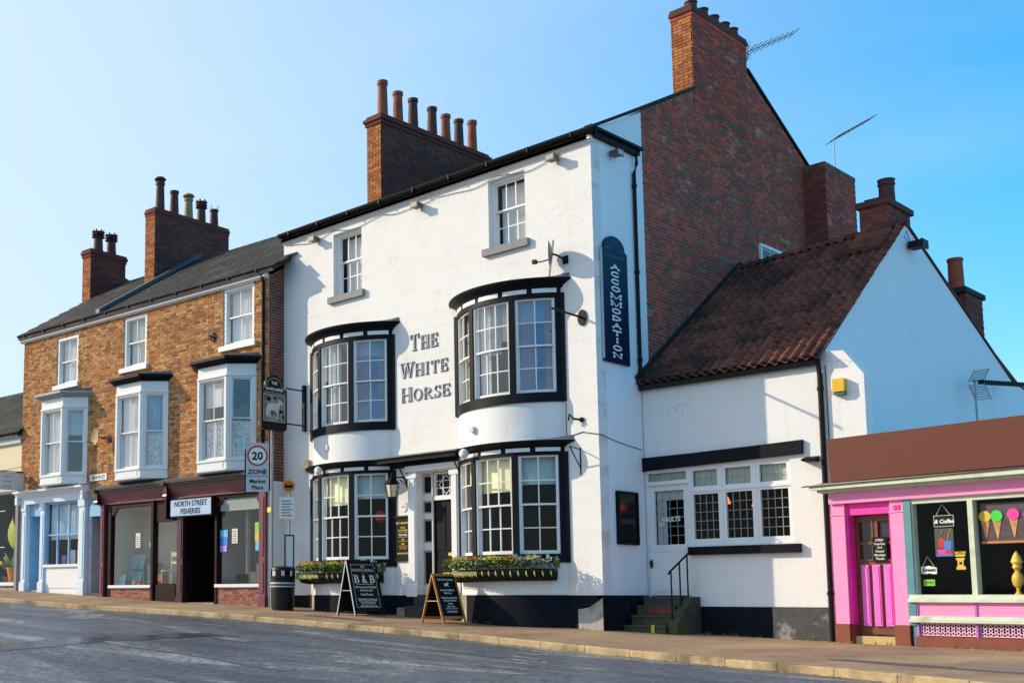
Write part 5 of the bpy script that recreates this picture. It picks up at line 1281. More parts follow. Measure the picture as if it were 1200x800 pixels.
# ================================================================== CREAM HOUSE AT THE FAR LEFT
lft = thing('cream_house', 'cream rendered house with grey slate roof at the far left edge of the street', 'building', BO, A0)
TL = TF(.03); UR = UL - .02
m = MB(TL); wall_holes(m, UR - 7, UR, 4.3, 5.55, [], .3); build('front_wall', m, CREAM, lft)
m = MB(TL); m.box(UR - 7, UR, 5.4, 5.62, 0, .08); m.box(UR - 7, UR, 3.9, 4.32, -.1, .10); fs = build('shop_fascia', m, SIGNG, lft)
m = MB(TL); m.box(UR - 7, UR + .1, 4.32, 4.40, -.1, .25); m.box(UR - 7, UR + .05, 4.40, 4.46, -.1, .18); build('shop_cornice', m, FELT, lft)
m = MB(); m.extr([(-.15, 5.72), (2.8, 7.85), (5.4, 6.0), (5.4, 5.9), (2.8, 7.73), (-.15, 5.60)], 0, UR - 7, UR - .0); build('roof', m, SLATE, lft)
m = MB(); rs = random.Random(9); sl2 = math.atan2(2.13, 2.95)
for j in range(14):
    d = j * .26; y = -.2 + d * cos(sl2); z = 5.72 + d * sin(sl2); u = UR - 7
    while u < UR - .1:
        y2, z2 = y + .3 * cos(sl2), z + .3 * sin(sl2)
        m.add([(u, y, z + .03), (u + .15, y, z + .05), (u + .30, y, z + .03), (u + .30, y2, z2 + .012), (u + .15, y2, z2 + .03), (u, y2, z2 + .012), (u, y, z), (u + .3, y, z)], [(0, 1, 4, 5), (1, 2, 3, 4), (6, 7, 2, 1, 0)]); u += .31
build('roof_tiles', m, SLATE, lft, kind='stuff')
gutter(lft, TL, UR - 7, UR - .02, 5.76, .08, .07)
m = MB(TL); m.box(UR - .14, UR, .6, 3.9, -.1, .10); build('shop_pilaster', m, mat('grey_shop_paint', (.22, .22, .23), .5, .1), lft)
m = MB(TL); m.box(UR - 7, UR - .14, .95, 1.05, -.1, .10); build('shop_sill', m, SIGNW, lft)
m = MB(TL); m.box(UR - 7, UR - .14, .4, .95, -.1, .03); build('yellow_stallriser', m, STONE, lft)
m = MB(TL); m.box(UR - 7, UR - .14, 3.84, 3.9, -.1, .05); build('window_head', m, SIGNG, lft)
m = MB(TL); m.add([(UR - 2.6, 1.05, -.03), (UR - .14, 1.05, -.03), (UR - .14, 3.86, -.03), (UR - 2.6, 3.86, -.03)], [(0, 1, 2, 3)]); build('shop_pane', m, GLASSD, lft)
room(lft, TL, UR - 2.6, UR - .16, .95, 3.88, -.1, -1.6, mat('teal_shop_wall', (.05, .12, .13), .9, .3, 2))
text(lft, 'KITCHEN', .16, UR - 1.35, 1.62, TL, YELPR, c=-.02, bold=.004)
for k, s_ in enumerate(('art', 'and', 'gifts')): text(lft, s_, .3, UR - 1.7, 2.95 - k * .32, TL, SIGNW, c=-.02, sx=.9, bold=.004)
m = MB(TL); m.box(UR - 2.2, UR - .9, 3.3, 3.32, -.02, -.015); m.box(UR - 2.2, UR - .9, 2.15, 2.17, -.02, -.015); build('sign_rule', m, SIGNW, lft)
# its pot plant in the window
pl = thing('potted_plant', 'large leafed plant in orange pot inside the far left shop window', 'plant', (0, 0, 0))
bfr = Matrix.Translation(BO) @ Matrix.Rotation(A0, 4, 'Z')
pl.location = bfr @ Vector((UR - .85, .35, 1.0)); pl.rotation_euler = (0, 0, A0)
m = MB(); m.lathe([(.12, 0), (.2, .42), (.22, .42), (.22, .47), (.18, .47), (.17, .4)], 0, 0, 0.05, 16); build('pot', m, mat('orange_glazed_pot', (.75, .22, .03), .4, .08), pl)
def big_leaf(parent, base, tip, wid, mt, name='leaf'):
    b, t = Vector(base), Vector(tip); d = t - b; s = d.cross(Vector((0, 1, .3))).normalized(); n = 9; mb = MB(); vs = []
    for k in range(n + 1):
        u = k / n; w_ = wid * sin(pi * min(1, u * 1.05) ** .75); p = b + d * u + Vector((0, -.06 * sin(pi * u), 0)); vs += [tuple(p - s * w_), tuple(p + Vector((0, -.02, 0))), tuple(p + s * w_)]
    mb.add(vs, [(3 * k + j, 3 * k + j + 1, 3 * k + j + 4, 3 * k + j + 3) for k in range(n) for j in (0, 1)]); return build(name, mb, mt, parent)
big_leaf(pl, (0, 0, 1.1), (.08, -.1, 2.15), .24, mat('yellow_green_leaf', (.42, .46, .03), .5, .25, 12))
m = MB(); m.tube([(0, 0, .4), (0, 0, 1.15)], .012, 5); build('stem', m, LEAF, pl)
for k, (dx, dz) in enumerate(((-.5, .75), (.35, .7), (-.3, 1.0), (.5, .9), (-.65, .5))): big_leaf(pl, (0, 0, .45), (dx, -.05 - .04 * k, .45 + dz * .6), .12, LEAF)

# ================================================================== PINK ICE CREAM SHOP
KA = radians(-8); KO = (3.79, 1.25, 0)
ice = thing('pink_shop', 'pink ice cream shop with mint gutter and big black window at the right edge', 'shop', KO, KA)
TK = TF(0); UE = 5.6
BASE = mat('red_brown_base', (.20, .045, .02), .6, .2, 6, .1, 30)
m = MB(TK)
m.box(.0, UE, 2.20, 2.40, -.02, .10)
fas = build('pink_fascia', m, PINK, ice)
m = MB(TK); m.box(-.14, UE, 2.40, 2.50, -.04, .20); m.box(-.20, UE, 2.44, 2.53, .2, .34); m.box(-.10, UE, 2.385, 2.41, 0.1, .14); build('mint_gutter', m, MINT, ice)
m = MB(TK); m.add([(-.32, 2.515, .37), (UE, 2.535, .37), (UE, 2.60, -.1), (-.1, 2.60, -.1), (-.32, 2.495, .37), (UE, 2.53, .36)], [(0, 1, 2, 3), (0, 1, 5, 4)]); build('pent_roof', m, mat('rusty_flashing', (.14, .07, .05), .8, .3, 12, .3, 40), ice)
m = MB(TK); m.prism([(.05, 2.575), (UE, 2.60), (UE, 3.36), (.0, 3.325)], .02, .075); build('brown_sign_board', m, SIGNB, ice)
m = MB(TK); m.box(.02, UE, 2.5, 3.30, -.25, .018); build('parapet', m, MORTARD, ice)
def pil(a0, a1, nm='pilaster'):
    m = MB(TK); m.box(a0, a1, .17, 2.2, -.2, .04); m.box(a0 - .012, a1 + .012, 2.0, 2.02, -.1, .055); p = build(nm, m, PINK, ice)
    m = MB(TK); m.box(a0 - .01, a1 + .01, -.4, .17, -.2, .07); build('pilaster_base', m, BASE, p); return p
pil(0, .24); p2 = pil(1.03, 1.26)
m = MB(TK); m.box(1.10, 1.14, 2.04, 2.12, .04, .055); m.box(1.16, 1.2, 2.04, 2.12, .04, .055); build('capital_block', m, MAGENTA, p2)
m = MB(TK); m.box(.24, .28, .17, 2.2, -.25, .0); m.box(.99, 1.03, .17, 2.2, -.25, -.0); m.box(.28, .99, 2.0, 2.2, -.25, -.02); build('door_recess', m, MAGENTA, ice)
for a in (.24, .99):
    m = MB(TK); m.box(a, a + .04, -.4, .17, -.25, .01); build('recess_base', m, BASE, ice)
m = MB(TK); m.box(.28, .99, -.4, -.03, -.5, -.05); build('threshold', m, mat('yellow_stone', (.5, .38, .16), .8, .15, 8), ice)
m = MB(TK)
wall_holes(m, .28, .99, .0, 2.0, [(.36, .58, 1.55, 1.88), (.69, .91, 1.55, 1.88), (.36, .58, 1.25, 1.5), (.69, .91, 1.25, 1.5)], .05, c=-0.18)
frect(m, .33, .61, 1.22, 1.92, .03, -0.18, -0.165); frect(m, .66, .94, 1.22, 1.92, .03, -0.18, -0.165)
dk = build('brown_door', m, BROWNP, ice)
m = MB(TK); m.add([(.33, 1.2, -0.21), (.94, 1.2, -0.21), (.94, 1.92, -0.21), (.33, 1.92, -0.21)], [(0, 1, 2, 3)]); build('pane', m, mat('dark_door_pane', (.03, .03, .035), .08, .2), dk)
for a in (.38, .575, .77):
    m = MB(TK); m.box(a, a + .13, .14, 1.16, -0.18, -0.145); m.box(a + .02, a + .11, .18, 1.12, -0.145, -0.135); build('pink_panel', m, PINKV, dk)
m = MB(TK); m.box(.60, .84, 1.20, 1.62, -0.16, -0.15); nb = build('notice_board', m, SIGNK, dk)
for k, s_ in enumerate(('OPEN', 'Tues-Sun', '10-5', 'Closed', 'Mondays', 'Thanks')): text(nb, s_, .052, .72, 1.55 - k * .062, TK, CHALK, c=-0.146, bold=.001)
# big window
m = MB(TK); m.box(1.26, 1.38, .17, 2.2, -.1, .06); m.box(1.30, 1.38, -.3, .17, -.1, .03); build('teal_post', m, TEAL, ice)
m = MB(TK); m.box(1.38, UE, 2.12, 2.2, -.1, .04); m.box(2.265, 2.345, .66, 2.12, -.1, .05); m.box(1.38, 1.40, .66, 2.12, -.1, .03)
for a in (3.85,): m.box(a, a + .08, .66, 2.12, -.1, .05)
m.box(1.28, UE, .54, .60, -.1, .10); m.box(1.28, UE, .60, .66, -.1, .07); m.box(1.28, UE, .22, .27, -.1, .10); m.box(1.28, UE, .27, .32, -.1, .07)
wf = build('shop_window', m, MINT, ice)
for a0, a1 in ((1.40, 2.265), (2.345, 3.85), (3.93, UE)):
    m = MB(TK); m.add([(a0, .66, -.03), (a1, .66, -.028), (a1, 2.12, -.03), (a0, 2.12, -.032)], [(0, 1, 2, 3)]); build('pane', m, GLASSD, wf)
m = MB(TK); m.box(1.38, UE, .32, .54, -.1, .03); build('pink_panel', m, PINK, wf)
m = MB(TK)
for a in (1.37, 2.28, 3.88):
    m = MB(TK); m.box(a, a + .035, -.02, .22, -.05, .045); build('lilac_post', m, mat('lilac_paint', (.45, .15, .55), .4, .1), wf)
    m = MB(TK); m.box(a, a + .035, .32, .54, .03, .05); build('lilac_strip', m, mat('lilac_paint', (.45, .15, .55), .4, .1), wf)
m = MB(TK); m.box(1.34, UE, -.35, 0, -.1, .05); build('base_board', m, BASE, wf)
m = MB(TK); m.box(1.38, UE, 0, .22, -.12, -.06); build('dark_backing', m, SIGNK, wf)
# fretwork panels: pierced scroll pattern
fm = MB(TK)
def ringf(mb, cx, cz, r, w_, c0, c1, a0=0, a1=2 * pi, n=10):
    for i in range(n):
        u0, u1 = a0 + (a1 - a0) * i / n, a0 + (a1 - a0) * (i + 1) / n
        mb.prism([(cx + r * cos(u0), cz + r * sin(u0)), (cx + r * cos(u1), cz + r * sin(u1)), (cx + (r - w_) * cos(u1), cz + (r - w_) * sin(u1)), (cx + (r - w_) * cos(u0), cz + (r - w_) * sin(u0))], c0, c1)
a = 1.44; k = 0
while a < 4.6:
    for z in (.055, .11, .165): ringf(fm, a, z, .030, .012, .0, .010 + .001 * (k % 2), n=8)
    ringf(fm, a + .04, .083, .026, .011, .0, .0125, pi, 2 * pi, 5); ringf(fm, a + .04, .137, .026, .011, .0, .0135, 0, pi, 5)
    a += .08; k += 1
fm.box(1.38, UE, .012, .026, .0, .014); fm.box(1.38, UE, .196, .212, .0, .014)
build('fretwork', fm, mat('pale_pink_paint', (.85, .50, .68), .5, .1), wf)
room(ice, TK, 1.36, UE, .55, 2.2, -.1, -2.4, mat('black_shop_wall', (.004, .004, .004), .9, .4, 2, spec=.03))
m = MB(); m.box(.0, UE, .35, .45, 2.2, 3.2); m.box(UE - .1, UE, 0, 4, -.3, 3.3); m.box(.6, UE, 4, 4.1, -.3, 3.3); m.box(.6, UE - .1, .46, 4, 3.1, 3.18); build('shop_shell', m, MORTARD, ice)
# ice cream poster
m = MB(TK); m.box(2.40, 3.83, 1.46, 2.06, -.10, -.07); po = build('poster', m, POSTERD, ice)
m = MB(TK); m.box(2.40, 3.83, 1.44, 1.475, -.10, -.06); build('poster_ledge', m, OAK, po)
for (a, z, mt, tilt) in ((2.47, 1.86, YELPR, 0), (2.64, 1.86, mat('mint_scoop', (.03, .62, .04), .5, .1), 0), (2.88, 1.875, PINKPR, 0), (3.12, 1.86, PURPLE, .1), (3.38, 1.87, PAPER, 0), (3.62, 1.86, YELPR, 0)):
    m = MB(TK); m.prism([(a - .07, z - .03), (a + .07, z - .03), (a + .005 + tilt * .1, z - .35), (a - .005 + tilt * .1, z - .35)], -.069, -.062); cn = build('cone_print', m, CONE, po)
    m = MB(TK)
    for k in range(4): m.prism([(a - .05 + k * .026, z - .04 - k * .02), (a - .045 + k * .026, z - .04 - k * .02), (a + .0 + k * .01, z - .2), (a - .005 + k * .01, z - .2)], -.0615, -.061)
    build('wafer_lines', m, mat('wafer_dark', (.32, .14, .04), .6), po)
    m = MB(TK); m.prism([(a + .088 * cos(k * pi / 9), z + .088 * sin(k * pi / 9)) for k in range(18)], -.061, -.052); m.prism([(a - .085, z - .02), (a + .085, z - .02), (a + .06, z - .055), (a + .02, z - .045), (a - .02, z - .06), (a - .06, z - .045)], -.0605, -.051); build('scoop_print', m, mt, po)
# stickers and hanging signs in the left pane
hs = MB(TK); hs.box(1.69, 2.0, 1.735, 1.915, -.06, -.05); hb = build('hanging_notice', hs, SIGNK, ice)
m = MB(TK); frect(m, 1.69, 2.0, 1.735, 1.915, .006, -.05, -.048); m.tube([(1.73, 1.915, -.05), (1.83, 2.09, -.05), (1.95, 1.915, -.05)], .004, 4); build('notice_cord', m, CHALK, hb)
text(hb, '& Coffee', .085, 1.85, 1.79, TK, CHALK, c=-.048, slant=.25, bold=.003)
m = MB(TK); m.box(1.69, 1.98, 1.26, 1.71, -.06, -.05); dp = build('drinks_poster', m, mat('charcoal_poster', (.05, .05, .055), .5, .3, 5), ice)
for (a, z, w_, h_, mt) in ((1.745, 1.40, .10, .14, RED), (1.83, 1.36, .12, .15, BLUEPR), (1.72, 1.30, .14, .07, PINKPR), (1.84, 1.29, .12, .06, RED), (1.70, 1.265, .27, .03, BLUEPR)):
    m = MB(TK); m.prism([(a + .01, z), (a + w_ - .01, z), (a + w_, z + h_), (a, z + h_)], -.05, -.046 + z * .001); build('cup_print', m, mt, dp)
m = MB(TK); m.tube([(1.79, 1.54, -.045), (1.80, 1.64, -.045), (1.82, 1.68, -.045)], .006, 4); m.tube([(1.89, 1.51, -.045), (1.92, 1.63, -.045), (1.95, 1.69, -.045)], .006, 4); build('straw_print', m, YELPR, dp)
m = MB(TK); m.prism([(1.44, 1.0), (1.5, .985), (1.57, 1.0), (1.64, .985), (1.69, .99), (1.69, 1.09), (1.64, 1.10), (1.57, 1.12), (1.5, 1.105), (1.44, 1.11)], -.06, -.052); rb = build('ribbon_sticker', m, CHALK, ice)
m = MB(TK); m.tube([(1.47, 1.1, -.05), (1.55, 1.27, -.05), (1.66, 1.1, -.05)], .004, 4); build('ribbon_cord', m, CHALK, rb)
text(rb, 'Sweets', .075, 1.565, 1.03, TK, SIGNK, c=-.050, slant=.2, bold=.003)
m = MB(TK); m.box(1.47, 1.65, .80, .90, -.06, -.052); gs = build('green_sticker', m, GREENP, ice); text(gs, 'OPEN', .06, 1.56, .83, TK, LEAF, c=-.05, bold=.002)
m = MB(TK); m.box(2.0, 2.14, 1.05, 1.10, -.06, -.052); m.box(2.02, 2.11, 1.10, 1.2, -.06, -.052); m.box(2.0, 2.13, 1.2, 1.235, -.06, -.052); m.box(1.99, 2.14, 1.255, 1.29, -.06, -.052); ms = build('milkshake_sticker', m, YELPR, ice)
text(ms, 'BACON', .05, 2.065, 1.30, TK, YELPR, c=-.055, bold=.002); m = MB(TK); m.box(2.045, 2.09, 1.13, 1.17, -.052, -.05); build('sticker_eye', m, SIGNK, ms)
# cone-shaped model standing in the window
cn = thing('model_ice_cream', 'golden ice cream ornament standing behind the right hand pane', 'ornament')
kfr = Matrix.Translation(KO) @ Matrix.Rotation(KA, 4, 'Z'); cn.location = kfr @ Vector((2.80, .25, .56)); cn.rotation_euler = (0, 0, KA)
m = MB(); m.lathe([(.05, 0), (.06, .05), (.025, .1), (.03, .16)], 0, 0, .05, 12); m.lathe([(.03, 0), (.07, .05), (.085, .13), (.07, .2), (.04, .24)], 0, 0, .2, 12); m.lathe([(.05, 0), (.03, .03), (.07, .08), (.05, .14)], 0, 0, .43, 12); build('body', m, mat('gold_plastic', (.72, .42, .05), .35, .3, 30), cn)
m = MB(); m.lathe([(.06, 0), (.085, .04), (.06, .09), (.065, .10), (.04, .14), (.04, .15), (.015, .19), (.002, .22)], 0, 0, .56, 12); build('swirl', m, mat('cream_swirl', (.80, .62, .12), .4, .1, 30), cn)
m = MB(); m.lathe([(.09, 0), (.09, .06)], 0, 0, 0, 12); build('base', m, OAK, cn)

# ================================================================== SIGNS, LAMPS, STREET FURNITURE
# hanging sign on its bracket
hg = thing('hanging_pub_sign', 'black framed hanging inn sign painted with a white horse on iron bracket', 'sign', (-8.31, -.05, 4.6))
TH_ = lambda a, b, c: (c, a + .05, b - 4.6)          # a = world y, faces +x
m = MB(TH_); m.box(-.08, .05, 4.62, 5.76, -.045, .045); br_ = build('wall_plate', m, IRON, hg)
for z0, z1 in ((5.62, 5.62), (4.76, 4.76)):
    m = MB(TH_); m.tube([(-.05, z0, 0), (-.66, z1, 0)], .018, 8); m.lathe; build('bracket_arm', m, IRON, hg)
arch = [(-1.44, 4.60), (-.64, 4.60), (-.64, 5.56)] + [(-.72, 5.58)] + [(-1.04 + .28 * cos(t * pi / 10), 5.62 + .26 * sin(t * pi / 10)) for t in range(0, 11)] + [(-1.36, 5.58), (-1.44, 5.56)]
m = MB(TH_); m.prism(arch, -.035, .035); bd = build('sign_board', m, SIGNGREEN, hg)
m = MB(TH_); m.box(-1.38, -.70, 4.56, 4.72, -.05, .05); build('base_moulding', m, IRON, hg)
m = MB(TH_); frect(m, -1.38, -.70, 4.76, 5.42, .014, .035, .042)
ar2 = [(-1.04 + .235 * cos(t * pi / 12), 5.60 + .215 * sin(t * pi / 12)) for t in range(13)]
m.tube([(-.70, 5.46, .038), (-.70, 5.555, .038), (-.78, 5.585, .038)] + [(p[0], p[1], .038) for p in ar2] + [(-1.30, 5.585, .038), (-1.38, 5.555, .038), (-1.38, 5.46, .038), (-.70, 5.46, .038)], .006, 4); build('gilt_line', m, SIGNG, hg)
m = MB(TH_); m.box(-1.36, -.72, 4.78, 5.40, .035, .039); pn = build('painted_scene', m, mat('painted_meadow', (.07, .075, .05), .6, .5, 9, c2=(.30, .29, .26), c2min=.50, c2max=.60), hg)
m = MB(TH_); m.prism([(-1.36, 5.18), (-.72, 5.2), (-.72, 5.40), (-1.36, 5.40)], .039, .041); build('painted_sky', m, mat('painted_sky', (.24, .24, .21), .6, .4, 12, c2=(.08, .08, .06), c2min=.5, c2max=.6), pn)
horse = [(-1.32, 5.02), (-1.28, 5.14), (-1.22, 5.2), (-1.10, 5.2), (-1.0, 5.19), (-.93, 5.24), (-.88, 5.33), (-.84, 5.30), (-.76, 5.2), (-.80, 5.17), (-.86, 5.2), (-.89, 5.1), (-.92, 5.02), (-.91, 4.84), (-.95, 4.84), (-.97, 4.98), (-1.02, 5.02), (-1.16, 5.03), (-1.18, 4.96), (-1.16, 4.85), (-1.20, 4.85), (-1.24, 4.98), (-1.26, 4.84), (-1.30, 4.84), (-1.29, 5.0), (-1.31, 4.9)]
m = MB(TH_); m.prism(horse, .041, .046); build('painted_horse', m, mat('painted_cream', (.55, .54, .50), .6, .25, 25), pn)
for (a, z, r_) in ((-.83, 5.02, .06), (-.77, 4.9, .05), (-1.22, 5.30, .07), (-1.02, 5.33, .05)):
    m = MB(TH_); m.prism([(a + r_ * cos(k), z + r_ * .8 * sin(k)) for k in range(6)], .041, .045); build('painted_foliage', m, SIGNK, pn)
text(hg, 'THE', .10, -1.04, 5.66, TH_, LETW, c=.037, bold=.002); text(hg, 'WHITE HORSE', .092, -1.04, 5.51, TH_, LETW, c=.037, sx=.9, bold=.002)

# navy vertical board on the side wall
ac = thing('accommodation_sign', 'tall navy arched board lettered accommodation on the side wall', 'sign', (0, .65, 5.15))
TAc = TG(0, 0, 0, 1, -5.15); TAc_ = lambda a, b, c: (c, a - .65, b - 5.15)
y0, y1 = .20, 1.08
m = MB(TAc_); m.prism([(y0, 5.15), (y1, 5.15), (y1, 7.40), (y1 - .07, 7.44)] + [(.64 + .36 * cos(t * pi / 12), 7.45 + .25 * sin(t * pi / 12)) for t in range(13)] + [(y0 + .07, 7.44), (y0, 7.40)], .012, .06); bd = build('board', m, SIGNBLUE, ac)
z = 7.02
for ch in 'ACCOMMODATION':
    wl = {'M': .38, 'I': .16, 'T': .32}.get(ch, .31)
    m = MB(TAc_); glyph(m, ch, .64 - wl / 2, z, wl, .110, .06, .064, k=.36, thin=.80); build('letter', m, LETW, ac); z -= .1475
m = MB(TAc_)
for k in range(10): t = k * pi / 9; m.box(.64 + .13 * cos(t) - .008, .64 + .13 * cos(t) + .008, 7.46 + .15 * sin(t) - .008, 7.46 + .15 * sin(t) + .008, .06, .062)
m.box(.28, .50, 7.43, 7.44, .06, .063); m.box(.78, 1.0, 7.43, 7.44, .06, .063); build('crest', m, LETTERG, ac)
text(ac, 'FREE HOUSE & INN', .075, .64, 7.26, TAc_, LETTERG, c=.062, sx=1.0)
m = MB(TAc_); m.box(.196, .20, 5.2, 7.4, .01, .062); build('worn_edge', m, SIGNG, ac)

nb = thing('wall_notice_case', 'plain black notice case low on the shaded side wall', 'notice board', (0, .85, 1.62))
TN = lambda a, b, c: (c, a - .85, b - 1.62)
m = MB(TN); frect(m, .50, 1.21, 1.62, 2.65, .05, .002, .07); m.box(.55, 1.16, 1.67, 2.6, .002, .02); build('case', m, BLACK, nb)
m = MB(TN); m.box(.55, 1.16, 1.67, 2.6, .035, .04); build('glazed_front', m, mat('dark_case_glass', (.012, .014, .016), .12, .2), nb)

mnu = thing('menu_board', 'framed black menu board with gold lettering left of the front door', 'menu board', (-5.08, 0, 1.40))
TM_ = lambda a, b, c: (a + 5.08, -c, b - 1.40)
m = MB(TM_); frect(m, -5.36, -4.79, 1.40, 2.40, .045, .003, .05); build('frame', m, BLACK, mnu)
m = MB(TM_); m.box(-5.32, -4.83, 1.44, 2.36, .003, .03); build('board', m, SIGNK, mnu)
for s_, sz, z, mt in (('BED & BREAKFAST', .062, 2.22, YELPR), ('GOOD', .055, 2.12, YELPR), ('FOOD SERVED', .052, 2.06, YELPR), ('FINE WINES', .058, 1.955, CHALK), ('GINS', .052, 1.86, YELPR), ('BEER', .055, 1.76, YELPR), ('COCKTAILS', .05, 1.665, ORANGE), ('WARM WELCOME', .055, 1.55, YELPR)):
    text(mnu, s_, sz, -5.075, z, TM_, mt, c=.032, bold=.0015, sx=.8)
m = MB(TM_)
for z in (2.03, 1.925, 1.835, 1.73): m.box(-5.22, -4.93, z, z + .006, .03, .033)
build('gold_rule', m, GOLD, mnu)

# lantern by the door
ln = thing('wall_lantern', 'black carriage lantern with cream glass between bow window and door', 'lantern', (-4.85, 0, 3.1))
LL = lambda x, y, z: (x + 4.85, y, z - 3.1)
m = MB(LL); m.box(-4.89, -4.81, -.03, -.002, 2.98, 3.26); m.tube([(-4.85, -.02, 3.2), (-4.95, -.2, 3.24), (-5.10, -.34, 3.22)], .018, 6); m.tube([(-4.85, -.02, 3.03), (-4.98, -.22, 3.18)], .012, 6); build('bracket', m, IRON, ln)
lx, ly = -5.10, -.34
m = MB(LL); m.lathe([(.03, 0), (.04, .03), (.19, .045), (.085, .155), (.06, .17), (.07, .19), (.02, .23), (.022, .26), (.002, .29)], lx, ly, 3.05, 6); m.lathe([(.11, 0), (.12, .02), (.03, .0)], lx, ly, 2.78, 6)
for k in range(6): t = k * pi / 3; m.tube([(lx + .115 * cos(t), ly + .115 * sin(t), 2.79), (lx + .16 * cos(t), ly + .16 * sin(t), 3.08)], .010, 4)
m.lathe([(.03, -.05), (.05, 0)], lx, ly, 2.78, 6); build('frame', m, IRON, ln)
m = MB(LL); m.lathe([(.105, 0), (.148, .26)], lx, ly, 2.80, 6); build('glass', m, LAMPGL, ln)
pl_ = thing('round_door_plaque', 'small round white plaque on the wall beside the lantern', 'plaque', (-5.05, -.002, 2.6))
m = MB(); m.T = lambda a, b, c: (a, -c, b); m.prism([(.11 * cos(k * pi / 10), .11 * sin(k * pi / 10)) for k in range(20)], 0, .015); build('disc', m, WHITE2, pl_)
m = MB(); m.T = lambda a, b, c: (a, -c, b); ringf(m, 0, 0, .1, .012, .015, .02, -1.2, 1.2, 8); m.box(-.07, .05, -.008, .012, .015, .019); build('crescent', m, LETTERG, pl_)

# flood lights
def flood(x, y, z, label, side=False):
    o = thing('floodlight', label, 'floodlight', (x, y, z), pi / 2 if side else 0, 'small floodlights on the pub walls')
    m = MB(); m.box(-.09, .09, -.20, -.05, -.06, .045); m.box(-.11, .11, -.24, -.20, -.075, .055); build('housing', m, mat('bronze_metal', (.10, .085, .07), .5, .2), o)
    m = MB(); m.box(-.085, .085, -.246, -.238, -.06, .04); build('lens', m, mat('lamp_lens', (.5, .42, .36), .2, .1), o)
    m = MB(); m.box(-.02, .02, -.06, 0, -.02, .08); build('bracket', m, IRON, o); return o
flood(-.80, 0, 9.36, 'floodlight under the gutter right of the right hand top window')
flood(-4.46, 0, 9.32, 'floodlight under the gutter between the two top windows')
flood(-7.85, 0, 9.33, 'floodlight under the gutter at the left end of the pub')
flood(0, .68, 9.40, 'floodlight on the shaded side wall under the gutter', True)
gl_ = thing('gable_floodlight', 'dark floodlight high on the white gable below the apex', 'floodlight', (AX1, 6.0, 7.8), pi / 2)
m = MB(); m.box(-.14, .14, -.30, -.04, -.08, .06); m.box(-.16, .16, -.33, -.29, -.1, .07); build('housing', m, IRON, gl_)
m = MB(); m.tube([(0, 0, 0), (0, -.12, .04)], .015, 5); m.tube([(-.05, -.02, .05), (-.25, -.02, .15), (-.1, -.02, .3), (.05, -.02, .05)], .006, 4); build('cable', m, IRON, gl_)
m = MB(); m.T = lambda x, y, z: (x, y, z)
# drooping cable under the eaves
cb = MB(TFF); pts = []
for k in range(61):
    u = k / 60; pts.append((-8.9 + 8.2 * u, 9.42 - .10 * abs(sin(u * pi * 5)) + .02 * sin(u * 40), .02))
cb.tube(pts, .007, 4); tag(build('eaves_cable', cb, IRON), 'thin dark cable drooping along the pub wall under the gutter', 'cable')
cb = MB(TFF); cb.tube([(-.93, 7.72, .01), (-.98, 7.4, .012), (-1.05, 7.0, .01)], .007, 4); tag(build('window_cable', cb, IRON), 'thin cable hanging from the right top window sill to the bow', 'cable')
cb = MB(TFF); cb.tube([(-.72, 4.4, .01), (-.73, 3.8, .012), (-.70, 3.72, .01), (-.35, 3.78, .01), (-.0, 3.70, .012)], .008, 4); cb.tube([(.006, .01 + 3.70, 0), (.006, 3.60, -.7), (.006, 3.52, -1.5)], .008, 4); tag(build('side_cable', cb, IRON), 'dark cable running round the corner above the lower bow window', 'cable')
for (a, z, s_, lb) in ((-8.22, 3.80, .23, 'buff junction box on the wall left of the lower left bow'), (-6.95, 4.05, .12, 'tiny white box on the curved wall between the left bows'), (-2.63, 4.02, .12, 'tiny white box on the curved wall between the right bows')):
    o = thing('junction_box', lb, 'junction box', (a, -.0 if s_ > .2 else -.50, z)); m = MB(); m.box(-s_ / 2, s_ / 2, -.11, 0, -s_ * .45, s_ * .45); build('case', m, STONE if s_ > .2 else WHITE2, o)
    m = MB(); m.box(-s_ / 2 - .008, s_ / 2 + .008, -.125, -.11, -s_ * .45 - .008, s_ * .45 + .008); build('lid', m, STONE if s_ > .2 else WHITE2, o)
# domed cctv on the lower cornices
for xc, lb in ((-7.1, 'white round camera under the lower left bow cornice'), (-2.75, 'white round camera under the lower right bow cornice')):
    o = thing('dome_camera', lb, 'camera', (xc, -.70, 3.52)); m = MB(); m.T = lambda a, b, c: (a, c, b); m.lathe([(.002, -.09), (.06, -.08), (.10, -.02), (.10, .04), (.07, .06)], 0, 0, 0, 12); build('dome', m, WHITE2, o)
# satellite dish and projecting arms on the front
dsh = thing('satellite_dish', 'dark satellite dish edge on, above the upper right bow', 'satellite dish', (-.70, 0, 7.25))
m = MB(lambda a, b, c: (a * cos(.25) - c * sin(.25), a * sin(.25) + c * cos(.25), b))
m.T = lambda a, b, c: (-.15 + a * .25 + 0, -.28 + c, b)
vs = []; NR = 14
for j in range(5):
    r_ = .25 * j / 4
    for k in range(NR): t = 2 * pi * k / NR; q_ = .07 * (1 - (j / 4) ** 2); vs.append((-.14 + r_ * cos(t) * -.52 + q_ * .83, -.28 + r_ * cos(t) * .85 + q_ * .52, .12 + r_ * 1.05 * sin(t)))
m = MB(); m.add(vs, [(j * NR + k, j * NR + (k + 1) % NR, (j + 1) * NR + (k + 1) % NR, (j + 1) * NR + k) for j in range(4) for k in range(NR)]); d_ = build('dish', m, DISHG, dsh)
m = MB(); m.tube([(-.15, -.28, 0), (-.30, -.32, -.02), (-.46, -.32, .0)], .015, 5); m.box(-.50, -.42, -.36, -.28, -.03, .05); build('feed_arm', m, IRON, dsh)
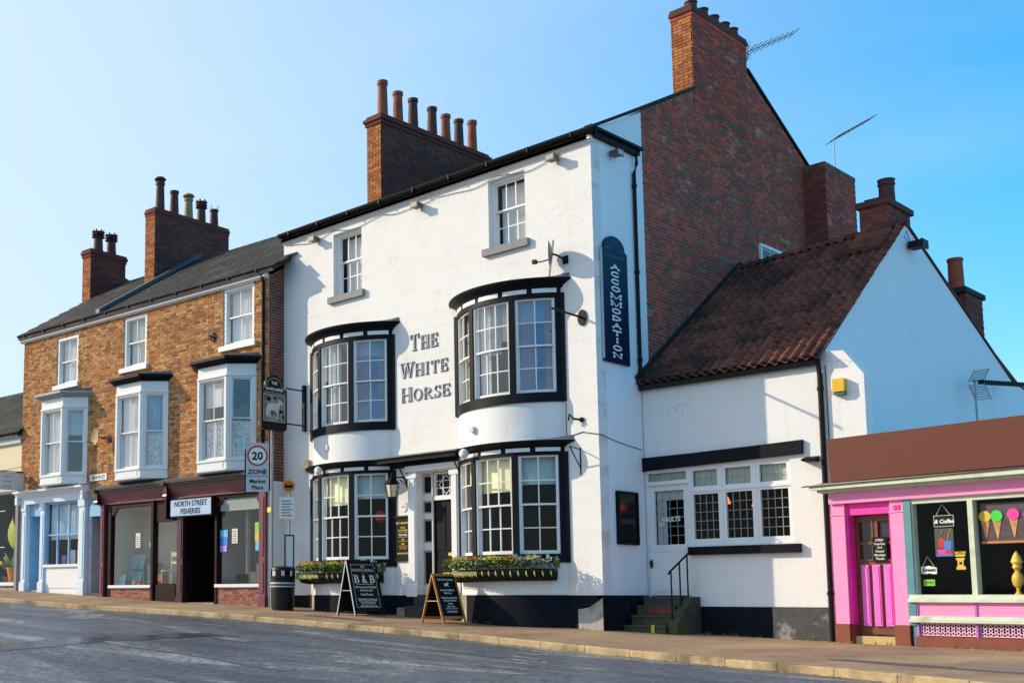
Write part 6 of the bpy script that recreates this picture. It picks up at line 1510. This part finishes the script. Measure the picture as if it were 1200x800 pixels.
m = MB(); m.tube([(-.13, -.28, .12), (-.02, -.2, .08), (.06, -.05, .0)], .02, 6); m.box(.0, .12, -.03, -.002, -.08, .08); build('wall_mount', m, IRON, dsh)
d2 = thing('brick_wall_dish', 'rusty satellite dish on the brick front between the left two bays', 'satellite dish', bfr @ Vector((-6.62, 0, 5.05)), A0)
m = MB(); vs = []
for j in range(5):
    r_ = .24 * j / 4
    for k in range(NR): t = 2 * pi * k / NR; vs.append((-.12 + r_ * cos(t) * .93, -.30 - r_ * cos(t) * .15 - .05 * (j / 4) ** 2, .1 + r_ * 1.0 * sin(t)))
m.add(vs, [(j * NR + k, j * NR + (k + 1) % NR, (j + 1) * NR + (k + 1) % NR, (j + 1) * NR + k) for j in range(4) for k in range(NR)]); build('dish', m, mat('rusty_dish', (.36, .26, .12), .7, .4, 8), d2)
m = MB(); m.tube([(-.12, -.28, .1), (.05, -.1, .05), (.12, 0, .05)], .018, 5); m.tube([(-.12, -.3, -.1), (-.3, -.5, -.05)], .012, 5); m.box(.05, .2, -.03, 0, -.05, .12); build('wall_mount', m, IRON, d2)
for (x, z, ln_, lb, kind) in ((-.29, 6.02, 1.0, 'black iron pole bracket jutting from the wall right of the upper bow', 0), (-.36, 4.02, .3, 'short black iron hook on the wall below the upper right bow', 1)):
    o = thing('iron_bracket', lb, 'bracket', (x, 0, z))
    m = MB(lambda a, b, c: (a, -c, b)); m.prism([(.10 * cos(k * pi / 8), .16 * sin(k * pi / 8)) if not kind else (.05 * cos(k * pi / 8), .05 * sin(k * pi / 8)) for k in range(16)], .002, .03); build('wall_plate', m, IRON, o)
    m = MB(); m.tube([(0, 0, 0), (-.02, -ln_, .03)] if not kind else [(0, 0, 0), (-.12, -.12, .02), (-.2, -.14, .12), (-.22, -.14, .0)], .022, 7); build('arm', m, IRON, o)
o = thing('empty_sign_bracket', 'small triangular empty bracket on the wall right of the lower bow', 'bracket', (-.42, 0, 3.2))
m = MB(); m.tube([(0, -.01, .25), (0, -.36, .28)], .012, 5); m.tube([(0, -.01, -.12), (0, -.36, .28)], .012, 5); m.tube([(0, -.012, -.25), (0, -.012, .28)], .012, 5); build('frame', m, IRON, o)
o = thing('wall_bracket_terrace', 'rusty iron wall bracket on the brick beside the right top window', 'bracket', bfr @ Vector((-2.05, 0, 7.35)), A0)
m = MB(); m.tube([(0, 0, 0), (0, -.2, .02)], .02, 5); m.box(-.18, .1, -.05, -.0, -.03, .03); m.box(-.04, .04, -.05, 0, -.12, .12); build('plate', m, IRON, o)

# yellow alarm box
al = thing('alarm_box', 'yellow alarm box on the white chamfered wing wall', 'alarm box', (3.925, V, 4.27))
m = MB(); m.extr([(-.13, -.09), (-.12, .14), (0, .14), (0, -.09)], 0, -.10, .10); build('case', m, YEL, al)
m = MB(); m.box(-.09, .09, -.11, 0, -.145, -.092); build('green_base', m, mat('teal_plastic', (.03, .16, .10), .4), al)
cp = thing('small_wall_light', 'small black bulkhead lamp on the white annex wall by the downpipe', 'lamp', (3.35, V, 3.02))
m = MB(); m.extr([(-.22, .02), (-.02, .08), (0, .08), (0, -.02), (-.18, -.01)], 0, -.10, .14); build('hood', m, IRON, cp)

# tv aerials
def yagi(name, label, base, mast, d, n, L_, parent_loc, refl=True):
    o = thing(name, label, 'aerial', parent_loc); d = Vector(d).normalized(); s = d.cross(Vector((0, 0, 1))).normalized(); b = Vector(base)
    m = MB(); m.tube(mast, .014, 6); build('mast', m, GALV, o)
    m = MB(); m.tube([tuple(b - d * .15), tuple(b + d * L_)], .011, 5)
    for k in range(n): p = b + d * (L_ * k / (n - 1)); h = .22 - .07 * k / n; m.tube([tuple(p - s * h - Vector((0, 0, h * .35))), tuple(p + s * h + Vector((0, 0, h * .35)))], .013, 4)
    if refl:
        for k in range(-3, 4): p = b - d * (.12 - .05 * abs(k) / 3 * -1) + Vector((0, 0, .07 * k)); m.tube([tuple(p - s * .18), tuple(p + s * .18)], .006, 4)
        m.tube([tuple(b - d * .12 + Vector((0, 0, -.22))), tuple(b - d * .12 + Vector((0, 0, .22)))], .008, 4)
    build('elements', m, GALV, o); return o
yagi('chimney_aerial', 'television aerial fixed to the back of the tall gable chimney', (.05, .0, .15), [(-.1, -.1, -.35), (.0, .0, .0), (.03, 0, .3)], (.25, .9, .48), 9, 1.75, (-.02, 6.75, 13.4))
yagi('stack_aerial', 'television aerial on a mast above the rear brick stack', (0, 0, .95), [(0, 0, 0), (0, 0, 1.0)], (.15, .9, .5), 10, 2.0, (.3, 10.6, 11.38), False)
ag = thing('gable_aerial', 'long horizontal television aerial on a pole before the white gable', 'aerial', (AX1 + .35, 8.3, 3.2))
m = MB(); m.tube([(0, 0, 0), (0, 0, 2.05)], .022, 7); build('mast', m, GALV, ag)
m = MB(); m.tube([(0, -.1, 2.0), (.1, 2.9, 2.28)], .014, 5)
for k in range(16): y = .35 + k * .165; m.box(-.06 + y * .035, .06 + y * .035, y, y + .05, 1.96 + y * .096, 2.05 + y * .096)
build('boom', m, IRON, ag)
m = MB()
for s_ in (-1, 1):
    for k in range(7): m.tube([(-.16, .10 + k * .06, 2.0 + s_ * (.05 + k * .045)), (.16, .10 + k * .06, 2.0 + s_ * (.05 + k * .045))], .009, 4)
    for xx in (-.15, .15): m.tube([(xx, .1, 2.0 + s_ * .04), (xx, .48, 2.0 + s_ * .34)], .009, 4)
build('reflector_grid', m, GALV, ag)
wr = MB(); wr.tube([(-.2 + 30 * k / 20, 14.0, 7.55 - .25 * sin(pi * k / 20)) for k in range(21)], .010, 4)
wr.v = [(x + 3.9, y, z) for x, y, z in wr.v]
tag(build('overhead_wire', wr, IRON), 'thin overhead wire running to the right behind the white gable', 'wire')
wp = thing('wire_pole', 'distant pole carrying the overhead wire beyond the picture', 'pole', (33.7, 14, -.5)); m = MB(); m.tube([(0, 0, 0), (0, 0, 8.3)], .12, 8); build('shaft', m, OAK, wp)

# name plate and shop signs
o = thing('street_name_plate', 'small white street name plate on the brick above the passage', 'sign', bfr @ Vector((-6.97, 0, 4.02)), A0)
TP = lambda a, b, c: (a, -c, b)
m = MB(TP); m.box(-.40, .40, -.09, .09, .012, .03); build('plate', m, SIGNW, o); text(o, 'NORTH ST', .13, 0, -.045, TP, SIGNK, c=.033, bold=.003)
ns = thing('fisheries_sign', 'blue white sign lettered north street fisheries over the dark doorway', 'sign', bfr @ Vector((-2.72, -.12, 2.93)), A0)
m = MB(TP); m.box(-.83, .83, -.24, .24, -.08, .05); build('box', m, SIGNK, ns); m = MB(TP); m.box(-.80, .80, -.21, .21, .05, .06); fc = build('face', m, mat('pale_blue_sign', (.42, .54, .76), .4, .05), ns)
text(ns, 'NORTH STREET', .20, 0, .035, TP, SIGNK, c=.064, sx=.92, bold=.004); text(ns, 'FISHERIES', .20, 0, -.165, TP, SIGNK, c=.064, sx=.95, bold=.004)
ps = thing('prints_sign', 'grey projecting sign reading north street prints at the far left', 'sign', bfr @ Vector((-10.72, -.1, 4.12)), A0)
TPs = lambda a, b, c: (c, a, b)
m = MB(TPs); m.box(-.88, -.02, -.24, .26, -.03, .03); build('board', m, SIGNG, ps); m = MB(TPs); frect(m, -.90, -.0, -.26, .28, .025, -.035, .038); build('edge', m, GALV, ps)
for k, s_ in enumerate(('north', 'street', 'prints')): text(ps, s_, .13, -.76, .11 - k * .15, TPs, LETTERG, c=.034, align='LEFT')
m = MB(TPs); m.tube([(0, .5, 0), (-.8, .3, 0)], .008, 4); m.tube([(0, .32, 0), (-.9, .30, 0)], .014, 4); build('stay', m, IRON, ps)

# traffic sign on its post
pz0 = pz(-8.66, -.78)
ts = thing('zone_sign_post', 'grey post with twenty zone and market place plates by the maroon shop', 'traffic sign', (-8.66, -.78, pz0))
m = MB(); m.tube([(0, 0, -.1), (0, 0, 4.35)], .036, 10); m.lathe([(.047, 0), (.03, .03), (.002, .04)], 0, 0, 4.35, 10); build('post', m, GALV, ts)
rzs = radians(52)
cs, ss = cos(rzs), sin(rzs)
TZ = lambda a, b, c: (a * cs + c * ss - .20, a * ss - c * cs - .26, b - pz0)
m = MB(TZ); m.box(-.30, .25, 3.50, 4.30, .05, .065); build('zone_plate', m, SIGNG, ts)
m = MB(TZ); m.box(-.30, .25, 3.12, 3.485, .05, .065); build('place_plate', m, SIGNG, ts)
cxs = -.025; czs = 3.99
m = MB(TZ); ringf(m, cxs, czs, .25, .045, .065, .069, n=28); build('red_ring', m, RED, ts)
m = MB(TZ); m.prism([(cxs + .206 * cos(k * pi / 14), czs + .206 * sin(k * pi / 14)) for k in range(28)], .0655, .067); build('white_disc', m, SIGNW, ts)
text(ts, '20', .27, cxs, czs - .095, TZ, SIGNK, c=.0705, bold=.008); text(ts, 'ZONE', .155, cxs, 3.55, TZ, SIGNK, c=.0705, bold=.004, sx=1.05)
text(ts, 'Market', .135, cxs, 3.33, TZ, SIGNK, c=.0705, bold=.003); text(ts, 'Place', .135, cxs, 3.18, TZ, SIGNK, c=.0705, bold=.003)
m = MB(TZ); m.box(-.33, -.30, 3.05, 4.15, -.02, .065); m.box(-.29, .24, 3.8, 3.85, .0, .05); m.box(-.29, .24, 3.3, 3.35, .0, .05); build('rear_plate', m, IRON, ts)
m = MB(); m.T = ID; m.box(-.02, .12, -.13, -.115, 2.28, 2.40); build('yellow_tag', m, mat('yellow_tag', (.75, .65, .12), .5), ts)

# bus stop
pb = pz(-8.35, -.42)
bsx = thing('bus_stop', 'thin bus stop pole with orange flag and timetable case by the litter bin', 'bus stop', (-8.40, -.45, pb))
m = MB(); m.tube([(0, 0, -.1), (0, 0, 3.15)], .028, 8); build('pole', m, GALV, bsx)
TQ = lambda a, b, c: (a * cs + c * ss, a * ss - c * cs, b)
m = MB(TQ); m.prism([(-.02 + .165 * cos(k * pi / 4 + .39), 2.92 + .165 * sin(k * pi / 4 + .39)) for k in range(8)], .03, .05); fg = build('flag', m, ORANGE, bsx)
m = MB(TQ); m.box(-.1, .08, 2.88, 2.95, .05, .055); ringf(m, -.02, 2.92, .1, .015, .05, .054, n=12); build('flag_emblem', m, SIGNK, fg)
m = MB(TQ); m.box(-.24, .12, 2.13, 2.66, .03, .045); build('route_plate', m, SIGNW, bsx)
for k in range(6):
    m = MB(TQ); m.box(-.19, .07 - .05 * (k % 2), 2.2 + k * .07, 2.225 + k * .07, .045, .048); build('route_line', m, LETTERG, bsx)
m = MB(TQ); frect(m, -.12, .12, .95, 1.75, .03, .02, .06); build('timetable_case', m, IRON, bsx); m = MB(TQ); m.box(-.09, .09, .98, 1.72, .03, .05); build('timetable', m, PAPER, bsx)
# litter bin
zb0 = pz(-8.0, -1.0)
bn = thing('litter_bin', 'black domed litter bin standing by the bus stop pole', 'litter bin', (-8.0, -1.0, zb0))
m = MB(); m.lathe([(.25, 0), (.25, .05), (.27, .06), (.285, .72), (.295, .73), (.295, .78), (.285, .79)], 0, 0, 0, 24); build('body', m, PLASTICK, bn)
m = MB(); m.lathe([(.285, .94), (.30, .95), (.28, 1.0), (.18, 1.03), (.01, 1.045)], 0, 0, -.02, 24); build('lid', m, PLASTICK, bn)
m = MB()
for k in range(4):
    t = k * pi / 2 + .35
    m = MB(); m.arc(0, 0, t - .15, t + .35, .262, .29, .77, .95, 4); build('lid_post', m, PLASTICK, bn)
for t in (-.75, -2.3):
    m = MB(); m.arc(0, 0, t + .75 - .28 + .0, t + .75 + .28, .268, .272, .79, .93, 5); build('aperture', m, SIGNG, bn)
m = MB(); m.lathe([(.288, .60), (.294, .61), (.294, .63), (.288, .64)], 0, 0, 0, 24, cap=False); m.lathe([(.286, .53), (.292, .54), (.292, .55), (.286, .56)], 0, 0, 0, 24, cap=False); build('band', m, SIGNG, bn)

# ---- sandwich boards
def aboard(name, label, loc, rz, w, h, spread, frame, lines, mat_face=SIGNK, edge=None, horse_=False):
    o = thing(name, label, 'sandwich board', loc, rz)
    lean = atan2(spread / 2, h)
    # local: board face normal -y; x to the right; front foot at y=-spread/2
    for s in (-1, 1):
        T = (lambda s: lambda a, b, c: (a, s * (spread / 2 * (1 - b / h)) + s * c * cos(lean), b + c * sin(lean)))(s)
        m = MB(T); frect(m, -w / 2, w / 2, 0, h, .045, -.012, .012, .0); m.box(-w / 2 + .045, w / 2 - .045, .09, .14, -.012, .012); fr = build('frame', m, frame, o)
        m = MB(T); m.box(-w / 2 + .04, w / 2 - .04, .13, h - .04, -.006, .006); pn = build('panel', m, mat_face, o)
        if edge:
            m = MB(T); frect(m, -w / 2 + .09, w / 2 - .09, .17, h - .09, .008, .007, .010); build('border_line', m, edge, o)
            m = MB(T); m.box(-w / 2 - .004, -w / 2 + .006, 0, h, -.013, .014); build('sunlit_edge_strip', m, edge, o)  # sunlight on the left edge put in as a pale strip
        if s == -1:
            for (t, sz, z, mt, kind) in lines:
                if kind == 'rule': m = MB(T); m.box(-sz, sz, z, z + .007, .007, .010); build('rule', m, mt, o)
                elif kind == 'serif':
                    ws = [sz * (.85 if c != ' ' else .35) for c in t]; x = -sum(ws) / 2
                    for c, w_ in zip(t, ws):
                        if c != ' ': m = MB(T); glyph(m, c, x + .06 * w_, z, w_ * .88, sz, .007, .010, k=.17, thin=.4); build('letter', m, mt, o)
                        x += w_
                else: text(o, t, sz, 0, z, T, mt, c=.010, bold=.0012, sx=kind or 1)
            if horse_:
                hp = [(-.07, .0), (-.04, .03), (.02, .03), (.06, .06), (.10, .05), (.07, .02), (.06, -.02), (.1, -.05), (.05, -.03), (.0, -.015), (-.05, -.05), (-.035, -.01)]
                m = MB(T); m.prism([(a * .8, h - .22 + b * .9) for a, b in hp], .007, .010); build('horse_emblem', m, CHALK, o)
    m = MB(); m.tube([(-w / 2 + .02, -spread * .27, h * .45), (-w / 2 + .02, spread * .27, h * .45)], .006, 4); build('stay', m, CHALK, o)
    return o
az = atan2(.985, .174)
d1 = Vector((.174, .985)); nb_ = Vector((-.985, .174))
c1 = Vector((-5.31, -1.30)) + d1 * .40 + nb_ * .35; c2_ = Vector((-2.71, -1.445)) + d1 * .295 + nb_ * .35
def flip(): pass
aboard('black_sandwich_board', 'tall black sandwich board advertising B & B before the left bow', (c1.x, c1.y, pz(c1.x, c1.y) + .01), az, .80, 1.19, .70, SIGNK,
       [('THE', .06, 1.03, GOLD, 1), ('WHITE HORSE', .088, .945, SIGNG, 1), ('INN', .04, .895, LETTERG, 1), ('B & B', .17, .70, CHALK, 'serif'), ('', .22, .67, CHALK, 'rule'), ('All rooms are En-Suite', .066, .59, CHALK, .9), ('with free wi-fi', .066, .52, CHALK, .9),
        ('Family Rooms', .064, .43, CHALK, .9), ('Real Pub Food Served', .062, .325, CHALK, .9), ('', .23, .305, CHALK, 'rule'), ('Tel. 01765 600155', .058, .245, CHALK, .9), ('www.whitehorseinn.co.uk', .05, .19, CHALK, .85)], edge=SIGNG)
aboard('wooden_sandwich_board', 'small wooden framed chalkboard sign standing before the front door', (c2_.x, c2_.y, pz(c2_.x, c2_.y) + .01), az, .60, .98, .70, OAK,
       [('THE WHITE HORSE', .052, .845, CHALK, .9), ('Serving Traditional', .052, .64, CHALK, .9), ('Real Food', .052, .58, CHALK, .9), ('Wednesday to Saturday', .046, .49, CHALK, .9), ('12-2pm & 5-8.30pm', .046, .435, CHALK, .9),
        ('Sunday', .046, .375, CHALK, .9), ('12pm - 3pm', .046, .32, CHALK, .9), ('', .16, .285, CHALK, 'rule'), ('01765 600155', .05, .215, CHALK, .9)], horse_=True)
sg = thing('easel_sign', 'wooden edged easel board leaning inside the maroon shop window', 'easel', bfr @ Vector((-.52, .45, .93)), A0 + .5)
m = MB(lambda a, b, c: (a, -c + b * .2, b)); frect(m, -.22, .22, 0, .95, .03, -.01, .01); build('frame', m, OAK, sg); m = MB(lambda a, b, c: (a, -c + b * .2, b)); m.box(-.19, .19, .03, .92, -.005, .004); build('panel', m, SIGNG, sg)

# bric-a-brac in the chip shop's left window
for (u, v, w_, d_, h_, c, lb) in ((-5.95, .8, .5, .3, .45, (.10, .25, .22), 'teal storage box behind the bric a brac'), (-5.3, .75, .35, .25, .6, (.30, .30, .26), 'grey carton behind the bric a brac'), (-4.85, .6, .28, .2, .28, (.45, .12, .05), 'rust coloured box at the right of the bric a brac'), (-.95, .7, .5, .3, .30, (.42, .38, .30), 'beige carton on the right chip shop window floor')):
    o = thing('storage_box', lb + ' in a shop window', 'box', bfr @ Vector((u, v, .93)), A0 + .1); m = MB(); m.box(-w_ / 2, w_ / 2, -d_ / 2, d_ / 2, 0, h_); build('carton', m, mat('box_' + lb.split()[0], c, .7, .4, 8, c2=(.5, .45, .3), c2min=.55, c2max=.6), o); m = MB(); m.box(-w_ / 2 - .01, w_ / 2 + .01, -d_ / 2 - .01, d_ / 2 + .01, h_ - .06, h_ + .01); build('lid', m, mat('box_lid_' + lb.split()[0], tuple(x * .7 for x in c), .6, .2), o)
itm = [('framed_picture', 'blue green picture leaning in the left maroon shop window', 'picture', -6.0, .55, (.12, .30, .33), .50, .85), ('blue_tray', 'pale blue tray lying low in the left maroon shop window', 'tray', -6.2, .25, (.25, .50, .70), .32, .30)]
for nm, lb, ct, u, v, c, w_, h_ in itm:
    o = thing(nm, lb, ct, bfr @ Vector((u, v, .93)), A0 + .15); T = lambda a, b, c_: (a, -c_ + b * .25, b)
    m = MB(T); frect(m, -w_ / 2, w_ / 2, 0, h_, .03, -.01, .015); build('frame', m, SIGNG, o); m = MB(T); m.box(-w_ / 2 + .03, w_ / 2 - .03, .03, h_ - .03, -.005, .005); build('picture_panel', m, mat(nm + '_print', c, .6, .9, 5, c2=(.5, .15, .12), c2min=.55, c2max=.6), o)
tr = random.Random(11)
for k in range(7):
    u = -5.55 + k * .15; mt = [YELPR, RED, PAPER, LEAF, PURPLE, ORANGE, SIGNG][k]
    lb = ['mustard', 'red', 'cream', 'green', 'lilac', 'orange', 'grey'][k] + ' round bowl among bric a brac in the left maroon shop window'
    o = thing('bowl', lb, 'bowl', bfr @ Vector((u, .25 + .1 * (k % 3), .93)), 0, 'bowls in the chip shop window'); m = MB(); r_ = .06 + tr.random() * .04; m.lathe([(r_ * .4, 0), (r_ * .9, .06), (r_, .12), (r_ * .85, .12), (r_ * .5, .05)], 0, 0, 0, 10); build('shell', m, mt, o)
for k in range(3):
    o = thing('chair', ['left of three pale wooden chairs behind the chip shop door glass', 'middle of three pale wooden chairs behind the chip shop door glass', 'right of three pale wooden chairs behind the chip shop door glass'][k], 'chair', bfr @ Vector((-4.25 + k * .28, .45 + .12 * k, .85)), A0 + .3 * k, 'chairs inside the chip shop')
    CH = mat('pale_chair_wood', (.58, .54, .36), .6, .15, 8)
    m = MB(); m.box(-.19, .19, -.19, .19, .45, .48); build('seat', m, CH, o)
    for sx_ in (-1, 1):
        for sy_ in (-1, 1): m = MB(); m.tube([(sx_ * .17, sy_ * .17, 0), (sx_ * .17, sy_ * .17, .45 if sy_ < 0 else 1.0)], .016, 5); build('leg', m, CH, o)
    m = MB(); m.box(-.18, .18, .16, .18, .86, .97); m.box(-.18, .18, .16, .18, .66, .72); build('back_rail', m, CH, o)

# ---- hay-rack flower baskets under the lower bows
def basket(xc, label, seed, xr0, xr1, gap=None):
    o = thing('flower_basket', label, 'flower basket', (xc, -.72, .95), 0, 'hay rack flower baskets'); rr = random.Random(seed)
    r0, r1 = RB + .06, RB + .40; t0, t1 = -radians(41), radians(41)
    def Q(t, r, z): return (r * sin(t), YC - r * cos(t) + .72, z - .95)
    m = MB()
    for (r, z, w_) in ((r1, 1.15, .012), (r1 - .02, 1.06, .007), (r1 - .12, .95, .007), (r0, 1.15, .010)):
        m.tube([Q(t0 + (t1 - t0) * k / 20, r, z) for k in range(21)], w_, 5)
    for k in range(31):
        t = t0 + (t1 - t0) * k / 30; m.tube([Q(t, r1, 1.15), Q(t, r1 - .02, 1.06), Q(t, r1 - .12, .95), Q(t, r0, .91)], .006, 4)
    build('rack', m, IRON, o)
    m = MB(); n = 20; pr = [(r0 + .01, 1.13), (r1 - .03, 1.13), (r1 - .045, 1.05), (r1 - .14, .965), (r0 + .01, .93)]
    vs = [Q(t0 + (t1 - t0) * k / n, r, z) for k in range(n + 1) for r, z in pr]
    m.add(vs, [(k * 5 + j, (k + 1) * 5 + j, (k + 1) * 5 + (j + 1) % 5, k * 5 + (j + 1) % 5) for k in range(n) for j in range(5)] + [tuple(range(5)), tuple(range(n * 5, n * 5 + 5))]); build('moss_liner', m, mat('moss_liner', (.014, .016, .010), .95, .5, 12, .6, 40, c2=(.05, .06, .02), c2min=.55, c2max=.7), o)
    # drooping leaves over the left half, clumps of foliage and flowers: each clump its own plant
    def leaves(nm, mt, t_c, spread, n_, zc, zr, size, up=.6, rmid=None):
        m = MB()
        for _ in range(n_):
            t = t_c + rr.gauss(0, spread); t = max(t0, min(t1, t)); r = (rmid or (r0 + r1) / 2) + rr.uniform(-.16, .16); z = zc + rr.uniform(-zr, zr) + .03
            p = Vector(Q(t, r, z)); a = rr.uniform(0, 2 * pi); e = rr.uniform(-.3, 1.2) * up; d = Vector((cos(a) * cos(e), sin(a) * cos(e), sin(e))); s_ = d.cross(Vector((rr.uniform(-1, 1), rr.uniform(-1, 1), 1))).normalized(); l = size * rr.uniform(.6, 1.4)
            m.add([tuple(p), tuple(p + d * l * .5 + s_ * l * .28), tuple(p + d * l), tuple(p + d * l * .5 - s_ * l * .28)], [(0, 1, 2, 3)])
        return build(nm, m, mt, o, smooth=180, kind='stuff')
    leaves('green_foliage', LEAF, 0, .45, 900, 1.22, .08, .075)
    leaves('lime_foliage', LEAFY, -.1, .4, 500, 1.25, .07, .07)
    leaves('silver_foliage', LEAFG, .45, .12, 160, 1.28, .06, .09, 1.0); leaves('silver_foliage', LEAFG, -.1, .08, 90, 1.25, .06, .08, 1.0)
    for t, mt in ((-.52, FLOR), (-.15, FLOR), (.28, FLOR), (.1, FLOY), (-.35, FLOY), (.5, FLOY)): leaves('flower_head', mt, t, .035, 110, 1.33, .035, .05, 1.0)
    # pale trailing leaves hanging through the bars
    m = MB()
    for k in range(60):
        t = t0 + (t1 - t0) * (k + .5) / 60
        if (k > 26 and k % 3) or rr.random() < .12: continue
        p = Vector(Q(t, r1 + .005, 1.12)); q = Vector(Q(t + .01, r1 - .0, .99 + .03 * rr.random())); s_ = Vector((.0145, .006, 0)); mid = (p + q) / 2 + Vector((0, -.012, 0))
        m.add([tuple(p - s_ * .5), tuple(mid - s_), tuple(q), tuple(mid + s_), tuple(p + s_ * .5)], [(0, 1, 2, 3, 4)])
    build('trailing_leaves', m, mat('yellow_green_trailing', (.62, .62, .16), .6, .3, 20), o)
    return o
basket(BOWX['u'], 'flower basket with trailing yellow green leaves under the lower right bow', 3, 0, 0)
basket(BOWX['l'], 'flower basket partly hidden by the black sandwich board under the left bow', 8, 0, 0)
# a few dead leaves on the pavement
m = MB(); rr = random.Random(21)
for _ in range(90):
    x = rr.uniform(-8, 8); y = rr.uniform(ky(x) + .2, -.7); z = pz(x, y) + .006; a = rr.uniform(0, 6.3); l = rr.uniform(.015, .035)
    m.add([(x, y, z), (x + l * cos(a), y + l * sin(a), z + .006), (x + l * 1.6 * cos(a + .4), y + l * 1.6 * sin(a + .4), z + .002)], [(0, 1, 2)])
build('fallen_leaves', m, mat('dead_leaf', (.25, .13, .04), .8, .4), kind='stuff')

m = MB(); rr = random.Random(31); MOSSG = mat('weed_green', (.16, .20, .03), .8, .4, 20)
for _ in range(160):
    k = rr.choice((0, 1, 2)); x = rr.uniform(*((1.2, 3.7), (-9, -.2), (3.9, 9))[k]); y = (1.53, -.04, 1.18 - .14 * (x - 3.9))[k] - rr.uniform(0, .05); y = -.62 if k == 1 and (abs(x + 2.11) < 1 or abs(x + 6.7) < 1) else y; z = gz(x)
    if rr.random() < .6: continue
    for _b in range(7):
        a = rr.uniform(0, 6.3); h = rr.uniform(.02, .07); m.add([(x - .006, y, z), (x + .006, y, z), (x + .03 * cos(a), y + .03 * sin(a), z + h)], [(0, 1, 2)])
build('wall_foot_weeds', m, MOSSG, kind='stuff')
